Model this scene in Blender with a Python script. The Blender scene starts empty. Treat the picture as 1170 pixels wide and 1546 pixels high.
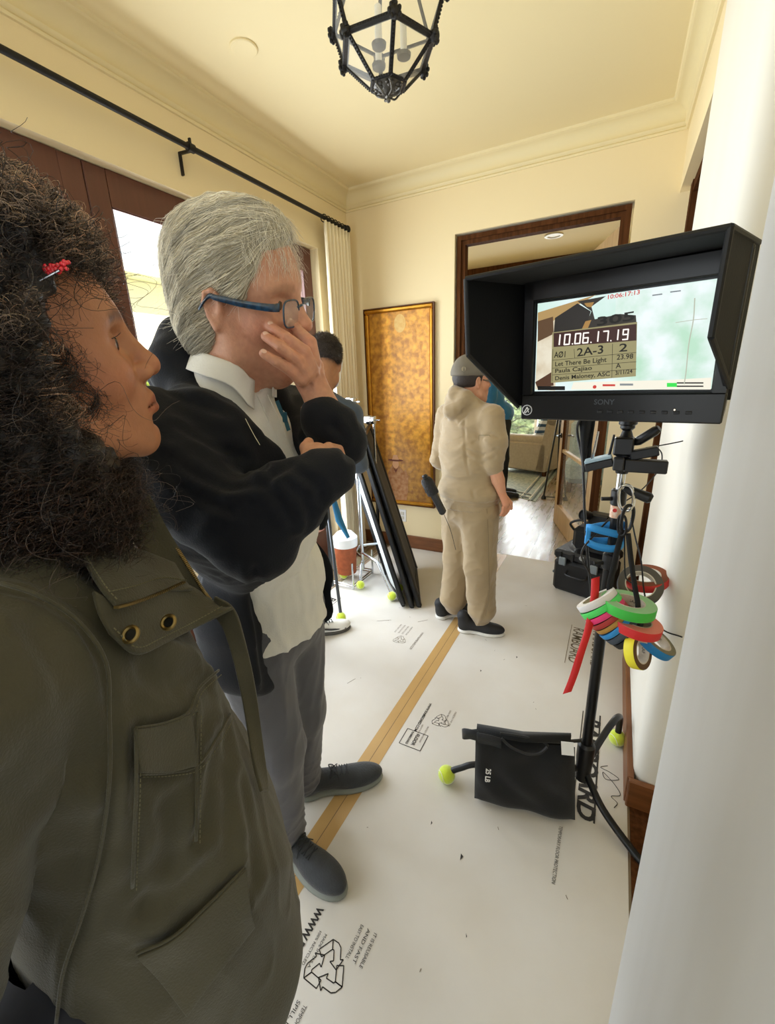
import bpy, math, random
import numpy as np
from mathutils import Vector, Matrix
random.seed(7); np.random.seed(7)
SC = bpy.context.scene
COL = SC.collection

# ---------------------------------------------------------------- camera (measured from the room's vanishing points)
FPX, CX, CY = 644.39, 585.0, 773.0
_x = np.array([1275., -153., 644.39]); _x /= np.linalg.norm(_x)
_y = np.array([351., 211., -644.39]); _y /= np.linalg.norm(_y)
_z = np.cross(_x, _y)
ROT = np.array([_x, _y, _z])
EYE = np.array([0., 0., 1.52])
cam_data = bpy.data.cameras.new('camera')
cam = bpy.data.objects.new('camera', cam_data); COL.objects.link(cam)
cam_data.sensor_fit = 'HORIZONTAL'; cam_data.sensor_width = 36.0; cam_data.lens = FPX*36.0/1170.0
cam_data.clip_start = 0.02; cam_data.clip_end = 200
M4 = Matrix([[ROT[i][0], ROT[i][1], ROT[i][2], EYE[i]] for i in range(3)]+[[0, 0, 0, 1]])
cam.matrix_world = M4
SC.camera = cam

# ---------------------------------------------------------------- world, light, exposure
SC.view_settings.view_transform = 'Standard'
SC.view_settings.look = 'None'
SC.view_settings.exposure = 0.0
SC.view_settings.gamma = 1.0
SC.view_settings.use_curve_mapping = False
world = bpy.data.worlds.new('sky'); SC.world = world; world.use_nodes = True
wn = world.node_tree.nodes; wl = world.node_tree.links
wn['Background'].inputs['Color'].default_value = (.93, 0.98, 1.0, 1)
wn['Background'].inputs['Strength'].default_value = 1.6
SC.cycles.max_bounces = 8; SC.cycles.diffuse_bounces = 5; SC.cycles.transparent_max_bounces = 16
SC.cycles.sample_clamp_indirect = 6.0
try:
    SC.cycles.use_denoising = True
except Exception: pass

def area_light(name, loc, aim, sx, sy, power, color):
    L = bpy.data.lights.new(name, 'AREA'); L.shape = 'RECTANGLE'; L.size = sx; L.size_y = sy
    L.energy = power; L.color = color
    o = bpy.data.objects.new(name, L); COL.objects.link(o); o.location = loc
    o.rotation_euler = Vector(aim).to_track_quat('-Z', 'Y').to_euler()
    return o
area_light('window_daylight', (-2.45, 2.15, 1.35), (1, -.05, -.12), 1.7, 2.1, 110, (.88, .965, 1.06))
area_light('window_daylight', (-2.45, 0.1, 1.35), (1, 0.1, -.12), 2.6, 2.1, 80, (.88, .965, 1.06))
area_light('garden_daylight', (-1.4, 9.3, 1.6), (0.1, -1, -.1), 2.8, 2.4, 330, (.90, .97, 1.0))
area_light('rear_fill', (-0.9, -2.2, 1.9), (0, 1, -.08), 2.0, 2.0, 9, (.90, .97, 1.05))  # added soft fill from behind the camera, no window known there

sun = bpy.data.lights.new('sun', 'SUN'); sun.energy = 16.0; sun.angle = .02; sun.color = (1, .95, .84)
so = bpy.data.objects.new('sun', sun); COL.objects.link(so); so.rotation_euler = Vector((-.62, -.30, -.72)).to_track_quat('-Z', 'Y').to_euler()

# ---------------------------------------------------------------- helpers
def ray(u, v): return ROT @ np.array([u-CX, -(v-CY), -FPX])
def at(u, v, D): return EYE + ray(u, v)*D/FPX
def onf(u, v, z=0.0):
    d = ray(u, v); return EYE + d*(z-EYE[2])/d[2]
def onp(u, v, ax, val):
    d = ray(u, v); return EYE + d*(val-EYE[ax])/d[ax]

def tag(o, label=None, cat=None, group=None, kind=None):
    if label: o['label'] = label
    if cat: o['category'] = cat
    if group: o['group'] = group
    if kind: o['kind'] = kind
    return o
def thing(name, loc, label=None, cat=None, group=None, kind=None):
    o = bpy.data.objects.new(name, None); COL.objects.link(o); o.location = Vector([float(c) for c in loc])
    o.empty_display_size = .1
    return tag(o, label, cat, group, kind)
def rootloc(o):
    while o.parent is not None: o = o.parent
    return np.array(o.location)
def make(name, V, F, mat, parent=None, smooth=True, vcol=None, angle=None):
    V = np.asarray(V, dtype=float).reshape(-1, 3)
    if parent is not None: org = rootloc(parent)
    else:
        org = np.array([(V[:, 0].min()+V[:, 0].max())/2, (V[:, 1].min()+V[:, 1].max())/2, V[:, 2].min()])
    me = bpy.data.meshes.new(name)
    W = V-org
    if isinstance(F, np.ndarray):
        n = F.shape[1]
        me.vertices.add(len(W)); me.vertices.foreach_set('co', W.astype(np.float32).ravel())
        me.loops.add(F.size); me.loops.foreach_set('vertex_index', F.astype(np.int32).ravel())
        me.polygons.add(len(F))
        me.polygons.foreach_set('loop_start', np.arange(0, F.size, n, dtype=np.int32))
        me.polygons.foreach_set('loop_total', np.full(len(F), n, dtype=np.int32))
        me.update(calc_edges=True)
    else:
        me.from_pydata([tuple(w) for w in W], [], F); me.update()
    if smooth:
        me.polygons.foreach_set('use_smooth', np.ones(len(me.polygons), dtype=bool))
        if angle is not None:
            try: me.set_sharp_from_angle(angle=math.radians(angle))
            except Exception: pass
    if vcol is not None:
        a = me.color_attributes.new('tint', 'FLOAT_COLOR', 'POINT')
        c = np.ones((len(V), 4), np.float32); c[:, :3] = vcol
        a.data.foreach_set('color', c.ravel())
    me.materials.append(mat)
    o = bpy.data.objects.new(name, me); COL.objects.link(o)
    if parent is None: o.location = Vector([float(c) for c in org])
    else:
        o.parent = parent
    return o
def frame_of(d, up=(0, 0, 1)):
    d = np.array(d, float); d /= np.linalg.norm(d)
    up = np.array(up, float)
    if abs(d@up) > .98: up = np.array([1., 0, 0]) if abs(d[0]) < .9 else np.array([0, 1., 0])
    a = np.cross(d, up); a /= np.linalg.norm(a); b = np.cross(a, d)
    return a, b, d
def spline(pts, n=8):
    P = [np.array(p, float) for p in pts]
    if len(P) < 3: return np.array([P[0]+(P[-1]-P[0])*t for t in np.linspace(0, 1, n+1)])
    Q = [2*P[0]-P[1]]+P+[2*P[-1]-P[-2]]
    out = []
    for i in range(1, len(Q)-2):
        for t in np.linspace(0, 1, n, endpoint=False):
            a, b, c, d = Q[i-1], Q[i], Q[i+1], Q[i+2]
            out.append(.5*((2*b)+(c-a)*t+(2*a-5*b+4*c-d)*t*t+(3*b-a-3*c+d)*t**3))
    out.append(P[-1]); return np.array(out)
class MB:
    def __init__(s): s.V = []; s.F = []
    def add(s, V, F):
        k = len(s.V); s.V += [tuple(map(float, v)) for v in V]; s.F += [tuple(k+i for i in f) for f in F]; return s
    def box(s, c, size, R=None, bev=0.0):
        c = np.array(c, float); h = np.array(size, float)/2
        if bev <= 0:
            V = [np.array([x, y, z])*h for x in (-1, 1) for y in (-1, 1) for z in (-1, 1)]
            F = [(0, 1, 3, 2), (4, 6, 7, 5), (0, 4, 5, 1), (2, 3, 7, 6), (0, 2, 6, 4), (1, 5, 7, 3)]
        else:
            b = min(bev, h.min()*.95); V = []; F = []; idx = {}
            for x in (-1, 1):
                for y in (-1, 1):
                    for z in (-1, 1):
                        for ax in range(3):
                            p = np.array([x, y, z])*h
                            for k in range(3):
                                if k != ax: p[k] -= np.sign(p[k])*b
                            idx[(x, y, z, ax)] = len(V); V.append(p)
            S = (-1, 1)
            for ax in range(3):
                o = [k for k in range(3) if k != ax]
                for sg in S:
                    q = []
                    for (i, j) in ((-1, -1), (1, -1), (1, 1), (-1, 1)):
                        key = [0, 0, 0]; key[ax] = sg; key[o[0]] = i; key[o[1]] = j; q.append(idx[(*key, ax)])
                    F.append(tuple(q if (sg > 0) == (ax != 1) else q[::-1]))
            for ax in range(3):
                o = [k for k in range(3) if k != ax]
                for i in S:
                    for j in S:
                        q = []
                        for (t, a2) in ((-1, o[0]), (1, o[0]), (1, o[1]), (-1, o[1])):
                            key = [0, 0, 0]; key[ax] = t; key[o[0]] = i; key[o[1]] = j; q.append(idx[(*key, a2)])
                        F.append(tuple(q))
            for x in S:
                for y in S:
                    for z in S: F.append((idx[(x, y, z, 0)], idx[(x, y, z, 1)], idx[(x, y, z, 2)]))
        V = np.array(V)
        if R is not None: V = V@np.array(R).T
        return s.add(V+c, F)
    def bar(s, a, b, w, h, up=(0, 0, 1), bev=0.0):
        a = np.array(a, float); b = np.array(b, float)
        x, z, y = frame_of(b-a, up)
        return s.box((a+b)/2, (w, np.linalg.norm(b-a), h), np.array([x, y, z]).T, bev)
    def tube(s, pts, r, seg=12, cap=True, closed=False):
        P = np.array(pts, float); n = len(P)
        rr = np.full(n, r, float) if np.isscalar(r) else np.array(r, float)
        T = np.gradient(P, axis=0)
        if closed: T = np.roll(P, -1, 0)-np.roll(P, 1, 0)
        T /= np.linalg.norm(T, axis=1)[:, None]+1e-12
        a, b, _ = frame_of(T[0]); V = []; F = []
        for i in range(n):
            a = a-T[i]*(a@T[i]); a /= np.linalg.norm(a)+1e-12; b = np.cross(T[i], a)
            for k in range(seg):
                th = 2*math.pi*k/seg; V.append(P[i]+rr[i]*(math.cos(th)*a+math.sin(th)*b))
        m = n if closed else n-1
        for i in range(m):
            for k in range(seg):
                j = (i+1) % n; F.append((i*seg+k, i*seg+(k+1) % seg, j*seg+(k+1) % seg, j*seg+k))
        if cap and not closed:
            F.append(tuple(range(seg-1, -1, -1))); F.append(tuple((n-1)*seg+k for k in range(seg)))
        return s.add(V, F)
    def cyl(s, a, b, r, seg=20): return s.tube([a, b], r, seg)
    def lathe(s, o, axis, prof, seg=24, up=(0, 0, 1)):
        o = np.array(o, float); a, b, d = frame_of(axis, up); V = []; F = []
        for (r, h) in prof:
            for k in range(seg):
                th = 2*math.pi*k/seg; V.append(o+d*h+r*(math.cos(th)*a+math.sin(th)*b))
        n = len(prof)
        for i in range(n-1):
            for k in range(seg): F.append((i*seg+k, i*seg+(k+1) % seg, (i+1)*seg+(k+1) % seg, (i+1)*seg+k))
        if prof[0][0] > 1e-4: F.append(tuple(range(seg-1, -1, -1)))
        if prof[-1][0] > 1e-4: F.append(tuple((n-1)*seg+k for k in range(seg)))
        return s.add(V, F)
    def ring(s, o, axis, r0, r1, w, seg=40):      # a roll: inner r0, outer r1, width w
        return s.lathe_closed(o, axis, [(r0, -w/2), (r1, -w/2), (r1, w/2), (r0, w/2)], seg)
    def lathe_closed(s, o, axis, prof, seg=40):
        o = np.array(o, float); a, b, d = frame_of(axis); V = []; F = []
        for (r, h) in prof:
            for k in range(seg):
                th = 2*math.pi*k/seg; V.append(o+d*h+r*(math.cos(th)*a+math.sin(th)*b))
        n = len(prof)
        for i in range(n):
            j = (i+1) % n
            for k in range(seg): F.append((i*seg+k, i*seg+(k+1) % seg, j*seg+(k+1) % seg, j*seg+k))
        return s.add(V, F)
    def sphere(s, c, r, seg=16, rings=10, R=None):
        r = np.array([r]*3 if np.isscalar(r) else r, float); V = []; F = []
        V.append(np.array([0, 0, -1.])*r)
        for i in range(1, rings):
            ph = math.pi*i/rings-math.pi/2
            for k in range(seg):
                th = 2*math.pi*k/seg; V.append(np.array([math.cos(ph)*math.cos(th), math.cos(ph)*math.sin(th), math.sin(ph)])*r)
        V.append(np.array([0, 0, 1.])*r)
        for k in range(seg): F.append((0, 1+(k+1) % seg, 1+k))
        for i in range(rings-2):
            for k in range(seg):
                A = 1+i*seg; F.append((A+k, A+(k+1) % seg, A+seg+(k+1) % seg, A+seg+k))
        A = 1+(rings-2)*seg
        for k in range(seg): F.append((A+k, A+(k+1) % seg, len(V)-1))
        V = np.array(V)
        if R is not None: V = V@np.array(R).T
        return s.add(V+np.array(c, float), F)
    def prism(s, poly, d):     # poly: 3D points (convex or not) extruded by vector d
        P = [np.array(p, float) for p in poly]; n = len(P); d = np.array(d, float)
        V = P+[p+d for p in P]
        F = [tuple(range(n-1, -1, -1)), tuple(range(n, 2*n))]+[(i, (i+1) % n, n+(i+1) % n, n+i) for i in range(n)]
        return s.add(V, F)
    def sweep(s, prof, path, cap=True):   # prof: list of 3D offset functions given as arrays per path point
        V = []; F = []; n = len(prof[0])
        for ring in prof: V += list(ring)
        for i in range(len(prof)-1):
            for k in range(n-1): F.append((i*n+k, i*n+k+1, (i+1)*n+k+1, (i+1)*n+k))
        return s.add(V, F)
    def grid(s, G):      # G [n][m][3] surface grid
        G = np.array(G, float); n, m = G.shape[:2]
        return s.add(G.reshape(-1, 3), [(i*m+j, i*m+j+1, (i+1)*m+j+1, (i+1)*m+j) for i in range(n-1) for j in range(m-1)])
    def build(s, name, mat, parent=None, smooth=False, angle=35, **k):
        return make(name, s.V, s.F, mat, parent, True, angle=None if smooth else angle, **k)

# ---------------------------------------------------------------- materials
def lin(c):
    if isinstance(c, str):
        c = [int(c[i:i+2], 16)/255 for i in (1, 3, 5)]
    return tuple((x/12.92 if x <= .04045 else ((x+.055)/1.055)**2.4) for x in c)
def mat(name, col, rough=.6, metal=0.0, var=0.0, vscale=8.0, col2=None, bump=0.0, bscale=60.0, vcol=False, emit=0.0, trans=0.0,
        sheen=0.0, alpha=1.0, coat=0.0, sss=0.0, stretch=None, spec=None, wave=0.0, wscale=20, detail=4.0):
    m = bpy.data.materials.new(name); m.use_nodes = True
    N = m.node_tree.nodes; L = m.node_tree.links; b = N['Principled BSDF']
    c = lin(col); c2 = lin(col2) if col2 is not None else tuple(x*.6 for x in c)
    b.inputs['Roughness'].default_value = rough; b.inputs['Metallic'].default_value = metal
    if spec is not None: b.inputs['Specular IOR Level'].default_value = spec
    if trans: b.inputs['Transmission Weight'].default_value = trans
    if sheen: b.inputs['Sheen Weight'].default_value = sheen; b.inputs['Sheen Roughness'].default_value = .5
    if coat: b.inputs['Coat Weight'].default_value = coat; b.inputs['Coat Roughness'].default_value = .15
    if sss:
        b.inputs['Subsurface Weight'].default_value = sss; b.inputs['Subsurface Radius'].default_value = (1, .35, .2)
        b.inputs['Subsurface Scale'].default_value = .006
    b.inputs['Alpha'].default_value = alpha
    tc = N.new('ShaderNodeTexCoord'); mp = N.new('ShaderNodeMapping'); L.new(tc.outputs['Object'], mp.inputs['Vector'])
    if stretch: mp.inputs['Scale'].default_value = stretch
    src = None
    if var > 0:
        n = N.new('ShaderNodeTexNoise'); n.inputs['Scale'].default_value = vscale; n.inputs['Detail'].default_value = detail
        L.new(mp.outputs['Vector'], n.inputs['Vector'])
        r = N.new('ShaderNodeMapRange'); r.inputs['From Min'].default_value = .35; r.inputs['From Max'].default_value = .65
        r.inputs['To Max'].default_value = var; L.new(n.outputs['Fac'], r.inputs['Value'])
        mx = N.new('ShaderNodeMix'); mx.data_type = 'RGBA'; mx.inputs['A'].default_value = (*c, 1); mx.inputs['B'].default_value = (*c2, 1)
        L.new(r.outputs['Result'], mx.inputs['Factor']); src = mx.outputs['Result']
    if vcol:
        a = N.new('ShaderNodeVertexColor'); a.layer_name = 'tint'
        mu = N.new('ShaderNodeMix'); mu.data_type = 'RGBA'; mu.blend_type = 'MULTIPLY'; mu.inputs['Factor'].default_value = 1
        if src is None: mu.inputs['A'].default_value = (*c, 1)
        else: L.new(src, mu.inputs['A'])
        L.new(a.outputs['Color'], mu.inputs['B']); src = mu.outputs['Result']
    if src is None: b.inputs['Base Color'].default_value = (*c, 1)
    else: L.new(src, b.inputs['Base Color'])
    if emit:
        b.inputs['Emission Color'].default_value = (*c, 1); b.inputs['Emission Strength'].default_value = emit
        if src is not None: L.new(src, b.inputs['Emission Color'])
    if bump > 0:
        n2 = N.new('ShaderNodeTexNoise'); n2.inputs['Scale'].default_value = bscale; n2.inputs['Detail'].default_value = 3
        L.new(mp.outputs['Vector'], n2.inputs['Vector']); h = n2.outputs['Fac']
        if wave:
            w = N.new('ShaderNodeTexWave'); w.inputs['Scale'].default_value = wscale; w.inputs['Distortion'].default_value = 2
            L.new(mp.outputs['Vector'], w.inputs['Vector'])
            ad = N.new('ShaderNodeMath'); ad.operation = 'MULTIPLY_ADD'; ad.inputs[1].default_value = wave
            L.new(w.outputs['Fac'], ad.inputs[0]); L.new(h, ad.inputs[2]); h = ad.outputs[0]
        bp = N.new('ShaderNodeBump'); bp.inputs['Strength'].default_value = bump; bp.inputs['Distance'].default_value = .004
        L.new(h, bp.inputs['Height']); L.new(bp.outputs['Normal'], b.inputs['Normal'])
    return m
def glass_mat(name, tint=(1, 1, 1), clear=.9, rough=.02):
    m = bpy.data.materials.new(name); m.use_nodes = True; N = m.node_tree.nodes; L = m.node_tree.links
    b = N['Principled BSDF']; out = N['Material Output']
    b.inputs['Base Color'].default_value = (*tint, 1); b.inputs['Roughness'].default_value = rough
    t = N.new('ShaderNodeBsdfTransparent'); t.inputs['Color'].default_value = (*tint, 1)
    mx = N.new('ShaderNodeMixShader'); mx.inputs[0].default_value = 1-clear
    L.new(t.outputs[0], mx.inputs[1]); L.new(b.outputs[0], mx.inputs[2]); L.new(mx.outputs[0], out.inputs[0])
    return m
def text_obj(name, body, mat, origin, xdir, ydir, size, parent=None, shear=0.0, bold=0.0, width=None, thick=.0004, align='LEFT', sx=1.0):
    cu = bpy.data.curves.new(name, 'FONT'); cu.body = body; cu.size = size; cu.shear = shear; cu.offset = bold; cu.align_x = align
    cu.extrude = 0.0; cu.resolution_u = 3
    tmp = bpy.data.objects.new('tmp', cu); COL.objects.link(tmp)
    bpy.context.view_layer.update()
    me = bpy.data.meshes.new_from_object(tmp); bpy.data.objects.remove(tmp)
    V = np.zeros(len(me.vertices)*3, np.float32); me.vertices.foreach_get('co', V); V = V.reshape(-1, 3)
    F = [tuple(p.vertices) for p in me.polygons]; bpy.data.meshes.remove(me)
    x = np.array(xdir, float); x /= np.linalg.norm(x); y = np.array(ydir, float); y -= x*(x@y); y /= np.linalg.norm(y); n = np.cross(x, y)
    V = V.astype(float); V[:, 0] *= sx
    if width is not None and len(V): V[:, 0] *= width/(V[:, 0].max()-min(0, V[:, 0].min()))
    W = np.array(origin)+V[:, :1]*x+V[:, 1:2]*y+n*thick
    return make(name, W, F, mat, parent, smooth=False)

M = {}
M['plaster'] = mat('cream_plaster', '#EBD9AE', .75, var=.10, vscale=1.3, col2='#DCC9A2', bump=.12, bscale=9)
M['plaster_pale'] = mat('pale_plaster', '#E9E6DC', .6, var=.35, vscale=2.5, col2='#E3DBC8', bump=.10, bscale=6, stretch=(1, 1, .3))
M['plaster_grey'] = mat('worn_white_plaster', '#CACAC9', .55, var=.5, vscale=3, col2='#B3B0A8', bump=.10, bscale=7, stretch=(2, 2, .25))
M['ceiling'] = mat('ceiling_plaster', '#E8D7A8', .8, var=.12, vscale=1.1, col2='#DAC896', bump=.08, bscale=6)
M['crown'] = mat('crown_plaster', '#E4D4A6', .6)
M['brownwood'] = mat('brown_painted_wood', '#5E3526', .45, var=.35, vscale=6, col2='#4A281C', stretch=(6, 6, .6))
M['darkwood'] = mat('dark_stained_wood', '#5A3820', .85, spec=.04, var=.7, vscale=7, col2='#38200F', stretch=(8, 8, .5))
M['basewood'] = mat('baseboard_wood', '#7A4A26', .45, var=.6, vscale=5, col2='#55300F', stretch=(1, 1, 12))
M['lightwood'] = mat('light_oak', '#C2A47A', .5, var=.5, vscale=6, col2='#A6855A', stretch=(6, 6, .7))
M['board'] = mat('floor_board_paper', '#D3CFC8', .62, var=.4, vscale=3.0, col2='#C4BBAB', bump=.06, bscale=30)
M['kraft'] = mat('kraft_tape', '#BE9A62', .35, var=.3, vscale=6, col2='#A98450')
M['black_metal'] = mat('black_metal', '#151515', .38, metal=.3)
M['iron'] = mat('wrought_iron', '#1d1a17', .5, metal=.4, bump=.3, bscale=120)
M['black_plastic'] = mat('black_plastic', '#101012', .4)
M['matte_black'] = mat('matte_black_cloth', '#08090b', .85, sheen=.12, bump=.2, bscale=200)
M['chrome'] = mat('chrome_steel', '#C9CCCF', .18, metal=1.0)
M['white_paint'] = mat('white_paint', '#EEEDEA', .5)
M['tennis'] = mat('tennis_felt', '#D3E63A', .9, sheen=.8, bump=.5, bscale=220, var=.3, vscale=60, col2='#B4CC22')
M['ink'] = mat('black_ink', '#2a2622', .8)
M['inkfaint'] = mat('faded_ink', '#6b5e4c', .85)
# ================================================================ THE SETTING
XL, XR, YB, ZC = -2.113, 0.200, 3.439, 2.958
def struct(mb, name, m, smooth=False, angle=35):
    return tag(mb.build(name, m, None, smooth, angle), kind='structure')
# floors
m = bpy.data.materials.new('plank_floor'); m.use_nodes = True
N = m.node_tree.nodes; L = m.node_tree.links; b = N['Principled BSDF']
tc = N.new('ShaderNodeTexCoord'); mp = N.new('ShaderNodeMapping'); mp.inputs['Rotation'].default_value = (0, 0, math.radians(90)); L.new(tc.outputs['Object'], mp.inputs['Vector'])
br = N.new('ShaderNodeTexBrick'); br.inputs['Scale'].default_value = 1; br.inputs['Brick Width'].default_value = 1.3; br.inputs['Row Height'].default_value = .16
br.inputs['Mortar Size'].default_value = .003; br.inputs['Color1'].default_value = (*lin('#B5A288'), 1); br.inputs['Color2'].default_value = (*lin('#9C886B'), 1); br.inputs['Mortar'].default_value = (*lin('#5c4a34'), 1)
L.new(mp.outputs[0], br.inputs['Vector'])
nz = N.new('ShaderNodeTexNoise'); nz.inputs['Scale'].default_value = 5; nz.inputs['Detail'].default_value = 8; mp2 = N.new('ShaderNodeMapping'); mp2.inputs['Scale'].default_value = (5, .7, 1); L.new(tc.outputs['Object'], mp2.inputs['Vector']); L.new(mp2.outputs[0], nz.inputs['Vector'])
mx = N.new('ShaderNodeMix'); mx.data_type = 'RGBA'; mx.blend_type = 'MULTIPLY'; mx.inputs['Factor'].default_value = .45
L.new(br.outputs['Color'], mx.inputs['A']); L.new(nz.outputs['Color'], mx.inputs['B']); L.new(mx.outputs['Result'], b.inputs['Base Color'])
rr = N.new('ShaderNodeMapRange'); rr.inputs['To Min'].default_value = .12; rr.inputs['To Max'].default_value = .45; L.new(nz.outputs['Fac'], rr.inputs['Value']); L.new(rr.outputs[0], b.inputs['Roughness'])
bp = N.new('ShaderNodeBump'); bp.inputs['Strength'].default_value = .4; bp.inputs['Distance'].default_value = .004; L.new(br.outputs['Fac'], bp.inputs['Height']); bp.invert = True; L.new(bp.outputs[0], b.inputs['Normal'])
M['planks'] = m
f = MB(); f.box((-1.5, 4.0, -.05), (9, 13, .1)); struct(f, 'floor', M['planks'])
# ceiling with a shallow dark-free plane, left wall with french windows, back wall with the doorway
c = MB(); c.box((-0.9, .6, ZC+.05), (2.9, 5.9, .1)); struct(c, 'ceiling', M['ceiling'])
LW = MB(); T = .22
wy0, wy1, wz = -1.2, 3.01, 2.487
LW.box((XL-T/2, (wy1+YB)/2+.05, ZC/2), (T, YB-wy1+.1, ZC)); LW.box((XL-T/2, -1.6, ZC/2), (T, .8, ZC))
LW.box((XL-T/2, (wy0+wy1)/2, (wz+ZC)/2), (T, wy1-wy0, ZC-wz))
struct(LW, 'wall_left', M['plaster'])
BW = MB(); dx0, dx1, dz = -1.185, -.030, 2.530
BW.box(((XL-.2+dx0)/2, YB+.09, ZC/2), (dx0-XL+.2, .18, ZC)); BW.box(((dx1+.7)/2, YB+.09, ZC/2), (.7-dx1, .18, ZC))
BW.box(((dx0+dx1)/2, YB+.09, (dz+ZC)/2), (dx1-dx0, .18, ZC-dz)); struct(BW, 'wall_back', M['plaster'])
# right wall: pier between two openings, its near corner rounded
def pier(x0, x1, y0, y1, z0, z1, r, corner='near'):
    mb = MB(); P = []
    for k in range(9):
        a = math.pi/2*k/8; P.append((x0+r-r*math.sin(math.pi/2-a+0)*1.0, y0+r-r*math.cos(math.pi/2-a)*1.0))
    P = [(x0+r-r*math.cos(a), y0+r-r*math.sin(a)) for a in np.linspace(0, math.pi/2, 9)]
    P += [(x1, y0), (x1, y1), (x0, y1)]
    mb.prism([(p[0], p[1], z0) for p in P], (0, 0, z1-z0)); return mb
pr = pier(XR, .75, 1.444, 2.366, 0, ZC, .055); struct(pr, 'wall_right', M['plaster_pale'])
hd = MB(); hd.box((.475, (2.366+YB)/2, (2.52+ZC)/2), (.55, YB-2.366, ZC-2.52)); hd.box((.475, (1.444+.5)/2, (2.62+ZC)/2), (.55, 1.444-.5, ZC-2.62)); struct(hd, 'wall_right_head', M['plaster'])
nj = pier(.100, .75, -1.9, .570, 0, ZC, .03)
nj = MB(); P = [(.100, -1.9), (.75, -1.9), (.75, .57)]+[(.1+.03-.03*math.sin(a), .57-.03+.03*math.cos(a)) for a in np.linspace(0, math.pi/2, 9)]
nj.prism([(p[0], p[1], 0) for p in P], (0, 0, ZC)); struct(nj, 'wall_near', M['plaster_grey'])
# side rooms seen through the right openings: dark panelled door and frame
dr = MB(); dr.box((.262, 3.30, 1.26), (.035, .09, 2.52)); dr.box((.28, 2.88, 2.49), (.06, .95, .06)); struct(dr, 'trim_1', M['darkwood'])
dr = MB(); dr.box((.42, 2.84, 1.26), (.04, .93, 2.5)); dr.box((.397, 2.84, 1.8), (.01, .6, .9)); dr.box((.397, 2.84, .65), (.01, .6, .9)); struct(dr, 'door_2', M['darkwood'])
dr = MB(); dr.box((.72, 1.0, 1.3), (.04, 1.0, 2.6)); struct(dr, 'wall_side', M['plaster'])
# crown moulding: stepped cove swept along the left, back and right walls
prof = [(0, 2.828), (.012, 2.828), (.016, 2.838), (.010, 2.846), (.018, 2.850), (.024, 2.862), (.020, 2.870)]
prof += [(.020+.058*(1-math.cos(a)), 2.872+.066*math.sin(a)) for a in np.linspace(.15, math.pi/2, 9)]
prof += [(.082, 2.940), (.090, 2.944), (.090, 2.952), (.096, 2.959)]
def crown(name, p0, p1, inward, m0, m1):
    p0 = np.array(p0, float); p1 = np.array(p1, float); d = (p1-p0)/np.linalg.norm(p1-p0); n = np.array(inward, float); G = []
    for p, s, mi in ((p0, 1, m0), (p1, -1, m1)):
        G.append([tuple(p+n*o+d*(s*o if mi else 0)+np.array([0, 0, z])) for (o, z) in prof])
    mb = MB(); mb.grid(G); struct(mb, name, M['crown'], angle=50)
crown('trim_2', (XL, -1.9, 0), (XL, YB, 0), (1, 0, 0), 0, 1)
crown('trim_3', (XL, YB, 0), (XR, YB, 0), (0, -1, 0), 1, 1)
crown('trim_4', (XR, YB, 0), (XR, .55, 0), (-1, 0, 0), 1, 0)
# baseboards
bb = MB(); bb.box(((XL+dx0)/2, YB-.011, .06), (dx0-XL, .022, .12), bev=.004); struct(bb, 'baseboard_back', M['basewood'])
bb = MB(); bb.box((XR-.009, 1.905, .06), (.022, .93, .12), bev=.004); bb.box((.33, 1.433, .06), (.29, .022, .12), bev=.004); struct(bb, 'baseboard_right', M['basewood'])
bb = MB(); bb.box((.45, .99, .003), (.5, .88, .006)); struct(bb, 'trim_5', M['darkwood'])
# doorway frame set back in the plaster
fr = MB(); fx0, fx1, fz = dx0+.012, dx1-.012, dz-.012
def stepframe(mb, x0, x1, z1, y):
    for (w0, w1, yy, dep) in ((0, .030, y+.02, .09), (.030, .058, y+.035, .07)):
        mb.box((x0+(w0+w1)/2, yy+dep/2, (z1-w0)/2), (w1-w0, dep, z1-w0)); mb.box((x1-(w0+w1)/2, yy+dep/2, (z1-w0)/2), (w1-w0, dep, z1-w0))
        mb.box(((x0+x1)/2, yy+dep/2, z1-(w0+w1)/2), (x1-x0-2*w1, dep, w1-w0))
stepframe(fr, fx0, fx1, fz, YB); struct(fr, 'trim_6', M['darkwood'])
# ---- left french windows: four leaves
glass = glass_mat('window_glass', (1, 1, 1), .93)
XW = XL-.06
def leaf(n, y0, y1, st=.10, top=.150, bot=.28):
    root = tag(thing('window_%d' % n, (XW-.04, (y0+y1)/2, 0)), kind='structure')
    fr = MB(); z1 = wz-.004
    fr.box((XW-.03, y0+st/2, z1/2), (.06, st, z1), bev=.004); fr.box((XW-.03, y1-st/2, z1/2), (.06, st, z1), bev=.004)
    fr.box((XW-.03, (y0+y1)/2, z1-top/2), (.06, y1-y0-2*st, top)); fr.box((XW-.03, (y0+y1)/2, bot/2), (.06, y1-y0-2*st, bot))
    for yy in (y0+st, y1-st): fr.box((XW-.012, yy, z1/2), (.012, .012, z1-top-.1))
    fr.box((XW-.012, (y0+y1)/2, z1-top), (.012, y1-y0-2*st, .012))
    fr.build('window_frame', M['brownwood'], root)
    g = MB(); g.box((XW-.035, (y0+y1)/2, (z1-top+bot)/2), (.006, y1-y0-2*st, z1-top-bot)); g.build('window_pane', glass, root)
leaf(1, 2.19, 2.995, top=.150, st=.095); leaf(2, 1.375, 2.187); leaf(3, .56, 1.372); leaf(4, -.25, .557); leaf(5, -1.15, -.253)
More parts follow.
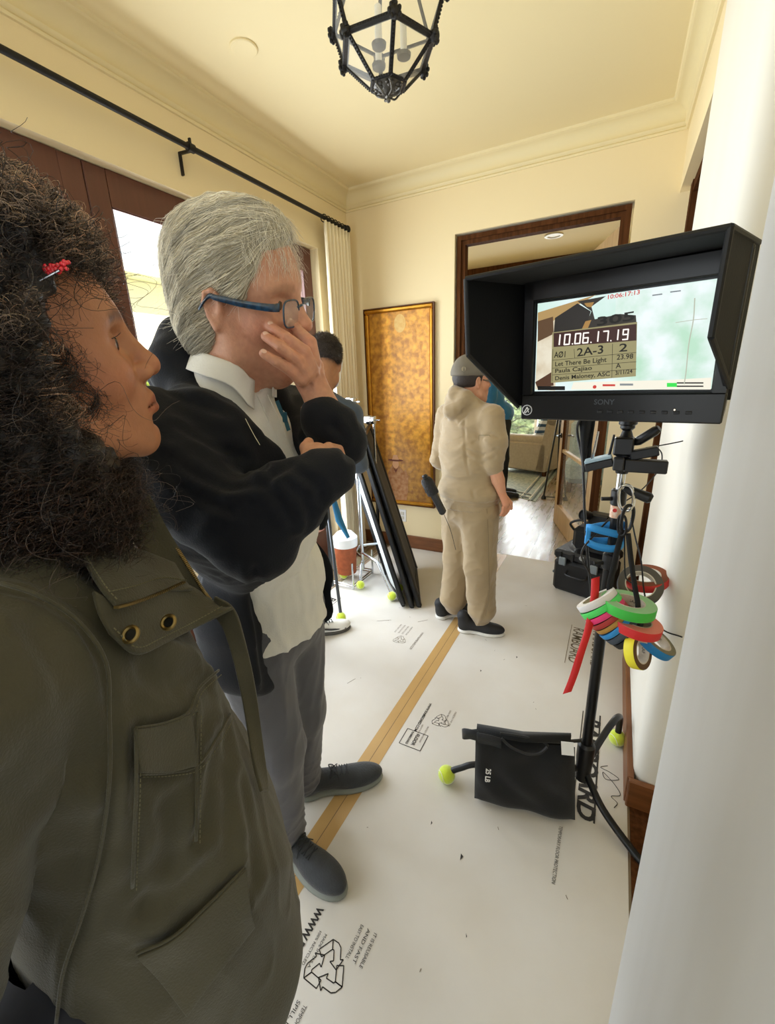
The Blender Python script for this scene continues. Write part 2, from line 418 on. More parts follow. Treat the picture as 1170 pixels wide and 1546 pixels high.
# ---- outside the left windows: pale house wall with an eave, shrub
M['outwall'] = mat('sunlit_stucco', '#F4EFD6', .8)
M['leafy'] = mat('garden_leaves', '#7C9A2E', .6, var=.8, vscale=14, col2='#B8C23A')
M['lawn'] = mat('lawn', '#8E9A5A', .9, var=.6, vscale=8, col2='#6e8040')
g = MB(); g.box((-6.2, 2, -.12), (7.5, 16, .2)); struct(g, 'ground', M['lawn'])
g = MB(); g.box((-8.5, 6.2, 1.7), (.3, 5.0, 3.6)); g.box((-8.3, 6.2, 3.6), (.9, 5.4, .18)); g.build('neighbour_house', M['outwall'])
tag(bpy.context.scene.objects['neighbour_house'], 'pale sunlit stucco house with flat eave outside the left windows', 'house')
def shrub(name, c, r, n, label, m, sz=.06):
    rng = np.random.RandomState(int(abs(c[0]*31+c[1]*17)*10) % 999); V = []; F = []
    for i in range(n):
        d = rng.normal(size=3); d /= np.linalg.norm(d); p = np.array(c)+d*np.array(r)*rng.uniform(.55, 1.0)
        a, b, _ = frame_of(rng.normal(size=3)); s = sz*rng.uniform(.6, 1.4); k = len(V)
        V += [p-a*s, p+b*s*.45, p+a*s, p-b*s*.45]; F.append((k, k+1, k+2, k+3))
    return tag(make(name, V, F, m), label, 'shrub')
shrub('garden_shrub', (-5.6, 3.9, .9), (1.0, 1.0, .9), 2600, 'yellow green garden shrub low behind the nearest window pane', M['leafy'], .09)
# ---- the far room
FY = 8.55
fw = MB(); fw.box((-3.55, 6, 1.45), (.15, 5.4, 2.9)); struct(fw, 'wall_far_left', M['plaster'])
fw = MB(); fw.box((.60, 6.1, 1.45), (.15, 5.2, 2.9)); struct(fw, 'wall_far_right', M['plaster'])
fw = MB(); fw.box((-1.75, FY, 2.62), (2.5, .15, .75)); fw.box((-1.75, FY, .17), (2.5, .15, .34)); fw.box((-3.2, FY, 1.4), (.7, .15, 2.9))
fw.box((.05, FY, 1.4), (1.1, .15, 2.9)); struct(fw, 'wall_far', M['plaster'])
fc = MB(); fc.box((-1.5, 6.1, 2.80+.05), (4.6, 5.2, .1)); struct(fc, 'ceiling_far', M['ceiling'])
bm_ = MB(); bm_.box((-1.5, 5.90, 2.70), (4.2, .28, .2)); bm_.box((-1.5, 7.4, 2.70), (4.2, .28, .2)); struct(bm_, 'trim_7', M['darkwood'])
# far window
wroot = tag(thing('window_6', (-1.7, FY, .34)), kind='structure')
wf = MB()
for xx in (-2.83, -2.1, -1.3, -.52): wf.box((xx, FY, 1.29), (.05, .08, 1.9))
for zz in (.36, 1.3, 2.23): wf.box((-1.68, FY, zz), (2.35, .08, .045))
wf.build('window_frame', M['white_paint'], wroot)
g = MB(); g.box((-1.68, FY, 1.29), (2.3, .006, 1.9)); g.build('window_pane', glass, wroot)
M['leaf2'] = mat('hedge_leaves', '#5d7f5a', .6, var=.9, vscale=10, col2='#A8C29A')
shrub('garden_hedge', (-1.6, 10.3, .75), (2.0, .5, .75), 3500, 'green hedge outside the far room window', M['leaf2'], .11)
M['render'] = mat('garden_wall', '#EDF4F0', .8)
g = MB(); g.box((-1.5, 12.5, 1.2), (9, .2, 3.0)); struct(g, 'wall_garden', M['render'])
# ================================================================ FLOOR PROTECTION BOARD, TAPE, PRINTING
def sheet(name, poly, z0, z1, m, label, cat, parent=None, **k):
    mb = MB(); mb.prism([(x, y, z0) for x, y in poly], (0, 0, z1-z0)); o = mb.build(name, m, parent)
    return tag(o, label, cat, **k)
BT = .0035
rb = thing('floor_board', (-.28, 1.5, 0), 'printed tan floor protection board right of the brown seam tape, under the monitor stand', 'floor board')
sheet('board', [(-.755, -.6), (.192, -.6), (.192, 1.38), (.188, 2.36), (.19, 3.40), (-.02, 3.42), (-.05, 3.56), (-.755, 3.60)], .0005, BT, M['board'], None, None, rb)
lb = thing('floor_board', (-1.27, 1.5, 0), 'printed tan floor protection board left of the brown seam tape, reaching the curtain side', 'floor board')
sheet('board', [(-1.785, -.6), (-.759, -.6), (-.759, 3.60), (-1.16, 3.58), (-1.17, 3.41), (-1.785, 3.405)], .0005, BT, M['board'], None, None, lb)
sheet('seam_tape', [(-.800, -.6), (-.712, -.6), (-.712, 2.36), (-.716, 3.58), (-.800, 3.58)], BT+.0002, BT+.0008, M['kraft'], 'long strip of brown paper tape sealing the seam between two floor boards', 'tape')
sheet('seam', [(-.7575, -.6), (-.7555, -.6), (-.7555, 3.5), (-.7575, 3.5)], BT+.0009, BT+.0012, M['inkfaint'], None, None, bpy.context.scene.objects['seam_tape'])
ZT = BT+.0009
def ftext(body, x, y, size, parent, flip=False, m='ink', shear=0, bold=0.0, width=None):
    d = (0, -1, 0) if not flip else (0, 1, 0); u = (1, 0, 0) if not flip else (-1, 0, 0)
    return text_obj('lettering', body, M[m], (x, y, ZT), d, u, size, parent, shear=shear, bold=bold, width=width)
def fline(x0, y0, x1, y1, w, parent, m='ink'):
    mb = MB(); mb.bar((x0, y0, ZT), (x1, y1, ZT), w, .0004); return mb.build('printed_line', M[m], parent)
def recycle(cx, cy, r, parent, m='ink'):
    # three folded arrows chasing round a triangle, drawn in outline
    base = [(-.30, .98), (.02, .98), (.20, .88), (.42, .50), (.54, .57), (.44, .12), (.02, .24), (.16, .33), (-.04, .66), (-.12, .66)]
    fold = [(-.30, .98), (-.12, .66), (-.42, .20), (-.68, .38)]
    mb = MB()
    for k in range(3):
        a = math.radians(-120*k); ca, sa = math.cos(a), math.sin(a)
        for poly in (base, fold):
            pts = [(cx+r*(x*ca-y*sa), cy+r*(x*sa+y*ca), ZT) for x, y in poly]+[(cx+r*(poly[0][0]*ca-poly[0][1]*sa), cy+r*(poly[0][0]*sa+poly[0][1]*ca), ZT)]
            for p, q in zip(pts[:-1], pts[1:]): mb.bar(p, q, .0022*r/.05, .0003)
    return mb.build('recycling_symbol', M[m], parent)
ftext('RAMBOARD', .031, 1.83, .085, rb, shear=.15, bold=.003, width=.53)
fline(.088, 1.86, .088, 1.30, .006, rb); fline(.016, 1.86, .016, 1.30, .004, rb)
pts = spline([(.125, 1.58, ZT), (.10, 1.56, ZT), (.135, 1.55, ZT), (.165, 1.53, ZT), (.12, 1.51, ZT), (.11, 1.54, ZT), (.15, 1.50, ZT), (.17, 1.46, ZT), (.14, 1.44, ZT), (.16, 1.42, ZT), (.15, 1.395, ZT)], 6)
mb = MB(); mb.tube(pts, .0012, 4); mb.build('signature', M['ink'], rb)
ftext('TEMPORARY FLOOR PROTECTION', -.02, 1.24, .016, rb, width=.20)
for k in range(2): ftext('RAMBOARD', -.085+k*.11, 2.60, .085, rb, m='inkfaint', shear=.15, bold=.001, width=.38)
fline(-.10, 2.62, -.10, 2.20, .003, rb, 'inkfaint')
ftext('WWW.RAMBOARD.COM', -.655, 1.60, .019, rb, bold=.0004, width=.19)
ftext('RAMBOARD', -.660, 1.403, .015, rb, bold=.0003, width=.075); ftext('FLOOR', -.635, 1.400, .022, rb, bold=.0006, width=.068); 
fb2 = MB()
for (a, b) in (((-.685, 1.41), (-.585, 1.41)), ((-.585, 1.41), (-.585, 1.32)), ((-.585, 1.32), (-.685, 1.32)), ((-.685, 1.32), (-.685, 1.41))): fb2.bar((*a, ZT), (*b, ZT), .003, .0004)
fb2.build('printed_frame', M['ink'], rb)
recycle(-.565, 1.515, .042, rb)
for k, s in enumerate(('HEAVY DUTY FLOOR', 'PROTECTION BOARD', '100% RECYCLED', 'MADE IN THE USA')): ftext(s, -.615+.026*(k % 2)+.085*(k//2)-.02, 1.60 if k > 1 else 1.46, .011, rb, m='inkfaint', width=.10)
_rs = np.random.RandomState(3)
for k in range(26):
    pr_ = rb if k % 2 else lb; x = _rs.uniform(-.68, .05) if k % 2 else _rs.uniform(-1.6, -.85); y = _rs.uniform(.45, 2.9); a_ = _rs.uniform(0, 3.1); l_ = _rs.uniform(.004, .016)
    mb = MB(); mb.bar((x, y, ZT), (x+l_*math.cos(a_), y+l_*math.sin(a_), ZT), .0018, .0003); mb.build('scuff_mark', M['inkfaint'], pr_)
for (x, y, r) in ((-.30, 1.0, 1), (-.43, 1.06, .7), (-.22, .8, .5), (-.5, 1.95, .8), (-.35, 2.15, .9)):
    mb = MB(); mb.prism([(x, y, ZT), (x+.010*r, y-.006, ZT), (x+.004, y-.022*r, ZT)], (0, 0, .0003)); mb.build('scuff_mark', M['ink'], rb)
ftext('WWW.RAMBOARD.COM', -.640, .665, .030, rb, bold=.0012, width=.30)
for o in list(rb.children):    # printing of the near sheet sits right of the tape as well
    pass
recycle(-.535, .560, .060, rb)
for k, s in enumerate(('EASY TO INSTALL', 'AND FAST', 'IT IS REUSABLE')): ftext(s, -.50+.022*k, .685, .014, rb, m='ink', width=.085)
for k, s in enumerate(('HEAVY DUTY', 'SPILL PROOF', 'TEMPORARY FLOOR')): ftext(s, -.585+.020*k, .475, .014, rb, m='ink', width=.10)
for k, s in enumerate(('100% RECYCLED', 'MADE IN U.S.A.')): ftext(s, -.60+.018*k, .62, .011, rb, m='ink', width=.085)
# printing of the left sheet
ftext('RAMBOARD', -1.72, 2.30, .085, lb, m='ink', shear=.15, bold=.002, width=.50)
fline(-1.735, 2.32, -1.735, 1.78, .004, lb); fline(-1.645, 2.32, -1.645, 1.78, .004, lb)
recycle(-1.02, 2.02, .042, lb, 'inkfaint')
for k, s in enumerate(('HEAVY DUTY FLOOR', 'PROTECTION BOARD', '100% RECYCLED', 'MADE IN THE USA')): ftext(s, -1.09+.026*k, 2.18, .014, lb, m='inkfaint', width=.10)
ftext('WWW.RAMBOARD.COM', -.93, 2.15, .022, lb, m='inkfaint', width=.19)
for (x0, y0, x1, y1) in ((-1.25, 2.15, -1.17, 2.2), (-1.0, 2.25, -.95, 2.3), (-1.1, 1.55, -1.08, 1.6)): fline(x0, y0, x1, y1, .002, lb, 'inkfaint')

# ================================================================ WALL THINGS
# curtain rod
rod = thing('curtain_rod', (XL+.09, 1.4, 2.66), 'long black iron curtain rod on brackets above the left windows', 'curtain rod')
xr, zr = XL+.090, 2.664
mb = MB(); mb.tube([(xr, -1.6, zr), (xr, 3.26, zr)], .0135, 14); mb.build('rod', M['iron'], rod)
mb = MB(); mb.lathe((xr, 3.255, zr), (0, 1, 0), [(.014, 0), (.024, .004), (.024, .014), (.015, .02), (.028, .034), (.030, .045), (.024, .058), (.008, .066)], 16); mb.build('finial', M['iron'], rod)
for yb in (1.85, .2):
    mb = MB(); mb.bar((XL+.004, yb, zr-.005), (xr, yb, zr-.012), .012, .012); mb.bar((XL+.006, yb, zr-.10), (XL+.006, yb, zr+.0), .022, .008, up=(0, 1, 0))
    mb.lathe((xr, yb-.018, zr), (0, 1, 0), [(.020, 0), (.020, .036)], 14); mb.bar((xr, yb, zr), (xr, yb, zr+.04), .014, .008, up=(0, 1, 0)); mb.build('bracket', M['iron'], rod)
# curtain
cu = thing('curtain', (xr, 3.12, 0), 'cream pleated curtain hanging floor length at the corner end of the rod', 'curtain')
M['curtain'] = mat('curtain_linen', '#F1E6C8', .8, sheen=.3, bump=.2, bscale=300)
G = []; nz = 30; ny = 240
for i in range(nz+1):
    z = .01+(2.640-.01)*i/nz; row = []; t = i/nz
    for j in range(ny+1):
        s = j/ny; y = 2.965+(3.29-2.965)*s
        ph = s*2*math.pi*7.2; amp = .030*(1-.35*t)
        x = xr+.01+amp*math.sin(ph+.5*math.sin(3*s+z))+.010*math.sin(ph*2.3+z*1.7)*(1-t)
        y += .010*math.sin(ph*.5+z*2)*(1-t); row.append((x, y, z))
    G.append(row)
mb = MB(); mb.grid(G); o = mb.build('curtain_cloth', M['curtain'], cu, smooth=True)
sm = o.modifiers.new('thick', 'SOLIDIFY'); sm.thickness = .003
for k in range(7):
    yk = 2.985+.047*k
    mb = MB(); mb.tube([(xr+.024*math.cos(a), yk, zr-.004+.024*math.sin(a)) for a in np.linspace(0, 2*math.pi, 17)[:-1]], .0035, 8, closed=True); mb.build('curtain_ring', M['iron'], cu)
# painting: gilt frame, mottled gold canvas, small robed figure
px0, px1, pz0, pz1, py = -1.968, -1.345, .424, 2.089, YB
pt = thing('painting', ((px0+px1)/2, py-.02, pz0), 'tall gold framed painting of a small hatted figure on the back wall', 'painting')
M['gilt'] = mat('gilt_frame', '#C98F2E', .32, metal=.75, var=.4, vscale=20, col2='#8a5a18')
M['giltdark'] = mat('frame_edge', '#5d3412', .5)
mb = MB(); w = .034
for (a, b) in (((px0, pz0), (px1, pz0+w)), ((px0, pz1-w), (px1, pz1)), ((px0, pz0+w), (px0+w, pz1-w)), ((px1-w, pz0+w), (px1, pz1-w))):
    mb.box(((a[0]+b[0])/2, py-.020, (a[1]+b[1])/2), (b[0]-a[0], .034, b[1]-a[1]), bev=.010)
mb.build('frame', M['gilt'], pt)
mb = MB(); e = .006
for (a, b) in (((px0-e, pz0-e), (px1+e, pz0)), ((px0-e, pz1), (px1+e, pz1+e)), ((px0-e, pz0), (px0, pz1)), ((px1, pz0), (px1+e, pz1))):
    mb.box(((a[0]+b[0])/2, py-.018, (a[1]+b[1])/2), (b[0]-a[0], .034, b[1]-a[1]))
mb.build('frame_edge', M['giltdark'], pt)
m = mat('gold_canvas', '#DDA034', .42, var=1.0, vscale=22, col2='#A46A16', bump=.6, bscale=45, detail=9, vcol=True)
M['canvas'] = m
n1, n2 = 60, 26; V = []; Fc = []; tint = []
for i in range(n1+1):
    for j in range(n2+1):
        t = i/n1; s = j/n2
        V.append((px0+w+(px1-px0-2*w)*s, py-.012, pz0+w+(pz1-pz0-2*w)*t))
        c = np.array([1., 1., 1.])
        c = c*(.55+.75*min(1, max(0, (t-.0)/.45))) if t < .45 else c*1.25
        if s < .20: c = c*.72
        beam = math.exp(-((s-(.30+.06*(1-t)))/(.035+.02*(1-t)))**2)*(t > .24)
        c = c*(1+.45*beam)+beam*np.array([.0, .12, .10]); tint.append(np.clip(c, 0, 2))
for i in range(n1):
    for j in range(n2): k = i*(n2+1)+j; Fc.append((k, k+1, k+n2+2, k+n2+1))
make('canvas', V, Fc, m, pt, vcol=np.array(tint))
def flat(name, pts, y, m, parent):
    mb = MB(); mb.prism([(p[0], y, p[1]) for p in pts], (0, .0006, 0)); return mb.build(name, m, parent)
M['moon'] = mat('moon_paint', '#EBC779', .5, var=.6, vscale=30, col2='#D9A040'); M['rose'] = mat('robe_paint', '#B98A5C', .6, var=.9, vscale=30, col2='#9A5E28')
M['hat'] = mat('hat_paint', '#6b2f10', .6); M['face'] = mat('painted_face', '#D9A374', .6)
def oval(cx, cz, rx, rz, n=28, a0=0, a1=2*math.pi): return [(cx+rx*math.cos(a), cz+rz*math.sin(a)) for a in np.linspace(a0, a1, n, endpoint=abs(a1-a0) < 6)]
mxx = lambda s: px0+(px1-px0)*s
mzz = lambda t: pz0+(pz1-pz0)*t
flat('painted_moon', oval(mxx(.52), mzz(.925), .052, .070), py-.0132, M['moon'], pt)
flat('painted_robe', [(mxx(a), mzz(b)) for a, b in ((.25, .02), (.28, .10), (.27, .17), (.34, .215), (.40, .225), (.46, .21), (.52, .185), (.56, .195), (.60, .16), (.585, .07), (.56, .02))], py-.0132, M['rose'], pt)
flat('painted_face', oval(mxx(.40), mzz(.222), .032, .040), py-.0139, M['face'], pt)
flat('painted_beard', [(mxx(.345), mzz(.215)), (mxx(.40), mzz(.172)), (mxx(.455), mzz(.215)), (mxx(.43), mzz(.20)), (mxx(.40), mzz(.19)), (mxx(.37), mzz(.20))], py-.0146, M['hat'], pt)
flat('painted_hat', oval(mxx(.40), mzz(.243), .078, .011, 20)+[], py-.0146, M['hat'], pt)
flat('painted_hat_crown', [(mxx(.345), mzz(.246)), (mxx(.455), mzz(.246)), (mxx(.43), mzz(.272)), (mxx(.37), mzz(.272))], py-.0150, M['face'], pt)
# outlet
ol = thing('wall_outlet', (-1.667, YB-.004, .26), 'white electrical outlet low on the back wall beneath the painting', 'outlet')
mb = MB(); mb.box((-1.667, YB-.004, .307), (.075, .008, .118), bev=.003); mb.build('cover_plate', M['white_paint'], ol)
mb = MB()
for dz_ in (-.022, .022): mb.box((-1.667, YB-.0095, .307+dz_), (.034, .004, .030), bev=.0015)
mb.build('socket', mat('socket_ivory', '#DAD5C6', .5), ol)
# ceiling disc
dc = MB(); dc.lathe((-1.640, 1.880, ZC-.002), (0, 0, -1), [(.060, -.004), (.060, .004), (.056, .007), (.0, .007)], 40)
tag(dc.build('smoke_detector', M['ceiling']), 'flush round cream cover disc on the ceiling left of the lantern', 'ceiling disc')

# ================================================================ LANTERN
lc = at(582, 52, 1.42); tip = at(588, 146, 1.42)
ctr = np.array([(lc[0]+tip[0])/2, (lc[1]+tip[1])/2])
zt = onp(588, 146, 1, ctr[1])[2]
LT = thing('hanging_lantern', (ctr[0], ctr[1], zt), 'black wrought iron faceted glass lantern hanging from the ceiling', 'lantern')
M['lglass'] = glass_mat('seeded_glass', (.98, .96, .90), .80, .15)
def hexr(r, z, rot): return [np.array([ctr[0]+r*math.cos(rot+k*math.pi/3), ctr[1]+r*math.sin(rot+k*math.pi/3), z]) for k in range(6)]
rot = math.radians(-64+9)
R0 = hexr(.060, zt+.030, rot); R1 = hexr(.156, zt+.120, rot); R2 = hexr(.190, zt+.215, rot); R3 = hexr(.05, zt+.48, rot)
def beaded(mb, a, b, w):
    mb.bar(a, b, w, w*.55, bev=.002); n = max(3, int(np.linalg.norm(b-a)/.0085))
    out = (a+b)/2-np.array([ctr[0], ctr[1], (a[2]+b[2])/2]); out /= np.linalg.norm(out)
    for i in range(n): mb.sphere(a+(b-a)*(i+.5)/n+out*w*.45, .0032, 6, 4)
mb = MB()
for A, B_ in ((R1, R1), (R0, R0), (R2, R2)):
    for k in range(6): beaded(mb, A[k], A[(k+1) % 6], .020 if A is R1 else .012)
for k in range(6):
    beaded(mb, R0[k], R1[k], .014); beaded(mb, R1[k], R2[k], .015); beaded(mb, R2[k], R3[k], .012)
mb.build('iron_frame', M['iron'], LT)
for k in range(12):
    mb = MB(); c = R1[k] if k < 6 else R2[k-6]; out = c-np.array([ctr[0], ctr[1], c[2]]); out /= np.linalg.norm(out)
    mb.sphere(c+out*.006, .017, 10, 8)
    for q in range(7):
        a = 2*math.pi*q/7; t_ = np.cross(out, [0, 0, 1]); mb.sphere(c+out*.012+t_*.016*math.cos(a)+np.array([0, 0, 1])*.016*math.sin(a), .007, 6, 5)
    mb.build('rosette', M['iron'], LT)
    if k > 5: continue
    j = (k+1) % 6
    g = MB(); g.add([R0[k], R0[j], R1[j], R1[k]], [(0, 1, 2, 3)]); g.add([R1[k], R1[j], R2[j], R2[k]], [(0, 1, 2, 3)]); g.build('glass_pane', M['lglass'], LT)
M['iron_hi'] = mat('worn_iron', '#5b5750', .4, metal=.6, bump=.3, bscale=90)
mb = MB(); c0 = np.array([ctr[0], ctr[1], zt])
mb.lathe(c0, (0, 0, 1), [(.004, -.006), (.012, 0), (.010, .010), (.030, .018), (.056, .030), (.050, .036)], 6)
for k in range(6):
    a = rot+k*math.pi/3
    for (dr_, da, ss) in ((.030, 0, .008), (.040, .25, .006), (.040, -.25, .006), (.022, .3, .005), (.048, 0, .006)):
        mb.sphere(c0+np.array([dr_*math.cos(a+da), dr_*math.sin(a+da), .012+dr_*.25]), (ss, ss, ss*.7), 7, 5)
    mb.tube(spline([c0+np.array([.012*math.cos(a), .012*math.sin(a), .000]), c0+np.array([.035*math.cos(a+.2), .035*math.sin(a+.2), .006]), c0+np.array([.050*math.cos(a), .050*math.sin(a), .022])], 4), .0032, 6)
mb.sphere(c0+np.array([0, 0, -.008]), .008, 10, 8); mb.build('leaf_boss', M['iron_hi'], LT)
for k in range(3):
    a = k*2*math.pi/3+.5; q = c0+np.array([.055*math.cos(a), .055*math.sin(a), .10])
    mb = MB(); mb.lathe(q, (0, 0, 1), [(.004, 0), (.022, .004), (.024, .014), (.012, .018)], 14); mb.build('candle_cup', M['iron_hi'], LT)
    mb = MB(); mb.lathe(q+np.array([0, 0, .016]), (0, 0, 1), [(.011, 0), (.011, .09), (.006, .095)], 14); mb.build('candle', M['white_paint'], LT)
mb = MB(); mb.lathe(c0+np.array([0, 0, .49]), (0, 0, 1), [(.05, 0), (.03, .03), (.012, .05)], 12)
zz = zt+.53; k = 0
while zz < ZC-.02:
    a = (0, .014) if k % 2 else (.014, 0)
    mb.tube([c0*[1, 1, 0]+np.array([a[0]*math.cos(t), a[1]*math.cos(t), zz+.019*math.sin(t)]) for t in np.linspace(0, 2*math.pi, 13)[:-1]], .003, 6, closed=True); zz += .031; k += 1
mb.lathe((ctr[0], ctr[1], ZC), (0, 0, -1), [(.06, 0), (.055, .015), (.02, .03)], 20); mb.build('chain', M['iron'], LT)
# ================================================================ MONITOR ON ITS STAND
MC = np.array([-.013, 1.163, 1.584])
MM = np.array([[0.98121, 0.19220, -0.01698], [-0.19294, 0.97826, -0.07607], [0.00199, 0.07792, 0.99696]])
def ml(x, y, z): return MC+MM@np.array([x, y, z])      # monitor's own frame: x right, y into the screen, z up
MO = thing('field_monitor', ml(0, .1, -.17), 'black video monitor with a deep fabric sun hood showing a film slate', 'monitor')
def mbox(mb, c, s, bev=.003): mb.box(ml(*c), s, MM, bev)
mb = MB()
mbox(mb, (0, .065, -.008), (.432, .10, .320)); mbox(mb, (0, .004, -.143), (.432, .035, .064)); mbox(mb, (-.2025, .004, 0), (.028, .03, .30)); mbox(mb, (.2025, .004, 0), (.028, .03, .30)); mbox(mb, (0, .004, .132), (.432, .03, .045))
mb.build('housing', mat('monitor_housing', '#0d0d0e', .35, coat=.2), MO)
mb = MB()
for k in range(9): mbox(mb, (-.02+.022*k, -.0145, -.152), (.012, .003, .007), .001)
mb.build('buttons', mat('button_grey', '#1d1d1f', .5), MO)
text_obj('lettering', 'SONY', mat('maker_lettering', '#5a5d62', .4, metal=.6), ml(-.035, -.0145, -.135), MM[:, 0], MM[:, 2], .017, MO, bold=.0003, width=.045)
mb = MB(); mb.lathe(ml(-.198, -.014, -.150), -MM[:, 1], [(.0135, 0), (.0135, .002), (0, .002)], 30); bd = mb.build('badge', mat('badge_white', '#E8E8E8', .5), MO)
mb = MB(); mb.lathe(ml(-.198, -.0162, -.150), -MM[:, 1], [(.0115, 0), (.0115, .0004), (0, .0004)], 30)
mb.build('badge_disc', mat('badge_black', '#111111', .5), bd)
mb = MB()
for (a, b) in (((-.206, -.158), (-.197, -.142)), ((-.202, -.158), (-.192, -.146)), ((-.197, -.142), (-.193, -.156))):
    mb.bar(ml(a[0], -.0170, a[1]), ml(b[0], -.0170, b[1]), .0014, .0022, up=MM[:, 2])
mb.build('badge_mark', M['white_paint'], bd)
mb = MB(); mb.lathe(ml(.13, -.0145, -.146), -MM[:, 1], [(.0015, 0), (.0015, .001), (0, .001)], 8); mb.build('power_light', mat('led', '#FFE9C0', .5, emit=3), MO)
# picture on the screen
def em(name, c, s=1.0, var=0, col2=None, vscale=8, stretch=None):
    m = mat(name, c, .5, var=var, col2=col2, vscale=vscale, emit=s, stretch=stretch); b = m.node_tree.nodes['Principled BSDF']
    if not b.inputs['Base Color'].is_linked: b.inputs['Base Color'].default_value = (.01, .01, .01, 1)
    else: m.node_tree.links.remove(b.inputs['Base Color'].links[0]); b.inputs['Base Color'].default_value = (.01, .01, .01, 1)
    return m
SW, SH = .370, .208
layer = [0]
def scr(name, pts, m, parent, lift=None):
    layer[0] += 1; d = .0002+.00005*layer[0] if lift is None else lift
    V = [ml(p[0], -d, p[1]) for p in pts]
    return make(name, V, [tuple(range(len(V)))], m, parent, smooth=False)
def rect(x0, z0, x1, z1): return [(x0, z0), (x1, z0), (x1, z1), (x0, z1)]
S = scr('screen', rect(-SW/2, -SH/2, SW/2, SH/2), em('screen_light', '#EFFBFF', 1.0, .8, '#CBEEDD', 9), MO)
# pixel -> screen plane
def sp(u, v):
    r = ray(u, v); n = MM[:, 1]; t = ((MC-EYE)@n)/(r@n); q = MM.T@(EYE+t*r-MC); return (q[0], q[2])
def spp(*uv): return [sp(*p) for p in uv]
scr('picture_garden', spp((930, 444), (1097, 419), (1074, 587), (925, 587)), em('garden_glow', '#F4FDFF', 1.0, 1.0, '#BFE6CC', 14), S)
scr('picture_beam', spp((812, 472), (900, 445), (870, 462), (812, 500)), em('beam_tan', '#C9A56A', .8), S)
scr('picture_room', spp((812, 500), (845, 478), (838, 590), (808, 588)), em('room_pale', '#F1E9D2', .95, .6, '#C4A77A', 20), S)
scr('picture_beam_shadow', spp((812, 485), (835, 478), (836, 504), (812, 516)), em('beam_dark', '#7A5A3C', .6), S)
scr('picture_arm', spp((808, 577), (834, 561), (836, 582), (812, 587)), em('arm_brown', '#6b4630', .6), S)
scr('picture_bottom_glow', spp((866, 577), (1000, 574), (1074, 570), (1073, 588), (862, 588)), em('warm_white', '#FBF6E4', .98), S)
scr('picture_bars', spp((812, 583), (853, 583), (853, 589), (812, 589)), em('bar_black', '#15120f', .3), S)
scr('slate_arm', spp((838, 480), (872, 458), (892, 470), (884, 498), (850, 502), (836, 504)), em('slate_dark', '#3e3a36', .5), S)
scr('slate_arm', spp((872, 455), (915, 447), (893, 463), (898, 482), (936, 474), (960, 476), (961, 488), (880, 502), (893, 470)), em('slate_dark2', '#4c463f', .5), S)
scr('slate_stripe', spp((882, 458), (897, 456), (893, 464), (886, 463)), em('slate_tan', '#C99A55', .7), S)
scr('slate_stripe', spp((884, 485), (893, 483), (887, 497), (878, 498)), bpy.data.materials['slate_tan'], S)
sl = scr('slate_board', spp((834, 502), (962, 486), (960, 568), (832, 578)), em('slate_olive', '#B5AC7C', .72), S)
scr('slate_clock_panel', spp((836, 503), (961, 489), (961, 514), (836, 524)), em('clock_maroon', '#54302a', .55), S)
cr = em('clock_digits', '#FFF6EE', 1.1); bk = em('marker_ink', '#26241c', .3); rd = em('osd_red', '#D8423A', .9); gn = em('osd_green', '#37E552', 1.0); gy = em('osd_grey', '#9aa3a8', .7)
# seven segment clock 10.06.17.19
def seg(ch, u0, v0, w, h, sl_, m, parent):
    T = {'0': 'abcdef', '1': 'bc', '2': 'abdeg', '3': 'abcdg', '5': 'acdfg', '6': 'acdefg', '7': 'abc', '9': 'abcdfg', '.': 'p'}[ch]
    L = {'a': ((0, 1), (1, 1)), 'b': ((1, 1), (1, .5)), 'c': ((1, .5), (1, 0)), 'd': ((0, 0), (1, 0)), 'e': ((0, .5), (0, 0)), 'f': ((0, 1), (0, .5)), 'g': ((0, .5), (1, .5)), 'p': ((0, 0), (.12, 0))}
    V = []; F = []; t = 1.05
    for c in T:
        (ax, ay), (bx, by) = L[c]
        A = np.array([u0+ax*w+ay*1.5, v0-ay*h+ax*w*sl_]); B_ = np.array([u0+bx*w+by*1.5, v0-by*h+bx*w*sl_]); d = (B_-A)/np.linalg.norm(B_-A); n_ = np.array([-d[1], d[0]])*t
        A = A-d*.5; B_ = B_+d*.5; k = len(V)
        V += [sp(*(A+n_)), sp(*(B_+n_)), sp(*(B_-n_)), sp(*(A-n_))]; F.append((k, k+1, k+2, k+3))
    return V, F
u = 843; VV = []; FF = []
for ch, du in zip('10.06.17.19', (9, 12, 4, 12, 12, 9, 9, 12, 9, 9, 10)):
    if ch == '1': off = -6
    else: off = 0
    vv = 521-(u-843)*.085
    v_, f_ = seg(ch, u+off, vv, 7.5, 15, -.085, cr, S); k = len(VV); VV += v_; FF += [tuple(i+k for i in f) for f in f_]; u += du
make('clock_digits', [ml(p[0], -.0016, p[1]) for p in VV], FF, cr, S, smooth=False)
def stext(body, u0, v0, u1, v1, hpx, m, name='lettering', bold=0.0):
    a = np.array(sp(u0, v0)); b = np.array(sp(u1, v1)); d = b-a; Lw = np.linalg.norm(d); d /= Lw; up_ = np.array([-d[1], d[0]])
    return text_obj(name, body, m, ml(a[0], -.0018, a[1]), MM@np.array([d[0], 0, d[1]]), MM@np.array([up_[0], 0, up_[1]]), hpx*.00150, S, width=Lw, bold=bold)
stext('A\u00d81', 837, 540, 854, 539, 13, bk, bold=.0003); stext('2A-3', 871, 538, 911, 533, 17, bk, bold=.0003); stext('2', 934, 531, 947, 530, 16, bk, bold=.0003)
stext('Let There Be Light', 838, 553, 916, 546, 10, bk, bold=.0002); stext('23.98', 931, 543, 956, 541, 10, bk, bold=.0002)
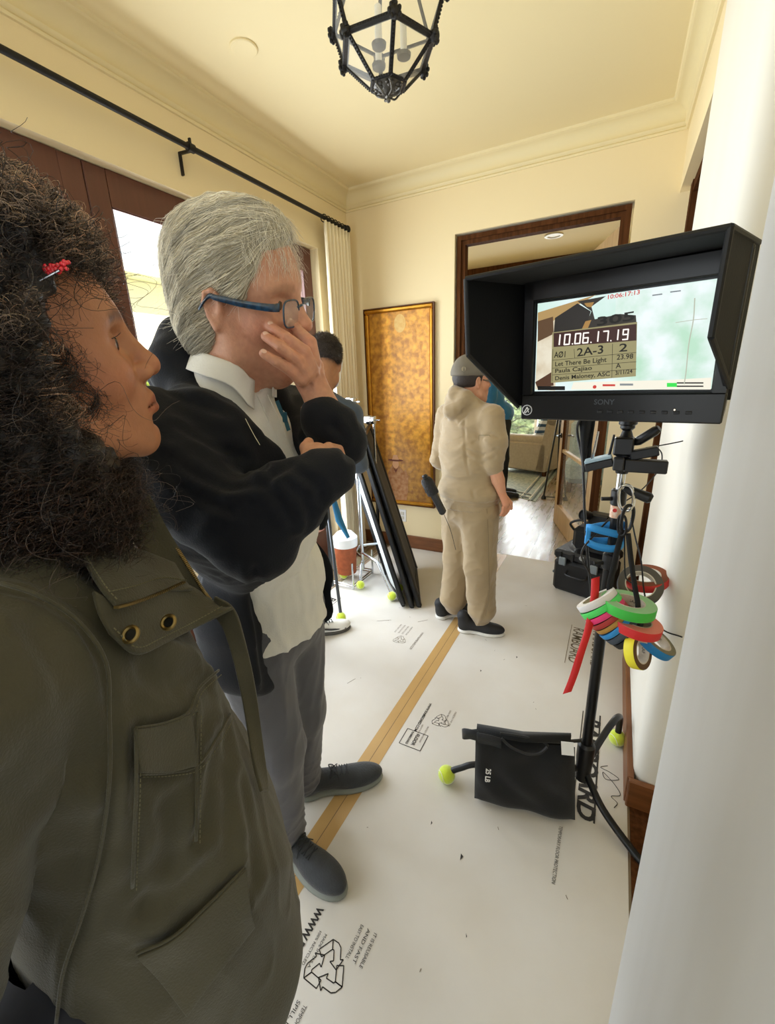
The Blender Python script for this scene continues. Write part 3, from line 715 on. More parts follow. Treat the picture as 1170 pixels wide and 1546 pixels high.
stext('Paula Cajiao', 838, 563, 894, 558, 9, bk, bold=.0002); stext('A', 930, 556, 938, 555, 10, bk, bold=.0002)
stext('Denis Maloney, ASC', 838, 574, 921, 567, 9, bk, bold=.0002); stext('3/11/24', 929, 566, 955, 563, 8.5, bk, bold=.0002)
stext('305', 900, 492, 958, 483, 17, bk, bold=.0005)
stext('10:06:17:13', 916, 452, 966, 444, 8, rd, bold=.0002)
for (a, b) in (((834, 544), (961, 532)), ((834, 556), (961, 546)), ((834, 566), (961, 557)), ((867, 527), (868, 541)), ((925, 519), (924, 570)), ((835, 527), (834, 576))):
    p, q = np.array(sp(*a)), np.array(sp(*b)); d = (q-p)/np.linalg.norm(q-p); n_ = np.array([-d[1], d[0]])*.00045
    make('slate_line', [ml(w_[0], -.0017, w_[1]) for w_ in (p+n_, q+n_, q-n_, p-n_)], [(0, 1, 2, 3)], bk, S, smooth=False)
cc = np.array(sp(898, 584)); make('record_dot', [ml(cc[0]+.0042*math.cos(a), -.0018, cc[1]+.0042*math.sin(a)) for a in np.linspace(0, 2*math.pi, 16, endpoint=False)], [tuple(range(16))], rd, S, smooth=False)
for nm, q, m_ in (('osd_label', ((910, 580), (929, 580), (929, 583), (910, 583)), rd), ('osd_label', ((936, 579), (956, 579), (956, 582), (936, 582)), gy), ('meter_green', ((1007, 578), (1022, 578), (1022, 584), (1007, 584)), gn),
                  ('meter_bar', ((1022, 577), (1062, 577), (1062, 579), (1022, 579)), bk), ('meter_bar', ((1022, 582), (1062, 582), (1062, 584), (1022, 584)), bk), ('osd_label', ((985, 445), (1000, 443), (1000, 445), (985, 447)), gy), ('osd_label', ((1012, 440), (1028, 438), (1028, 440), (1012, 442)), gy)):
    make(nm, [ml(w_[0], -.0017, w_[1]) for w_ in spp(*q)], [(0, 1, 2, 3)], m_, S, smooth=False)
tw = em('twig_tone', '#C9CDBA', .85)
mb = MB(); mb.tube([ml(*[(c[0]), -.0015, c[1]][0:3]) if False else ml(c[0], -.0015, c[1]) for c in [sp(*p) for p in spline([(1049, 450), (1047, 482), (1040, 520), (1036, 560), (1033, 580)], 5)]], .0010, 4); mb.tube([ml(c[0], -.0015, c[1]) for c in [sp(*p) for p in [(1020, 487), (1047, 483), (1068, 481)]]], .0006, 4); mb.build('picture_twig', tw, S)
# hood: padded fabric shell, flaring left, folding in on the right
M['hood'] = mat('hood_fabric', '#060709', .85, spec=.25, sheen=.04, bump=.15, bscale=150)
M['hood_in'] = mat('hood_lining', '#08090b', .6, bump=.1, bscale=60)
def panel(mb, P, th, out):
    P = [np.array(p) for p in P]; mb.prism([ml(*p) for p in P], MM@(np.array(out)*th))
FL = (-.269, -.2, .157); FR = (.179, -.2, .157)
BL = (-.218, .02, .146); BR = (.216, .02, .150)
mb = MB()
panel(mb, [FL, FR, (.216, .06, .158), (-.218, .06, .150)], .007, (0, 0, 1))
panel(mb, [FL, (-.267, -.2, .002), (-.226, -.01, -.142), (-.218, .06, -.142), (-.218, .06, .150)], .006, (-1, 0, 0))
panel(mb, [FR, (.181, -.2, .002), (.214, -.01, -.10), (.216, .06, -.135), (.216, .06, .158)], .006, (1, 0, 0))
mb.build('sun_hood', M['hood'], MO)
mb = MB()
def rim(a, b): mb.tube([ml(*a), ml(*b)], .0055, 8)
rim((-.272, -.2, .159), (.185, -.2, .160)); rim((-.272, -.2, .159), (-.270, -.2, .002)); rim((.185, -.2, .160), (.184, -.2, .002)); rim((-.270, -.2, .002), (-.225, -.01, -.142)); rim((.184, -.2, .002), (.217, -.01, -.10)); rim((.185, -.2, .160), (.219, .05, .160))
mb.build('hood_piping', M['hood_in'], MO)
# back mount
mb = MB(); mbox(mb, (0.02, .13, -.02), (.12, .03, .12)); mb.bar(ml(.02, .15, -.02), (.030, 1.405, 1.44), .05, .03, bev=.004); mb.build('mount_plate', M['black_metal'], MO)

# ---------------- stand
px_, py_ = .036, 1.405
ST = thing('light_stand', (px_, py_, 0), 'black steel rolling stand with tennis ball feet holding up the monitor', 'stand')
def pz(v): return onp(943+(878-943)*(v-640)/550., v, 1, py_)[2]
mb = MB(); mb.tube([(px_, py_, .075), (px_, py_, pz(855))], .0175, 20); mb.build('lower_pole', M['black_metal'], ST)
mb = MB(); mb.tube([(px_, py_, pz(870)), (px_, py_, pz(760))], .0145, 18); mb.build('middle_pole', M['black_metal'], ST)
mb = MB(); mb.tube([(px_, py_, pz(760)), (px_, py_, pz(712))], .0115, 16); mb.build('upper_pole', M['chrome'], ST)
for (v0, v1, r) in ((762, 738, .0215), (858, 835, .023)):
    mb = MB(); mb.lathe((px_, py_, pz(v0)), (0, 0, 1), [(r*.85, 0), (r, .004), (r, pz(v1)-pz(v0)-.004), (r*.8, pz(v1)-pz(v0))], 20)
    mb.tube([(px_-.02, py_-.01, pz(v0)+.02), (px_-.045, py_-.02, pz(v0)+.02)], .006, 8); mb.build('collar', M['black_plastic'], ST)
mb = MB(); mb.lathe((px_, py_, pz(780)), (0, 0, 1), [(.0185, 0), (.0185, pz(762)-pz(780))], 20); o = mb.build('warning_label', mat('label_orange', '#D9A27C', .5, var=1, vscale=60, col2='#F0E2D2'), ST)
mb = MB(); mb.lathe(np.array([px_-.006, py_-.0185, pz(768)]), (0, -1, 0), [(.006, 0), (.006, .001), (0, .001)], 14); mb.build('red_dot', mat('dot_red', '#D93A34', .5), o)
mb = MB()   # grip head and spud under the monitor
mb.lathe((px_, py_, pz(714)), (0, 0, 1), [(.016, 0), (.019, .01), (.019, pz(690)-pz(714)), (.023, pz(688)-pz(714)), (.023, pz(662)-pz(714)), (.017, pz(658)-pz(714)), (.012, pz(650)-pz(714)), (.019, pz(646)-pz(714)), (.019, pz(642)-pz(714)), (.024, pz(640)-pz(714)), (.024, pz(630)-pz(714)), (.018, pz(620)-pz(714))], 20)
mb.box((px_-.005, py_-.02, pz(672)), (.05, .03, .05), bev=.004); mb.build('head_clamp', M['black_plastic'], ST)
mb = MB(); a = np.array([px_+.022, py_-.01, pz(668)]); b = np.array([px_+.075, py_-.03, pz(644)])
mb.tube([a-(b-a)*.3, a], .006, 8); mb.tube([a, a+(b-a)*.15, a+(b-a)*.85, b], [.008, .013, .013, .009], 12); mb.build('lever_knob', M['black_plastic'], ST)
mb = MB(); a = np.array([px_+.010, py_-.03, pz(733)]); b = np.array([px_+.082, py_-.045, pz(744)-.0]); mb.tube([a, a+(b-a)*.3, a+(b-a)*.9, b], [.008, .014, .016, .010], 12); mb.build('lever_knob', M['black_plastic'], ST)
# legs and tennis balls
BR_ = .0335
def ball(c, parent):
    mb = MB(); mb.sphere(c, BR_, 28, 20); o = mb.build('tennis_ball', M['tennis'], parent, smooth=True); o['label'] = 'fluorescent yellow tennis ball foot'
    mb = MB(); mb.tube([np.array(c)+BR_*1.004*np.array([math.cos(t)*.8+.2*math.cos(3*t)*0.6, math.sin(t)*.8-.2*math.sin(3*t)*.6, 0.55*math.sin(2*t)])/np.linalg.norm([math.cos(t)*.8+.12*math.cos(3*t), math.sin(t)*.8-.12*math.sin(3*t), .55*math.sin(2*t)]) for t in np.linspace(0, 2*math.pi, 49)[:-1]], .0012, 5, closed=True)
    mb.build('ball_seam', M['white_paint'], o); return o
b1 = (-.435, 1.235, BR_+BT); b2 = (.155, 1.715, BR_+BT)
mb = MB(); mb.tube(spline([(px_-.01, py_-.005, .125), (-.30, 1.283, .105), (-.385, 1.253, .075), (-.432, 1.237, .045)], 6), .0115, 14); mb.build('leg', M['black_metal'], ST)
lb2 = onp(917, 1088, 0, .135)
mb = MB(); mb.tube(spline([(px_+.005, py_+.01, .125), (px_+.05, py_+.13, .16), (.125, 1.625, .185), (.150, 1.690, .165), (.155, 1.713, .10), (.155, 1.715, .05)], 6), .0125, 14); mb.build('leg', M['black_metal'], ST)
mb = MB(); mb.tube(spline([(px_+.01, py_-.01, .115), (.11, 1.32, .06), (.205, 1.24, .022), (.26, 1.19, .018)], 6), .0125, 14); mb.build('leg', M['black_metal'], ST)
ball(b1, ST); ball(b2, ST)
mb = MB(); mb.lathe((px_, py_, .075), (0, 0, 1), [(.016, 0), (.026, .006), (.028, .08), (.030, .10), (.030, .16), (.022, .17)], 18); mb.build('leg_hub', M['black_plastic'], ST)
mb = MB(); hz = pz(1118); mb.tube([(px_-.02, py_-.01, hz), (px_-.055, py_-.03, hz)], .006, 10); mb.bar((px_-.06, py_-.032, hz-.03), (px_-.06, py_-.032, hz+.032), .016, .008, up=(0, 1, 0), bev=.003); mb.build('lock_knob', M['black_plastic'], ST)
# wireless receiver clamped on the pole
RX = thing('wireless_receiver', (px_+.05, py_-.02, pz(706)), 'black wireless video receiver box clamped across the stand pole', 'receiver')
mb = MB(); mb.box((px_+.055, py_-.028, pz(699)), (.105, .03, .036), bev=.003); mb.build('case', M['black_plastic'], RX)
mb = MB(); c = np.array([px_+.048, py_-.02, pz(681)]); R_ = np.array(Matrix.Rotation(-.25, 3, 'Y')); mb.box(c, (.07, .03, .026), R_, .003); mb.build('upper_module', mat('module_grey', '#1f2124', .45), RX)
mb = MB(); mb.box((px_-.012, py_-.035, pz(697)), (.028, .03, .036), bev=.003); mb.build('clamp_block', mat('clamp_grey', '#2b2c2e', .5), RX)
TX = thing('antenna_module', (px_-.07, py_-.02, pz(712)), 'small pale blue topped module with two upright antennas left of the stand pole', 'antenna module')
mb = MB(); R_ = np.array(Matrix.Rotation(.30, 3, 'Y'))@np.eye(3); R_ = np.array(Matrix.Rotation(-.30, 3, 'Y')); mb.box((px_-.062, py_-.02, pz(700)), (.075, .05, .024), R_, .003); mb.build('body', M['black_plastic'], TX)
mb = MB(); mb.box((px_-.066, py_-.02, pz(700)+.015), (.072, .048, .009), R_, .002); mb.build('top_cover', mat('pale_blue_plastic', '#A9C4D4', .4), TX)
for (dx, dz2, m_) in ((-.082, .095, M['chrome']), (-.040, .085, M['black_plastic'])):
    mb = MB(); z0 = pz(693); mb.tube([(px_+dx, py_-.02, z0), (px_+dx+.004, py_-.02, z0+.03), (px_+dx+.0085, py_-.02, z0+dz2*.85)], [.004, .0038, .0028], 8); mb.build('antenna', m_, TX)
# blue straps
SB = thing('cable_strap', (px_-.03, py_-.02, pz(828)), 'bright blue hook and loop straps wrapped round the stand pole', 'strap')
M['blue'] = mat('blue_webbing', '#2A8FD6', .6, bump=.2, bscale=200)
for (zc_, k) in ((pz(797), 0), (pz(818), 1)):
    G = []
    for i in range(41):
        a = 2*math.pi*i/40; cx_, cy_ = px_-.024, py_-.012; rx, ry = .052, .030
        p = np.array([cx_+rx*math.copysign(abs(math.cos(a))**.7, math.cos(a)), cy_+ry*math.copysign(abs(math.sin(a))**.7, math.sin(a)), zc_+.008*math.sin(a*2+k)+.004*math.cos(a)])
        G.append([p+np.array([0, 0, -.011]), p+np.array([0, 0, .011])])
    mb = MB(); mb.grid(G); o = mb.build('strap_band', M['blue'], SB, smooth=True); sm = o.modifiers.new('thick', 'SOLIDIFY'); sm.thickness = .003
mb = MB(); mb.box((px_-.07, py_-.025, pz(808)), (.014, .02, .055), bev=.003); mb.build('strap_tab', M['blue'], SB)
# ---------------- carabiner, webbing loop and the bunch of tape rolls hanging from the stand
CB = thing('carabiner', at(946, 765, 1.30), 'silver and black carabiners linked together, hanging from the stand clamp', 'carabiner')
def link(cu_, cv, D, w, h, r, m, tilt=0, yaw=0, name='ring_link'):
    c = at(cu_, cv, D); pts = []
    for a in np.linspace(0, 2*math.pi, 29)[:-1]:
        x = w*math.copysign(abs(math.cos(a))**.8, math.cos(a)); z = h*math.copysign(abs(math.sin(a))**.8, math.sin(a))
        x, z = x*math.cos(tilt)-z*math.sin(tilt), x*math.sin(tilt)+z*math.cos(tilt)
        pts.append(c+np.array([x*math.cos(yaw), x*math.sin(yaw), z]))
    mb = MB(); mb.tube(pts, r, 8, closed=True); return mb.build(name, m, CB)
link(945, 752, 1.225, .019, .038, .0045, M['chrome'], tilt=.12, name='silver_link')
link(947, 783, 1.235, .016, .040, .0050, M['black_metal'], tilt=-.05, yaw=.5, name='black_link')
link(939, 793, 1.240, .013, .030, .0035, M['black_metal'], tilt=.1, yaw=-.6, name='black_link')
LP_ = thing('webbing_loop', at(950, 850, 1.28), 'black nylon webbing loop stringing the tape rolls below the carabiners', 'webbing loop')
def ribbon(mb, pts, w, n_, th=.0015):
    P = spline(pts, 8); n_ = np.array(n_, float); n_ /= np.linalg.norm(n_); G = [[p-n_*w/2, p+n_*w/2] for p in P]; mb.grid(G)
mb = MB(); ribbon(mb, [at(940, 800, 1.245), at(932, 830, 1.26), at(925, 862, 1.28), at(920, 890, 1.30), at(928, 930, 1.31), at(945, 955, 1.30)], .016, (1, .2, .1)); o = mb.build('strap_side', M['matte_black'], LP_); o.modifiers.new('t', 'SOLIDIFY').thickness = .002
mb = MB(); ribbon(mb, [at(948, 805, 1.235), at(953, 850, 1.23), at(959, 890, 1.225), at(963, 915, 1.225), at(960, 945, 1.25), at(950, 960, 1.28)], .014, (1, .2, .1)); o = mb.build('strap_side', M['matte_black'], LP_); o.modifiers.new('t', 'SOLIDIFY').thickness = .002
mb = MB(); mb.tube(spline([at(943, 805, 1.245), at(943, 850, 1.27), at(945, 872, 1.29), at(953, 880, 1.30)], 6), .0022, 6); mb.build('cord', M['matte_black'], LP_)
M['core'] = mat('cardboard_core', '#D8D0C2', .7, var=.5, vscale=40, col2='#A59A88')
RT = ROT.T
def cdir(x, y, z):     # direction given as right, up, towards the eye
    d = ROT@np.array([x, y, z], float); return d/np.linalg.norm(d)
def roll(u, v, D, ax, ro, w, ri, col, label, edge=None):
    c = at(u, v, D); a = cdir(*ax); t = thing('tape_roll', c, label, 'tape roll', 'gaffer tape rolls hanging on the webbing loop')
    m_ = mat('tape_'+col[1:], col, .55, bump=.15, bscale=160); me_ = mat('tape_side_'+col[1:], edge or col, .6)
    mb = MB(); mb.lathe_closed(c, a, [(ro-.0008, -w/2+.0004), (ro, -w/2+.002), (ro, w/2-.002), (ro-.0008, w/2-.0004)], 48); mb.build('tape', m_, t)
    mb = MB(); mb.lathe_closed(c, a, [(ri+.003, -w/2), (ro-.0010, -w/2), (ro-.0010, w/2), (ri+.003, w/2)], 48); mb.build('wound_side', me_, t)
    mb = MB(); mb.lathe_closed(c, a, [(ri, -w/2-.0006), (ri+.0032, -w/2-.0006), (ri+.0032, w/2+.0006), (ri, w/2+.0006)], 48); o = mb.build('core', M['core'], t)
    x, y, _ = frame_of(a)
    for k in range(2):
        a0 = math.pi*k+.4; mid = c+(x*math.cos(a0)+y*math.sin(a0))*(ri-.0008); inn = -(x*math.cos(a0)+y*math.sin(a0)); tx = -x*math.sin(a0)+y*math.cos(a0)
        text_obj('lettering', 'GAFF', M['ink'], mid-tx*.016-a*.005, tx, a, .013, o)
    return t
roll(948, 914, 1.255, (.05, .95, .30), .0730, .030, .040, '#3FBF45', 'front green gaffer tape roll lying tilted on top of the red one', '#8FBF8A')
roll(958, 941, 1.260, (.12, .93, .34), .0720, .028, .040, '#D92A2E', 'red gaffer tape roll directly under the front green roll', '#F09080')
roll(963, 982, 1.235, (.55, .12, .83), .0530, .028, .033, '#F2E436', 'narrow yellow tape roll hanging lowest with its core facing right', '#5a3a12')
roll(988, 968, 1.280, (.42, .75, .50), .0600, .026, .040, '#1E84C8', 'blue tape roll sticking out furthest to the right of the bunch', '#7d7a66')
roll(966, 884, 1.355, (-.35, .42, .83), .0640, .030, .040, '#2b2d30', 'dark tape roll at the back with its pale core facing forward', '#55504a')
roll(975, 873, 1.385, (-.25, .88, .35), .0650, .026, .040, '#C9302E', 'dark red tape roll at the top back of the bunch', '#7a3a1c')
fan = [((-0.48, 0.82, -.22), (905, 912), '#E9E6E6', 'white cloth tape roll, uppermost of the left fan', '#D8D2C8', .062, .022),
       ((-0.52, 0.79, -.22), (909, 926), '#55E06A', 'bright green tape roll under the white one in the left fan', '#2f8f3c', .064, .022),
       ((-0.56, 0.76, -.22), (914, 937), '#EE3F7C', 'pink tape roll between green and dark red in the left fan', '#B02050', .063, .020),
       ((-0.60, 0.72, -.22), (919, 944), '#B0352E', 'dark red tape roll beside the pink one in the left fan', '#5a2012', .063, .018),
       ((-0.64, 0.68, -.22), (924, 951), '#B98A3A', 'mustard brown tape roll in the middle of the left fan', '#7a5a2a', .061, .016),
       ((-0.68, 0.64, -.22), (930, 957), '#2F8FD2', 'light blue tape roll in the lower left fan', '#1c5f92', .063, .018),
       ((-0.72, 0.59, -.22), (937, 960), '#3C4754', 'charcoal tape roll right of the light blue one in the lower fan', '#2a3038', .062, .022),
       ((-0.76, 0.54, -.22), (945, 963), '#16181B', 'black tape roll beside the yellow one in the lower fan', '#16181B', .060, .022)]
pos = at(901, 906, 1.305); pw = None
for i, (ax, _uv, c_, lab, ed, ro, w_) in enumerate(fan):
    w_ = w_*.86; a_ = cdir(*ax)
    if pw is not None: pos = pos-(a_+pa)/2*(pw+w_)/2*1.02
    pw, pa = w_, a_; q_ = ROT.T@(pos-EYE); roll(CX+FPX*q_[0]/-q_[2], CY-FPX*q_[1]/-q_[2], -q_[2], ax, ro, w_, .040, c_, lab, ed)
TT = thing('tape_tail', at(868, 1010, 1.25), 'loose strip of bright red tape dangling from the left fan of rolls', 'tape strip')
M['redtape'] = mat('red_cloth_tape', '#D11A1C', .5)
mb = MB(); ribbon(mb, [at(899, 872, 1.31), at(897, 905, 1.29), at(888, 950, 1.27), at(877, 985, 1.25), at(866, 1020, 1.245), at(856, 1046, 1.24)], .026, cdir(1, .35, .1)); o = mb.build('strip', M['redtape'], TT); o.modifiers.new('t', 'SOLIDIFY').thickness = .001

# ---------------- cables
def cable(name, pts, r, m, label, seg=8):
    mb = MB(); mb.tube(spline(pts, 10), r, seg); o = mb.build(name, m); return tag(o, label, 'cable')
cable('video_cable', [ml(-.055, .12, -.15), at(872, 642, 1.34), at(880, 700, 1.36), at(883, 780, 1.38), at(888, 850, 1.38), at(893, 900, 1.37)], .0042, M['black_plastic'], 'thick black cable dropping from the monitor left of the stand')
cable('power_cable', [at(900, 905, 1.345), at(893, 872, 1.33), at(878, 835, 1.32), at(903, 802, 1.31), at(928, 775, 1.33)], .0028, M['black_plastic'], 'thin black cable looping past the blue strap to the pole')
cable('antenna_cable', [at(975, 676, 1.38), at(1000, 672, 1.37), at(1030, 666, 1.35), at(1062, 657, 1.30), at(1088, 646, 1.22), at(1100, 640, 1.16)], .0020, M['black_plastic'], 'thin black cable running right from the receiver to behind the near wall')
cable('looped_cable', [at(988, 672, 1.38), at(999, 685, 1.375), at(996, 706, 1.36), at(980, 728, 1.35), at(962, 745, 1.34), at(945, 756, 1.345)], .0020, M['black_plastic'], 'thin black cable looping from the receiver down to the pole clamp')
cable('hanging_cable', [at(953, 782, 1.37), at(960, 815, 1.36), at(968, 848, 1.34), at(975, 905, 1.33), at(998, 948, 1.35), at(1030, 962, 1.33)], .0024, M['black_plastic'], 'black cable behind the tape rolls ending right at the wall')

# ---------------- black cloth behind the monitor
mb = MB(); top = [ml(-.13, .13, -.12), ml(-.02, .13, -.12)]; G = []
for i in range(13):
    t = i/12; a = at(872, 622, 1.33)*(1-t)+at(882, 712, 1.35)*t; b = at(901, 622, 1.33)*(1-t)+at(888, 712, 1.35)*t
    G.append([a+(b-a)*s+np.array([0, .006*math.sin(9*s+4*t), 0]) for s in np.linspace(0, 1, 9)])
mb.grid(G); o = mb.build('black_cloth', M['matte_black'], smooth=True); o.modifiers.new('t', 'SOLIDIFY').thickness = .004
tag(o, 'narrow black cloth wedge hanging below the back of the monitor', 'cloth')

# ---------------- sandbag slung over the near leg
SG = thing('sandbag', (-.18, 1.25, 0), 'black 25 pound sandbag slung over the stand leg on the floor board', 'sandbag')
def Pb(u, v, y=1.22): return onp(u, v, 1, y)
def puff(corners, y0, th, n=26, m=20, seed=0, sag=.0):
    # cushion between four corners (front face), closed with a back face
    A, B_, C_, D_ = [np.array(c, float) for c in corners]; F1 = []; F2 = []
    nrm = np.cross(B_-A, D_-A); nrm /= np.linalg.norm(nrm)
    if nrm[1] > 0: nrm = -nrm
    for i in range(m+1):
        r1 = []; r2 = []; t = i/m
        for j in range(n+1):
            s = j/n; p = A*(1-s)*(1-t)+B_*s*(1-t)+C_*s*t+D_*(1-s)*t
            b = (max(0, 1-(2*s-1)**6)*max(0, 1-(2*t-1)**6))**.5; wr = .006*math.sin(14*s+3*math.sin(5*t+seed))*b+.004*math.sin(9*t+6*s+seed)*b
            sg = np.array([0, 0, -sag*math.sin(math.pi*s)*t])
            r1.append(p+nrm*(th*b*(.6+.4*t)+wr)+sg); r2.append(p-nrm*(th*b*.6)+sg)
        F1.append(r1); F2.append(r2)
    mb = MB(); mb.grid(F1); mb.grid([r[::-1] for r in F2]); return mb
mb = puff([Pb(718, 1112, 1.24), Pb(868, 1128, 1.30), onf(868, 1240)+[0, 0, .006], onf(716, 1208)+[0, 0, .010]], 0, .035, sag=.0); mb.build('front_pouch', M['matte_black'], SG, smooth=True)
mb = puff([Pb(722, 1105, 1.32), Pb(862, 1118, 1.37), onf(858, 1195)+[0, 0, .01], onf(735, 1175)+[0, 0, .01]], 0, .035, seed=2); mb.build('rear_pouch', M['matte_black'], SG, smooth=True)
mb = MB()
pts = [[Pb(720, 1098, y)+np.array([0, 0, z]) for y, z in ((1.225, -.03), (1.235, .002), (1.28, .012), (1.32, .0), (1.33, -.03))], [Pb(790, 1106, y)+np.array([0, 0, z]) for y, z in ((1.235, -.04), (1.25, -.015), (1.29, .0), (1.335, -.012), (1.345, -.04))], [Pb(862, 1112, y)+np.array([0, 0, z]) for y, z in ((1.27, -.03), (1.28, .002), (1.32, .01), (1.36, .0), (1.37, -.03))]]
mb.grid([spline(p, 4) for p in pts]); o = mb.build('saddle', M['matte_black'], SG, smooth=True); o.modifiers.new('t', 'SOLIDIFY').thickness = .004
M['web'] = mat('webbing_dark', '#1a1c20', .6, bump=.4, bscale=260)
for (a, b) in (((700, 1097), (722, 1100)), ((700, 1134), (700, 1097)), ((700, 1120), (757, 1133)),):
    pass
mb = MB(); ribbon(mb, [Pb(722, 1112, 1.20), Pb(710, 1109, 1.20), Pb(699, 1107, 1.22), Pb(699, 1109, 1.27), Pb(712, 1108, 1.30), Pb(722, 1107, 1.31)], .050, (0, -.15, 1)); o = mb.build('handle', M['web'], SG); o.modifiers.new('t', 'SOLIDIFY').thickness = .003
mb = MB(); ribbon(mb, [Pb(720, 1113, 1.195), Pb(740, 1117, 1.195), Pb(757, 1122, 1.205)], .050, (0, -.15, 1)); o = mb.build('handle_stitching', M['web'], SG); o.modifiers.new('t', 'SOLIDIFY').thickness = .003
mb = MB(); mb.tube(spline([Pb(757, 1115, 1.20), Pb(772, 1128, 1.20), Pb(795, 1138, 1.205), Pb(815, 1137, 1.22), Pb(826, 1128, 1.235)], 6), .0045, 8); mb.tube(spline([Pb(755, 1107, 1.22), Pb(785, 1111, 1.24), Pb(815, 1118, 1.255), Pb(828, 1126, 1.26)], 6), .004, 8); mb.build('seam_piping', M['web'], SG)
a, b = Pb(740, 1164, 1.165), Pb(737, 1196, 1.165)
text_obj('lettering', '25 LB', M['white_paint'], Pb(734, 1160, 1.160), b-a, cdir(1, 0, .2), .024, SG, bold=.0008, width=.062)
mb = MB(); q = [Pb(847, 1119, 1.235), Pb(866, 1121, 1.24), Pb(867, 1141, 1.235), Pb(848, 1139, 1.23)]; mb.prism(q, (0, -.0015, 0)); mb.build('label_tag', M['white_paint'], SG)
for (u_, v_) in ((725, 1135),):
    mb = MB(); mb.sphere(Pb(u_, v_, 1.2), .004, 8, 6)

# ---------------- black cases by the doorway
CS = thing('equipment_case', (-.10, 3.16, 0), 'black hard plastic equipment case standing by the doorway, silver catches', 'case')
def obox(mb, c, s, yaw, bev=.006): mb.box(c, s, np.array(Matrix.Rotation(yaw, 3, 'Z')), bev)
yw = -.35
M['peli'] = mat('case_black', '#121315', .5, bump=.1, bscale=80)
def cs(x, y, z): return np.array([-.08, 3.12, 0])+np.array(Matrix.Rotation(yw, 3, 'Z'))@np.array([x, y, z])
mb = MB(); obox(mb, cs(0, .05, .125), (.36, .30, .24), yw, .02); mb.build('case_base', M['peli'], CS)
mb = MB(); obox(mb, cs(0, .05, .285), (.37, .31, .07), yw, .018)
for k in range(4): obox(mb, cs(-.13+.087*k, -.108, .285), (.02, .012, .06), yw, .003)
mb.build('case_lid', M['peli'], CS)
for x in (-.11, .11):
    mb = MB(); obox(mb, cs(x, -.112, .245), (.05, .018, .06), yw, .004); mb.build('catch', mat('catch_grey', '#8C979E', .35, metal=.5), CS)
mb = MB(); mb.tube(spline([cs(-.07, -.11, .18), cs(-.06, -.14, .16), cs(.06, -.14, .16), cs(.07, -.11, .18)], 5), .009, 8); mb.build('handle', M['black_plastic'], CS)
mb = MB(); obox(mb, cs(-.193, .02, .19), (.016, .10, .05), yw, .004); obox(mb, cs(-.193, .02, .12), (.018, .16, .02), yw, .004); mb.build('side_handle', mat('side_grey', '#6d7a80', .4), CS)
mb = MB(); mb.lathe(cs(.02, -.107, .30), cs(0, -1, 0)-cs(0, 0, 0), [(.018, 0), (.018, .001), (.013, .0012), (.013, 0)], 20); mb.build('round_emblem', mat('emblem_grey', '#A9ADB0', .5), CS)
C2 = thing('camera_bag', cs(.02, .06, .32), 'smaller black soft camera case sitting on the equipment case', 'bag')
mb = MB(); obox(mb, cs(.04, .06, .41), (.27, .20, .17), yw, .03); mb.build('bag_body', M['matte_black'], C2)
mb = MB(); mb.tube(spline([cs(-.08, -.04, .47), cs(-.10, -.06, .52), cs(-.02, -.07, .56), cs(.06, -.05, .51)], 6), .008, 8); mb.build('bag_strap', M['web'], C2)
mb = MB(); mb.lathe(cs(.08, -.043, .40), cs(0, -1, 0)-cs(0, 0, 0), [(.020, 0), (.020, .001), (.015, .0012), (.015, 0)], 20); mb.build('round_emblem', bpy.data.materials['emblem_grey'], C2)
C3 = thing('small_camera', cs(.05, .06, .497), 'small black camera with silver lens ring lying on the soft bag', 'camera')
mb = MB(); obox(mb, cs(.05, .06, .547), (.14, .09, .095), yw, .012); mb.build('camera_body', M['black_plastic'], C3)
mb = MB(); d_ = cs(-.6, -1, .25)-cs(0, 0, 0); mb.lathe(cs(-.01, .02, .575), d_, [(.030, 0), (.030, .03), (.036, .032), (.036, .06), (.030, .062), (.026, .05), (0, .048)], 22); mb.build('lens', mat('lens_silver', '#3c3f43', .3, metal=.6), C3)

def edge_on(Pb_, Pt_, w, turn=0.0):
    # a frame seen nearly from its edge: far corners continue in the direction the near bar is viewed from
    Pb_, Pt_ = np.array(Pb_, float), np.array(Pt_, float); n_ = np.cross(Pb_-EYE, Pt_-EYE); d = np.cross(n_, [0, 0, 1.]); d /= np.linalg.norm(d)
    if d[1] < 0: d = -d
    c_, s_ = math.cos(turn), math.sin(turn); d = np.array([d[0]*c_-d[1]*s_, d[0]*s_+d[1]*c_, 0]); return Pb_+d*w, Pt_+d*w
# ---------------- flag frames leaning, light stands with tennis ball feet
def flagframe(p0, p1, q0, q1, label, cloth):
    # p0,p1 bottom corners, q0,q1 top corners
    P0, P1, Q0, Q1 = [np.array(p, float) for p in (p0, p1, q0, q1)]
    t = thing('flag_frame', (P0+P1)/2, label, 'lighting flag', 'lighting flags leaning by the curtain')
    for a, b in ((P0, Q0), (P1, Q1), (P0, P1), (Q0, Q1)):
        mb = MB(); mb.bar(a, b, .034, .024, up=(0, 1, 0), bev=.005); mb.build('frame_bar', M['black_metal'], t)
    mb = MB(); G = []
    n_ = np.cross(P1-P0, Q0-P0); n_ /= np.linalg.norm(n_)
    for i in range(13):
        G.append([(P0*(1-s)*(1-i/12)+P1*s*(1-i/12)+Q0*(1-s)*i/12+Q1*s*i/12)+n_*.006*math.sin(7*s+3*i/12) for s in np.linspace(.02, .98, 13)])
    mb.grid(G); o = mb.build('flag_cloth', cloth, t, smooth=True); o.modifiers.new('t', 'SOLIDIFY').thickness = .003
    return t
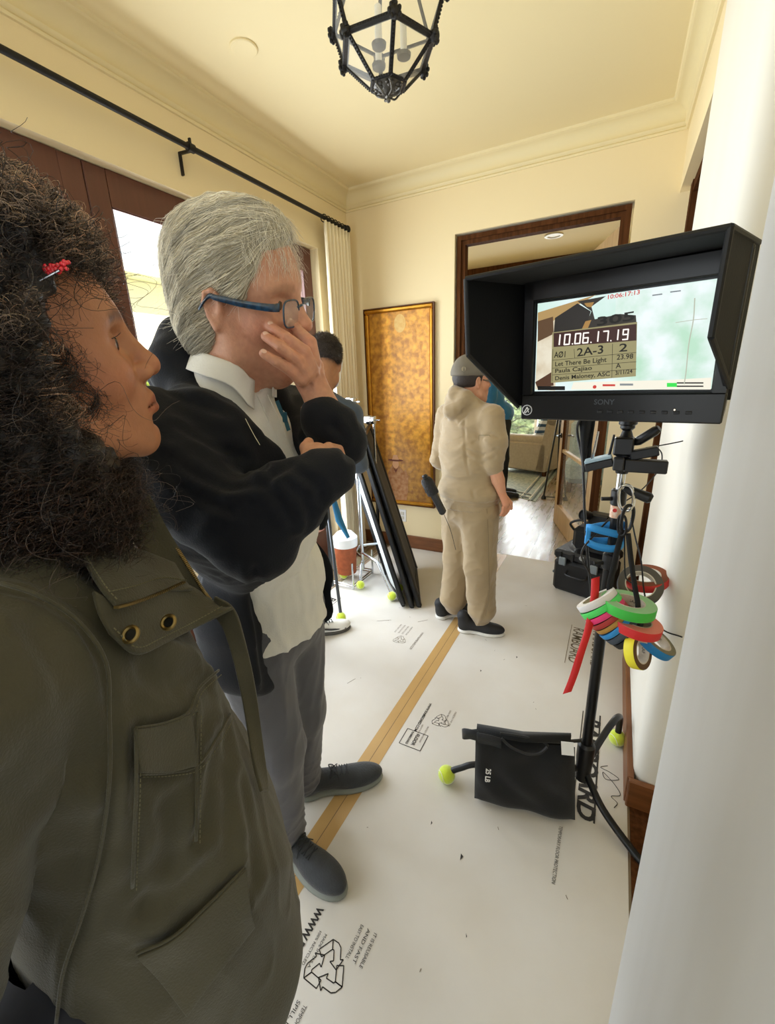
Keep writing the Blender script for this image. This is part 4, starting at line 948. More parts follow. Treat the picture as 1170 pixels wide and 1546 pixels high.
for (pb, pt_, w_, tn, lab, m_) in (((-1.062, 2.425, .012), (-1.545, 2.60, 1.16), .62, -.11, 'outermost black fabric flag with thick frame leaning left, foot on the board', M['matte_black']),
                      ((-1.105, 2.395, .012), (-1.580, 2.57, 1.17), .60, -.10, 'second black flag directly behind the outermost frame', M['matte_black'])):
    fb_, ft_ = edge_on(pb, pt_, w_, tn); flagframe(pb, fb_, pt_, ft_, lab, m_)
M['silk'] = mat('white_diffusion', '#E9EEF0', .5, var=.3, vscale=6, col2='#C9D2D6')
fb_, ft_ = edge_on((-1.16, 2.37, .03), (-1.635, 2.58, 1.05), .5, .10); flagframe((-1.16, 2.37, .03), fb_, (-1.635, 2.58, 1.05), ft_, 'white diffusion cloth flag, innermost of the leaning flags', M['silk'])
def cstand(x, y, h, legs, label, mm, arm=None, r=.0125, tops=True):
    t = thing('grip_stand', (x, y, 0), label, 'stand', 'grip stands behind the older man')
    mb = MB(); mb.tube([(x, y, .10), (x, y, h*.62)], r, 14); mb.build('lower_column', mm, t)
    mb = MB(); mb.tube([(x, y, h*.6), (x, y, h)], r*.75, 12); mb.build('upper_column', mm, t)
    mb = MB(); mb.lathe((x, y, h*.6), (0, 0, 1), [(r, 0), (r*1.5, .006), (r*1.5, .045), (r*.9, .05)], 14); mb.tube([(x, y, h*.6+.025), (x+.03, y-.03, h*.6+.025)], .005, 8); mb.build('collar', M['black_plastic'] if not tops else mm, t)
    for (lx, ly, b, kind) in legs:
        mb = MB(); d = np.array([lx-x, ly-y]); L_ = np.linalg.norm(d); d /= L_
        if kind == 'c':
            P = [(x+d[0]*.01, y+d[1]*.01, b), (x+d[0]*L_*.45, y+d[1]*L_*.45, b), (x+d[0]*L_*.62, y+d[1]*L_*.62, b-.03), (lx, ly, .045)]
        else: P = [(x, y, .9), (x+(lx-x)*.5, y+(ly-y)*.5, .47), (lx, ly, .045)]
        mb.tube(spline(P, 6) if kind == 'c' else P, .0105, 12); mb.build('leg', mm, t)
        ball((lx, ly, BR_+BT+.001), t)
    if tops:
        mb = MB(); c = np.array([x, y, h]); mb.lathe(c+[-.02, 0, 0], (1, 0, 0), [(.004, -.035), (.034, -.03), (.034, .0), (.030, .004), (.030, .03), (.006, .034), (.006, .07), (0, .07)], 20)
        mb.box(c+[-.055, 0, 0], (.05, .035, .05), bev=.006); mb.build('grip_head', M['chrome'], t)
    return t
cstand(-1.640, 2.640, 1.385, [(-1.585, 2.50, .17, 'c'), (-1.285, 2.44, .24, 'c'), (-1.95, 2.85, .2, 'c')], 'chrome grip stand with round grip head beside the curtain', M['chrome'])
cstand(-1.575, 2.800, 1.245, [(-1.29, 2.57, .20, 'c'), (-1.66, 3.02, .25, 'c'), (-1.8, 2.6, .27, 'c')], 'second chrome grip stand, its lower head just above the leaning flags', M['chrome'])
cstand(-1.70, 2.30, 1.30, [(-1.462, 2.045, .2, 's')], 'thin dark light stand whose near foot touches the sneaker', mat('gunmetal', '#5b5e62', .3, metal=.9), tops=False)
US = thing('folded_umbrella', (-1.55, 2.35, .5), 'teal blue folded cloth strapped along the stand legs behind the older man', 'folded cloth')
mb = MB(); mb.tube([onp(503, 752, 1, 2.30), onp(512, 785, 1, 2.30), onp(526, 812, 1, 2.30)], [.018, .026, .012], 10); mb.build('folded_cloth', mat('teal_cloth', '#1F6E96', .7), US)
CR = thing('bucket_crate', (-1.95, 2.85, 0), 'white lidded bucket with rust coloured wrap on a metal rack', 'bucket')
cb_ = onf(515, 872)
mb = MB(); c = np.array([-1.78, 2.62, .06]); mb.lathe(c, (0, 0, 1), [(.075, 0), (.09, .24)], 24); mb.build('bucket', mat('rust_wrap', '#A8562E', .6, var=.5, vscale=30, col2='#7c3c1c'), CR)
mb = MB(); mb.lathe(c, (0, 0, 1), [(.096, .23), (.098, .25), (.098, .30), (.06, .34), (0, .34)], 24); mb.build('lid', M['white_paint'], CR)
mb = MB()
for q in ((-.15, -.15), (.15, -.15), (.15, .15), (-.15, .15)): mb.tube([c+[q[0], q[1], -.055], c+[q[0], q[1], .16]], .008, 8)
for z in (-.04, -.02): mb.tube([c+[q[0], q[1], z] for q in ((-.15, -.15), (.15, -.15), (.15, .15), (-.15, .15))], .008, 8, closed=True)
mb.build('rack', M['chrome'], CR)

# ---------------- far room: open glass door, sofa, rug, tripod
DR = thing('glass_door', (-.08, 3.62, 0), 'light oak glazed door standing open into the far room', 'door')
A2 = np.array([-.085, 3.64]); B2 = np.array([-.452, 4.72]); dd = (B2-A2); DL = np.linalg.norm(dd); dd /= DL
nn = np.array([-dd[1], dd[0]])
Rd = np.array([[dd[0], nn[0], 0], [dd[1], nn[1], 0], [0, 0, 1]])
def dbox(mb, s0, s1, z0, z1, th=.045, off=0, bev=.004):
    c = A2+dd*(s0+s1)/2+nn*off; mb.box((c[0], c[1], (z0+z1)/2), (s1-s0, th, z1-z0), Rd, bev)
mb = MB(); dbox(mb, 0, .11, .004, 2.45); dbox(mb, DL-.11, DL, .004, 2.45); dbox(mb, .11, DL-.11, .004, .22); dbox(mb, .11, DL-.11, 2.31, 2.45); mb.build('door_frame', M['lightwood'], DR)
mb = MB(); dbox(mb, .11, DL-.11, .765, .80, .035); dbox(mb, .11, DL-.11, 1.55, 1.585, .035); mb.build('muntin', M['lightwood'], DR)
mb = MB(); dbox(mb, DL-.118, DL-.106, .22, 2.31, .05); dbox(mb, .106, .118, .22, 2.31, .05); mb.build('glazing_bead', M['darkwood'], DR)
mb = MB(); dbox(mb, .11, DL-.11, .22, 2.31, .006, bev=0); mb.build('glass_pane', M['lglass'] if False else glass_mat('door_glass', (1, 1, 1), .90), DR)
mb = MB(); c = A2+dd*(DL-.06); 
for s in (1, -1):
    p = np.array([c[0], c[1], .93])+np.array([nn[0], nn[1], 0])*s*.026
    mb.lathe(p, np.array([nn[0], nn[1], 0])*s, [(.026, -.004), (.024, .006), (.010, .01), (.010, .05)], 14); e = p+np.array([nn[0], nn[1], 0])*s*.045; mb.tube([e, e-np.array([dd[0], dd[1], 0])*.09], .008, 8)
mb.build('door_handle', M['black_metal'], DR)
# sofa: arm towards us, back on the right
SF = thing('sofa', (-1.25, 7.6, 0), 'beige upholstered sofa seen from its rolled arm end in the far room', 'sofa')
M['sofa'] = mat('sofa_fabric', '#A99A82', .85, sheen=.3, var=.3, vscale=30, bump=.2, bscale=150)
sa = math.atan2(6.82-7.08, -.86+1.58); Rs = np.array(Matrix.Rotation(sa, 3, 'Z')); S0 = np.array([-1.58, 7.09, .009])
def sf(x, y, z): return S0+Rs@np.array([x, y, z])
mb = MB(); mb.box(sf(.37, .12, .29), (.76, .24, .44), Rs, .02); mb.tube([sf(-.02, .12, .52), sf(.76, .12, .53)], .095, 18); mb.build('arm', M['sofa'], SF)
mb = MB(); mb.box(sf(.30, .80, .23), (.66, 1.2, .30), Rs, .03); mb.build('seat_base', M['sofa'], SF)
for k in range(2):
    mb = MB(); mb.box(sf(.28, .50+.58*k, .44), (.62, .56, .15), Rs, .04); mb.build('seat_cushion', M['sofa'], SF)
mb = MB(); V = [sf(.60, 0, .08), sf(.76, 0, .08), sf(.88, 0, .86), sf(.74, 0, .86)]; mb.prism(V, Rs@np.array([0, 1.4, 0])); mb.tube([sf(.81, 0, .86), sf(.81, 1.4, .86)], .07, 14); mb.build('sofa_back', M['sofa'], SF)
mb = MB()
for q in ((.04, .06), (.72, .06), (.72, 1.32), (.04, 1.32)): mb.box(sf(q[0], q[1], .035), (.05, .05, .07), Rs)
mb.box(sf(.37, .14, .075), (.74, .2, .03), Rs); mb.build('sofa_foot', M['darkwood'], SF)
mb = MB(); R_ = Rs@np.array(Matrix.Rotation(.45, 3, 'Y')); 
V = []; n = 12
G1 = []; G2 = []
for i in range(n+1):
    r1 = []; r2 = []
    for j in range(n+1):
        s, t = i/n*2-1, j/n*2-1; b = ((1-s**4)*(1-t**4))**.5; k = 1-.08*(s*s*t*t)
        r1.append(sf(.52, .42, .74)+R_@np.array([.075*b, .23*s*k, .20*t*k])); r2.append(sf(.52, .42, .74)+R_@np.array([-.075*b, .23*s*k, .20*t*k]))
    G1.append(r1); G2.append(r2[::-1])
mb.grid(G1); mb.grid(G2)
m = mat('pillow_stripe', '#E6E9EA', .8); N = m.node_tree.nodes; L = m.node_tree.links
tc = N.new('ShaderNodeTexCoord'); w_ = N.new('ShaderNodeTexWave'); w_.bands_direction = 'Z'; w_.inputs['Scale'].default_value = 3.2; w_.inputs['Distortion'].default_value = 1.5; L.new(tc.outputs['Object'], w_.inputs['Vector'])
cr_ = N.new('ShaderNodeValToRGB'); cr_.color_ramp.interpolation = 'CONSTANT'; cr_.color_ramp.elements[0].color = (*lin('#3C5A74'), 1); cr_.color_ramp.elements[1].color = (*lin('#D7DDE0'), 1); cr_.color_ramp.elements[1].position = .45
L.new(w_.outputs['Fac'], cr_.inputs['Fac']); L.new(cr_.outputs['Color'], N['Principled BSDF'].inputs['Base Color'])
tag(mb.build('throw_pillow', m, smooth=True), 'blue and white striped pillow leaning on the sofa back', 'pillow')
# rug
m = mat('woven_rug', '#B9BFB6', .9, var=.8, vscale=26, col2='#7E8F92', bump=.4, bscale=90); M['rug'] = m
RG = thing('area_rug', (-1.35, 6.4, 0), 'faded grey blue patterned rug with striped border in front of the sofa', 'rug')
def rugp(pts, z, m_, nm): mb = MB(); mb.prism([(x, y, z) for x, y in pts], (0, 0, .006)); mb.build(nm, m_, RG)
r0, r1 = np.array([-1.95, 6.14]), np.array([-.770, 5.41]); rd_ = (r1-r0)/np.linalg.norm(r1-r0); rn = np.array([-rd_[1], rd_[0]])*-1
rn = np.array([.02, 1.0]); rn /= np.linalg.norm(rn)
r2 = r1+rn*2.1; r3 = r0+rn*2.1
rugp([r0, r1, r2, r3], .001, M['rug'], 'rug_field')
M['rugb'] = mat('rug_border', '#66706f', .9, var=.5, vscale=40); M['rugl'] = mat('rug_pale_stripe', '#D5D2C6', .9)
for (s0, s1, m_) in ((.04, .07, 'rugb'), (.09, .11, 'rugl'), (.20, .22, 'rugb'), (.24, .255, 'rugl')):
    rugp([r1-rd_*s1, r1-rd_*s0, r2-rd_*s0, r2-rd_*s1], .0072, M[m_], 'rug_stripe')
    rugp([r0+rn*s0+rd_*.0, r0+rn*s1, r1+rn*s1-rd_*.12, r1+rn*s0-rd_*.12], .0076, M[m_], 'rug_stripe')
# tripod foot
TP = thing('tripod', (-.60, 5.70, 0), 'thin black tripod stand in the far room beside the glass door', 'tripod')
for (lx, ly) in ((-.70, 5.60), (-.44, 5.62), (-.58, 5.95)):
    mb = MB(); mb.tube([(-.60, 5.72, 1.15), (lx, ly, .03)], .011, 8); mb.build('leg', M['black_metal'], TP)
    mb = MB(); mb.lathe((lx, ly, 0), (0, 0, 1), [(.03, 0), (.03, .02), (.014, .05)], 10); mb.build('foot', M['black_plastic'], TP)
mb = MB(); mb.tube([(-.60, 5.72, 1.1), (-.60, 5.72, 1.6)], .013, 8); mb.tube([(-.70, 5.60, .03), (-.44, 5.62, .03)], .007, 6); mb.build('centre_column', M['black_metal'], TP)
# recessed light in the far ceiling
rl = MB(); lp = onp(836, 356, 2, 2.795); rl.lathe(lp, (0, 0, -1), [(.085, -.002), (.085, .004), (.06, .006), (.055, -.01), (0, -.01)], 26)
tag(rl.build('recessed_light', M['white_paint']), 'round recessed downlight trim in the far room ceiling', 'ceiling light')
# grey armchair glimpsed through the door glass
AC = thing('armchair', (-.05, 6.3, 0), 'pale blue grey patterned armchair seen through the door glass', 'armchair')
M['blueup'] = mat('blue_upholstery', '#A9C0C8', .85, var=.8, vscale=40, col2='#8aa3ad')
ac = onf(862, 745)
mb = MB(); mb.box((-.22, 6.35, .28), (.62, .62, .34), bev=.08); mb.build('chair_seat', M['blueup'], AC)
mb = MB(); mb.box((-.22, 6.62, .62), (.62, .16, .60), bev=.07); mb.build('chair_back', M['blueup'], AC)
mb = MB()
for q in ((-.45, 6.08), (.0, 6.08), (-.45, 6.6), (.0, 6.6)): mb.box((q[0], q[1], .06), (.06, .06, .12))
mb.build('chair_leg', M['darkwood'], AC)
# ================================================================ VOLUME MODELLING FOR FIGURES
def axis(lo, hi, h, fine=None):
    out = [lo]
    while out[-1] < hi:
        x = out[-1]; st = h
        if fine is not None:
            a, b, hf = fine
            if a <= x <= b: st = hf
            else:
                d = (a-x) if x < a else (x-b); st = min(h, hf+d*.22)
        out.append(x+st)
    return np.array(out)
class Vol:
    def __init__(s, lo, hi, h, fine=None):
        s.ax = [axis(lo[i], hi[i], h, None if fine is None else (fine[0][i], fine[1][i], fine[2])) for i in range(3)]
        s.D = np.full([len(a) for a in s.ax], 1.0, np.float32)
    def _sl(s, lo, hi):
        sl = [slice(max(0, np.searchsorted(s.ax[i], lo[i])-1), np.searchsorted(s.ax[i], hi[i])+1) for i in range(3)]
        g = [s.ax[i][sl[i]] for i in range(3)]
        return tuple(sl), g[0][:, None, None], g[1][None, :, None], g[2][None, None, :]
    def _mix(s, sl, d, k, op):
        D = s.D[sl]; d = d.astype(np.float32)
        if op == 'add':
            h = np.maximum(k-np.abs(D-d), 0)/max(k, 1e-6); s.D[sl] = np.minimum(D, d)-h*h*k*.25
        else:
            d = -d; h = np.maximum(k-np.abs(D-d), 0)/max(k, 1e-6); s.D[sl] = np.maximum(D, d)+h*h*k*.25
    def cone(s, a, b, ra, rb, k=.01, op='add', flat=None):
        a = np.array(a, float); b = np.array(b, float); R = max(ra, rb)+k+.012
        sl, X, Y, Z = s._sl(np.minimum(a, b)-R, np.maximum(a, b)+R)
        v = b-a; L2 = v@v+1e-12
        t = np.clip(((X-a[0])*v[0]+(Y-a[1])*v[1]+(Z-a[2])*v[2])/L2, 0, 1)
        dx, dy, dz = X-a[0]-t*v[0], Y-a[1]-t*v[1], Z-a[2]-t*v[2]
        if flat is not None:      # squash along a direction
            n, f = np.array(flat[0], float), flat[1]; n /= np.linalg.norm(n)
            q = dx*n[0]+dy*n[1]+dz*n[2]; d2 = dx*dx+dy*dy+dz*dz+q*q*(1/(f*f)-1)
        else: d2 = dx*dx+dy*dy+dz*dz
        s._mix(sl, np.sqrt(d2)-(ra+(rb-ra)*t), k, op); return s
    def chain(s, pts, rad, k=.012, op='add', flat=None):
        for i in range(len(pts)-1): s.cone(pts[i], pts[i+1], rad[i], rad[i+1], k, op, flat)
        return s
    def ell(s, c, r, R=None, k=.01, op='add'):
        c = np.array(c, float); r = np.array(r, float); m = r.max()+k+.012
        sl, X, Y, Z = s._sl(c-m, c+m); x, y, z = X-c[0], Y-c[1], Z-c[2]
        if R is not None:
            R = np.array(R); x, y, z = (R[0][0]*x+R[1][0]*y+R[2][0]*z, R[0][1]*x+R[1][1]*y+R[2][1]*z, R[0][2]*x+R[1][2]*y+R[2][2]*z)
        k0 = np.sqrt((x/r[0])**2+(y/r[1])**2+(z/r[2])**2); k1 = np.sqrt((x/r[0]**2)**2+(y/r[1]**2)**2+(z/r[2]**2)**2)+1e-9
        s._mix(sl, k0*(k0-1)/k1, k, op); return s
    def box(s, c, h, R=None, rad=.005, k=.004, op='add'):
        c = np.array(c, float); h = np.array(h, float); m = np.linalg.norm(h)+k+.012
        sl, X, Y, Z = s._sl(c-m, c+m); x, y, z = X-c[0], Y-c[1], Z-c[2]
        if R is not None:
            R = np.array(R); x, y, z = (R[0][0]*x+R[1][0]*y+R[2][0]*z, R[0][1]*x+R[1][1]*y+R[2][1]*z, R[0][2]*x+R[1][2]*y+R[2][2]*z)
        qx, qy, qz = np.abs(x)-h[0]+rad, np.abs(y)-h[1]+rad, np.abs(z)-h[2]+rad
        d = np.sqrt(np.maximum(qx, 0)**2+np.maximum(qy, 0)**2+np.maximum(qz, 0)**2)+np.minimum(np.maximum(qx, np.maximum(qy, qz)), 0)-rad
        s._mix(sl, d, k, op); return s
    def mesh(s, smooth=1):
        D = s.D; S = (D < 0); n = D.shape
        cnt = np.zeros([x-1 for x in n], np.uint8)
        offs = [(i, j, k) for i in (0, 1) for j in (0, 1) for k in (0, 1)]
        for o in offs: cnt += S[o[0]:n[0]-1+o[0], o[1]:n[1]-1+o[1], o[2]:n[2]-1+o[2]]
        act = (cnt > 0) & (cnt < 8); I = np.argwhere(act); ids = np.full(act.shape, -1, np.int32); ids[act] = np.arange(len(I))
        val = np.stack([D[I[:, 0]+o[0], I[:, 1]+o[1], I[:, 2]+o[2]] for o in offs], 1).astype(float)
        pos = np.stack([np.stack([s.ax[a][I[:, a]+o[a]] for a in range(3)], 1) for o in offs], 1)
        acc = np.zeros((len(I), 3)); c = np.zeros(len(I))
        for e0 in range(8):
            for e1 in range(e0+1, 8):
                if sum(abs(offs[e0][a]-offs[e1][a]) for a in range(3)) != 1: continue
                m = (val[:, e0] < 0) != (val[:, e1] < 0); t = val[m, e0]/(val[m, e0]-val[m, e1])
                acc[m] += pos[m, e0]+(pos[m, e1]-pos[m, e0])*t[:, None]; c[m] += 1
        V = acc/c[:, None]; F = []
        for a in range(3):
            b, d = (a+1) % 3, (a+2) % 3
            sa = [slice(None)]*3; sb = [slice(None)]*3; sa[a] = slice(0, n[a]-1); sb[a] = slice(1, n[a])
            A = S[tuple(sa)]; B_ = S[tuple(sb)]; E_ = np.argwhere(A != B_)
            E_ = E_[(E_[:, b] > 0) & (E_[:, d] > 0) & (E_[:, b] < n[b]-1) & (E_[:, d] < n[d]-1)]
            ins = A[E_[:, 0], E_[:, 1], E_[:, 2]]; q = []
            for (ob, od) in ((-1, -1), (0, -1), (0, 0), (-1, 0)):
                J = E_.copy(); J[:, b] += ob; J[:, d] += od; q.append(ids[J[:, 0], J[:, 1], J[:, 2]])
            Q = np.stack(q, 1); Q[~ins] = Q[~ins][:, ::-1]; F.append(Q)
        F = np.concatenate(F); F = F[(F >= 0).all(1)]
        for _ in range(smooth): V = relax(V, F, .5)
        return V, F
def relax(V, F, f):
    acc = np.zeros_like(V); c = np.zeros(len(V))
    for i in range(4):
        j = (i+1) % 4
        for A, B_ in ((F[:, i], F[:, j]), (F[:, j], F[:, i])):
            for a in range(3): acc[:, a] += np.bincount(A, V[B_, a], len(V))
            c += np.bincount(A, minlength=len(V))
    return V*(1-f)+acc/np.maximum(c, 1)[:, None]*f
def normals(V, F):
    n = np.cross(V[F[:, 2]]-V[F[:, 0]], V[F[:, 3]]-V[F[:, 1]]); N = np.zeros_like(V)
    for i in range(4):
        for a in range(3): N[:, a] += np.bincount(F[:, i], n[:, a], len(V))
    return N/(np.linalg.norm(N, axis=1)[:, None]+1e-12)
def snoise(V, scale, seed=0, octaves=3, st=(1, 1, 1)):
    rng = np.random.RandomState(seed); out = np.zeros(len(V)); amp = 1; tot = 0; P = V*np.array(st)
    for o in range(octaves):
        a = np.zeros(len(V))
        for k in range(5):
            d = rng.normal(size=3); d /= np.linalg.norm(d); w = rng.normal(size=3); w /= np.linalg.norm(w)
            a += np.sin(P@d*scale*2*math.pi*rng.uniform(.7, 1.4)+rng.uniform(0, 6.3)+1.1*np.sin(P@w*scale*4+rng.uniform(0, 6)))
        out += a/2.2*amp; tot += amp; amp *= .5; scale *= 2
    return out/tot
def ridge(V, scale, seed=0, st=(1, 1, 1), sharp=1.5):
    n = snoise(V, scale, seed, 1, st); return np.clip(1-np.abs(n)*1.3, 0, 1)**sharp
def pdist(V, P):
    P = np.array(P, float); best = np.full(len(V), 9.)
    for i in range(len(P)-1):
        a, b = P[i], P[i+1]; v = b-a; t = np.clip((V-a)@v/(v@v+1e-12), 0, 1)
        best = np.minimum(best, np.linalg.norm(V-a-t[:, None]*v, axis=1))
    return best
def crease(V, N, P, w, depth): return V-N*(depth*np.exp(-(pdist(V, P)/w)**2))[:, None]
def euler(yaw, pitch, roll):
    cy, sy, cp, sp_, cr_, sr = [f(math.radians(a)) for a in (yaw, pitch, roll) for f in (math.cos, math.sin)]
    return np.array([[cy, -sy, 0], [sy, cy, 0], [0, 0, 1]])@np.array([[cp, 0, sp_], [0, 1, 0], [-sp_, 0, cp]])@np.array([[1, 0, 0], [0, cr_, -sr], [0, sr, cr_]])
class Frame:
    def __init__(s, o, R, k=1.0): s.o = np.array(o, float); s.R = np.array(R); s.k = k
    def __call__(s, x, y, z): return s.o+s.R@(np.array([x, y, z])*s.k)
    def inv(s, V): return (V-s.o)@s.R/s.k
def strands(name, P, r0, r1, mat_, parent, sides=3, vcol=None):
    # P: [n, m, 3] strand points -> one mesh of thin tapering tubes
    n, m, _ = P.shape; T = np.gradient(P, axis=1); T /= np.linalg.norm(T, axis=2)[..., None]+1e-9
    up = np.array([.31, .52, .79]); A = np.cross(T, up); A /= np.linalg.norm(A, axis=2)[..., None]+1e-9; B_ = np.cross(T, A)
    r = np.linspace(r0, r1, m)[None, :, None]
    V = np.stack([P+r*(math.cos(a)*A+math.sin(a)*B_) for a in [2*math.pi*k/sides for k in range(sides)]], 2)
    base = (np.arange(n)[:, None, None]*m+np.arange(m-1)[None, :, None])*sides
    k = np.arange(sides)[None, None, :]; k2 = (k+1) % sides
    F = np.stack([base+k, base+k2, base+sides+k2, base+sides+k], -1).reshape(-1, 4)
    vc = None if vcol is None else np.repeat(vcol, m*sides, axis=0)
    o = make(name, V.reshape(-1, 3), F, mat_, parent, vcol=vc)
    o['kind'] = 'stuff'; return o

# a head and neck added to a body volume; x forward, y to the left, z up, in metres
def add_head(v, H, neck_to, female=False, neck_r=.055, old=False, nose=1.0, lips=1.0):
    R = H.R; s = H.k; K = lambda x: x*s
    v.ell(H(-.014, 0, .040), (K(.098), K(.076), K(.084)), R, .02)
    v.ell(H(.030, 0, .020), (K(.060), K(.066), K(.080)), R, .02)
    v.ell(H(.034, 0, -.030), (K(.052), K(.056), K(.078)), R, .025)
    for q in (-1, 1):
        v.cone(H(-.002, q*.056, -.035), H(.014, q*.050, -.078), K(.016), K(.016), .03)
        v.cone(H(.014, q*.050, -.078), H(.070, q*.014, -.103), K(.016), K(.014), .03)
        v.ell(H(.052, q*.040, -.026), (K(.028), K(.022), K(.026)), R, .02)
        v.cone(H(.079, q*.010, .028), H(.060, q*.048, .026), K(.010), K(.009), .018)
    v.ell(H(.076, 0, -.100), (K(.016), K(.019), K(.016)), R, .018)
    v.ell(H(.072, 0, -.062), (K(.024), K(.034), K(.030)), R, .02)
    for q in (-1, 1): v.ell(H(.090, q*.034, .004), (K(.020), K(.019), K(.013)), R, .014, 'cut')
    for q in (-1, 1):
        v.ell(H(.0665, q*.0315, .003), (K(.0125),)*3, R, .004)
        v.cone(H(.0765, q*.019, .0066), H(.0700, q*.045, .0066), K(.0046), K(.0042), .004)      # upper lid
        v.cone(H(.0752, q*.020, -.0042), H(.0692, q*.044, -.0036), K(.0040), K(.0038), .005)
    # nose
    v.cone(H(.083, 0, .020), H(.105*1, 0, -.020), K(.0075*nose), K(.0085*nose), .012)
    v.ell(H(.1065, 0, -.0255), (K(.0125), K(.0125*nose), K(.0110)), R, .010)
    for q in (-1, 1):
        v.ell(H(.0945, q*.0135*nose, -.0300), (K(.0120), K(.0075*nose), K(.0088)), R, .006)
        v.ell(H(.1010, q*.0075*nose, -.0385), (K(.0060), K(.0034), K(.0042)), R, .003, 'cut')
    v.cone(H(.094, 0, -.040), H(.098, 0, -.036), K(.005), K(.005), .006)
    # lips
    for q in (-1, 1):
        v.cone(H(.0935, q*.004, -.0580), H(.080, q*.024, -.0650), K(.0062*lips), K(.0030), .006)
        v.cone(H(.0930, q*.003, -.0715), H(.080, q*.022, -.0670), K(.0070*lips), K(.0035), .006)
        v.cone(H(.1010, q*.002, -.0648), H(.086, q*.025, -.0665), K(.0016), K(.0014), .003, 'cut')
    v.ell(H(.0990, 0, -.0830), (K(.010), K(.018), K(.005)), R, .010, 'cut')
    # ears
    for q in (-1, 1):
        v.ell(H(-.010, q*.0735, -.012), (K(.015), K(.0075), K(.026)), R, .008)
        pts = [H(-.002, q*.076, -.002), H(-.002, q*.078, .008), H(-.010, q*.0805, .014), H(-.020, q*.0815, .009), H(-.0235, q*.081, -.004), H(-.018, q*.078, -.022), H(-.008, q*.0755, -.038)]
        v.chain(pts, [K(.0030), K(.0036), K(.0040), K(.0040), K(.0038), K(.0040), K(.0062)], .004)
        v.ell(H(-.008, q*.084, -.008), (K(.008), K(.006), K(.011)), R, .004, 'cut')
        v.ell(H(-.013, q*.086, .004), (K(.007), K(.004), K(.005)), R, .004, 'cut')
        v.cone(H(.001, q*.077, -.004), H(.000, q*.077, -.013), K(.0042), K(.0042), .004)
    v.cone(H(-.022, 0, -.050), neck_to, K(neck_r), neck_r*1.08, .03)
    v.cone(H(.020, 0, -.098), np.array(neck_to)+R@np.array([.035, 0, .02]), K(.020), .03, .03)
def skin_tint(H, V, N, lipc, brow=None, brow_w=1.0, cheek=.06):
    L = H.inv(V); t = np.ones((len(V), 3))
    def g(c, r): return np.exp(-(((L[:, 0]-c[0])/r[0])**2+((L[:, 1]-c[1])/r[1])**2+((L[:, 2]-c[2])/r[2])**2))
    ay = np.abs(L[:, 1])
    # lips
    lz = np.where(L[:, 2] > -.0655, -.0590+.004*ay/.02*-1, -.0710+.16*ay*.5); inl = (np.abs(L[:, 2]-lz) < .0075-ay*.17) & (L[:, 0] > .078) & (ay < .026)
    w = np.clip((.0078-ay*.19-np.abs(L[:, 2]-lz))/.0025, 0, 1)*(L[:, 0] > .076)*(ay < .027)
    t = t*(1-w[:, None])+np.array(lipc)*w[:, None]
    ln = np.exp(-((L[:, 2]+.0655)/.0014)**2)*(L[:, 0] > .076)*(ay < .026); t *= (1-.45*ln)[:, None]
    if brow is not None:
        zc = .0285+.10*(ay-.02)*(ay < .036)-.30*np.maximum(ay-.036, 0); w = np.clip(1.3-np.abs(L[:, 2]-zc)/(.0040*brow_w), 0, 1)*np.clip((ay-.010)/.004, 0, 1)*np.clip((.052-ay)/.006, 0, 1)*(L[:, 0] > .03)
        t = t*(1-w[:, None]*.85)+np.array(brow)*w[:, None]*.85
    ck = g((.06, 0, -.03), (.05, 9, .03))*np.clip((ay-.02)/.03, 0, 1); t *= np.array([1, 1-cheek, 1-cheek])**ck[:, None]
    ns = np.exp(-(((L[:, 0]-.108)/.014)**2+(L[:, 1]/.016)**2+((L[:, 2]+.028)/.014)**2)); t *= np.array([1, 1-cheek*1.3, 1-cheek*1.3])**ns[:, None]
    sc = (1+.05*snoise(V, 60, 3, 2)); t *= sc[:, None]
    return t
def eyes(H, parent, iris='#3b2a1c'):
    me_ = bpy.data.materials.get('eye_white') or mat('eye_white', '#D2C6BA', .25)
    mi = mat('iris_'+iris[1:], iris, .15)
    for q in (-1, 1):
        c = H(.0668, q*.0315, .003); mb = MB(); mb.sphere(c, .0127*H.k, 20, 14); o = mb.build('eyeball', me_, parent, smooth=True)
        d = H.R@np.array([1, 0, -.05]); mb = MB(); mb.lathe(c+d/np.linalg.norm(d)*.0106*H.k, d, [(.0074*H.k, 0), (.0062*H.k, .0018), (.0, .0030)], 18); mb.build('iris', mi, o)
# ================================================================ WOMAN IN THE OLIVE JACKET (closest)
HW = Frame((-.520, .230, 1.554), euler(66, -9.0, 6.0), 1.0)
WM = thing('person', (-.50, .20, 0), 'person with curly dark hair and olive field jacket, closest at the left edge', 'person')
M['skin_w'] = mat('warm_brown_skin', '#B57A55', .48, vcol=True, sss=.12, bump=.12, bscale=260)
nbW = np.array([-.500, .165, 1.390])
azW = math.radians(58); fW = np.array([math.cos(azW), math.sin(azW), 0]); rW = np.array([fW[1], -fW[0], 0])
RW = np.array([fW, -rW, [0, 0, 1]]).T        # x forward, y left, z up
hipW = np.array([-.50, .13, .90])
v = Vol((-1.0, -.25, .02), (-.05, .65, 1.78), .014, ((-.60, .13, 1.42), (-.36, .37, 1.68), .0020))
add_head(v, HW, nbW+[0, 0, -.01], female=True, neck_r=.050, nose=1.25, lips=1.45)
v.chain([nbW, nbW+fW*.01+[0, 0, -.09], hipW+fW*.05+[0, 0, .30], hipW+fW*.06], [.052, .065, .08, .085], .04)
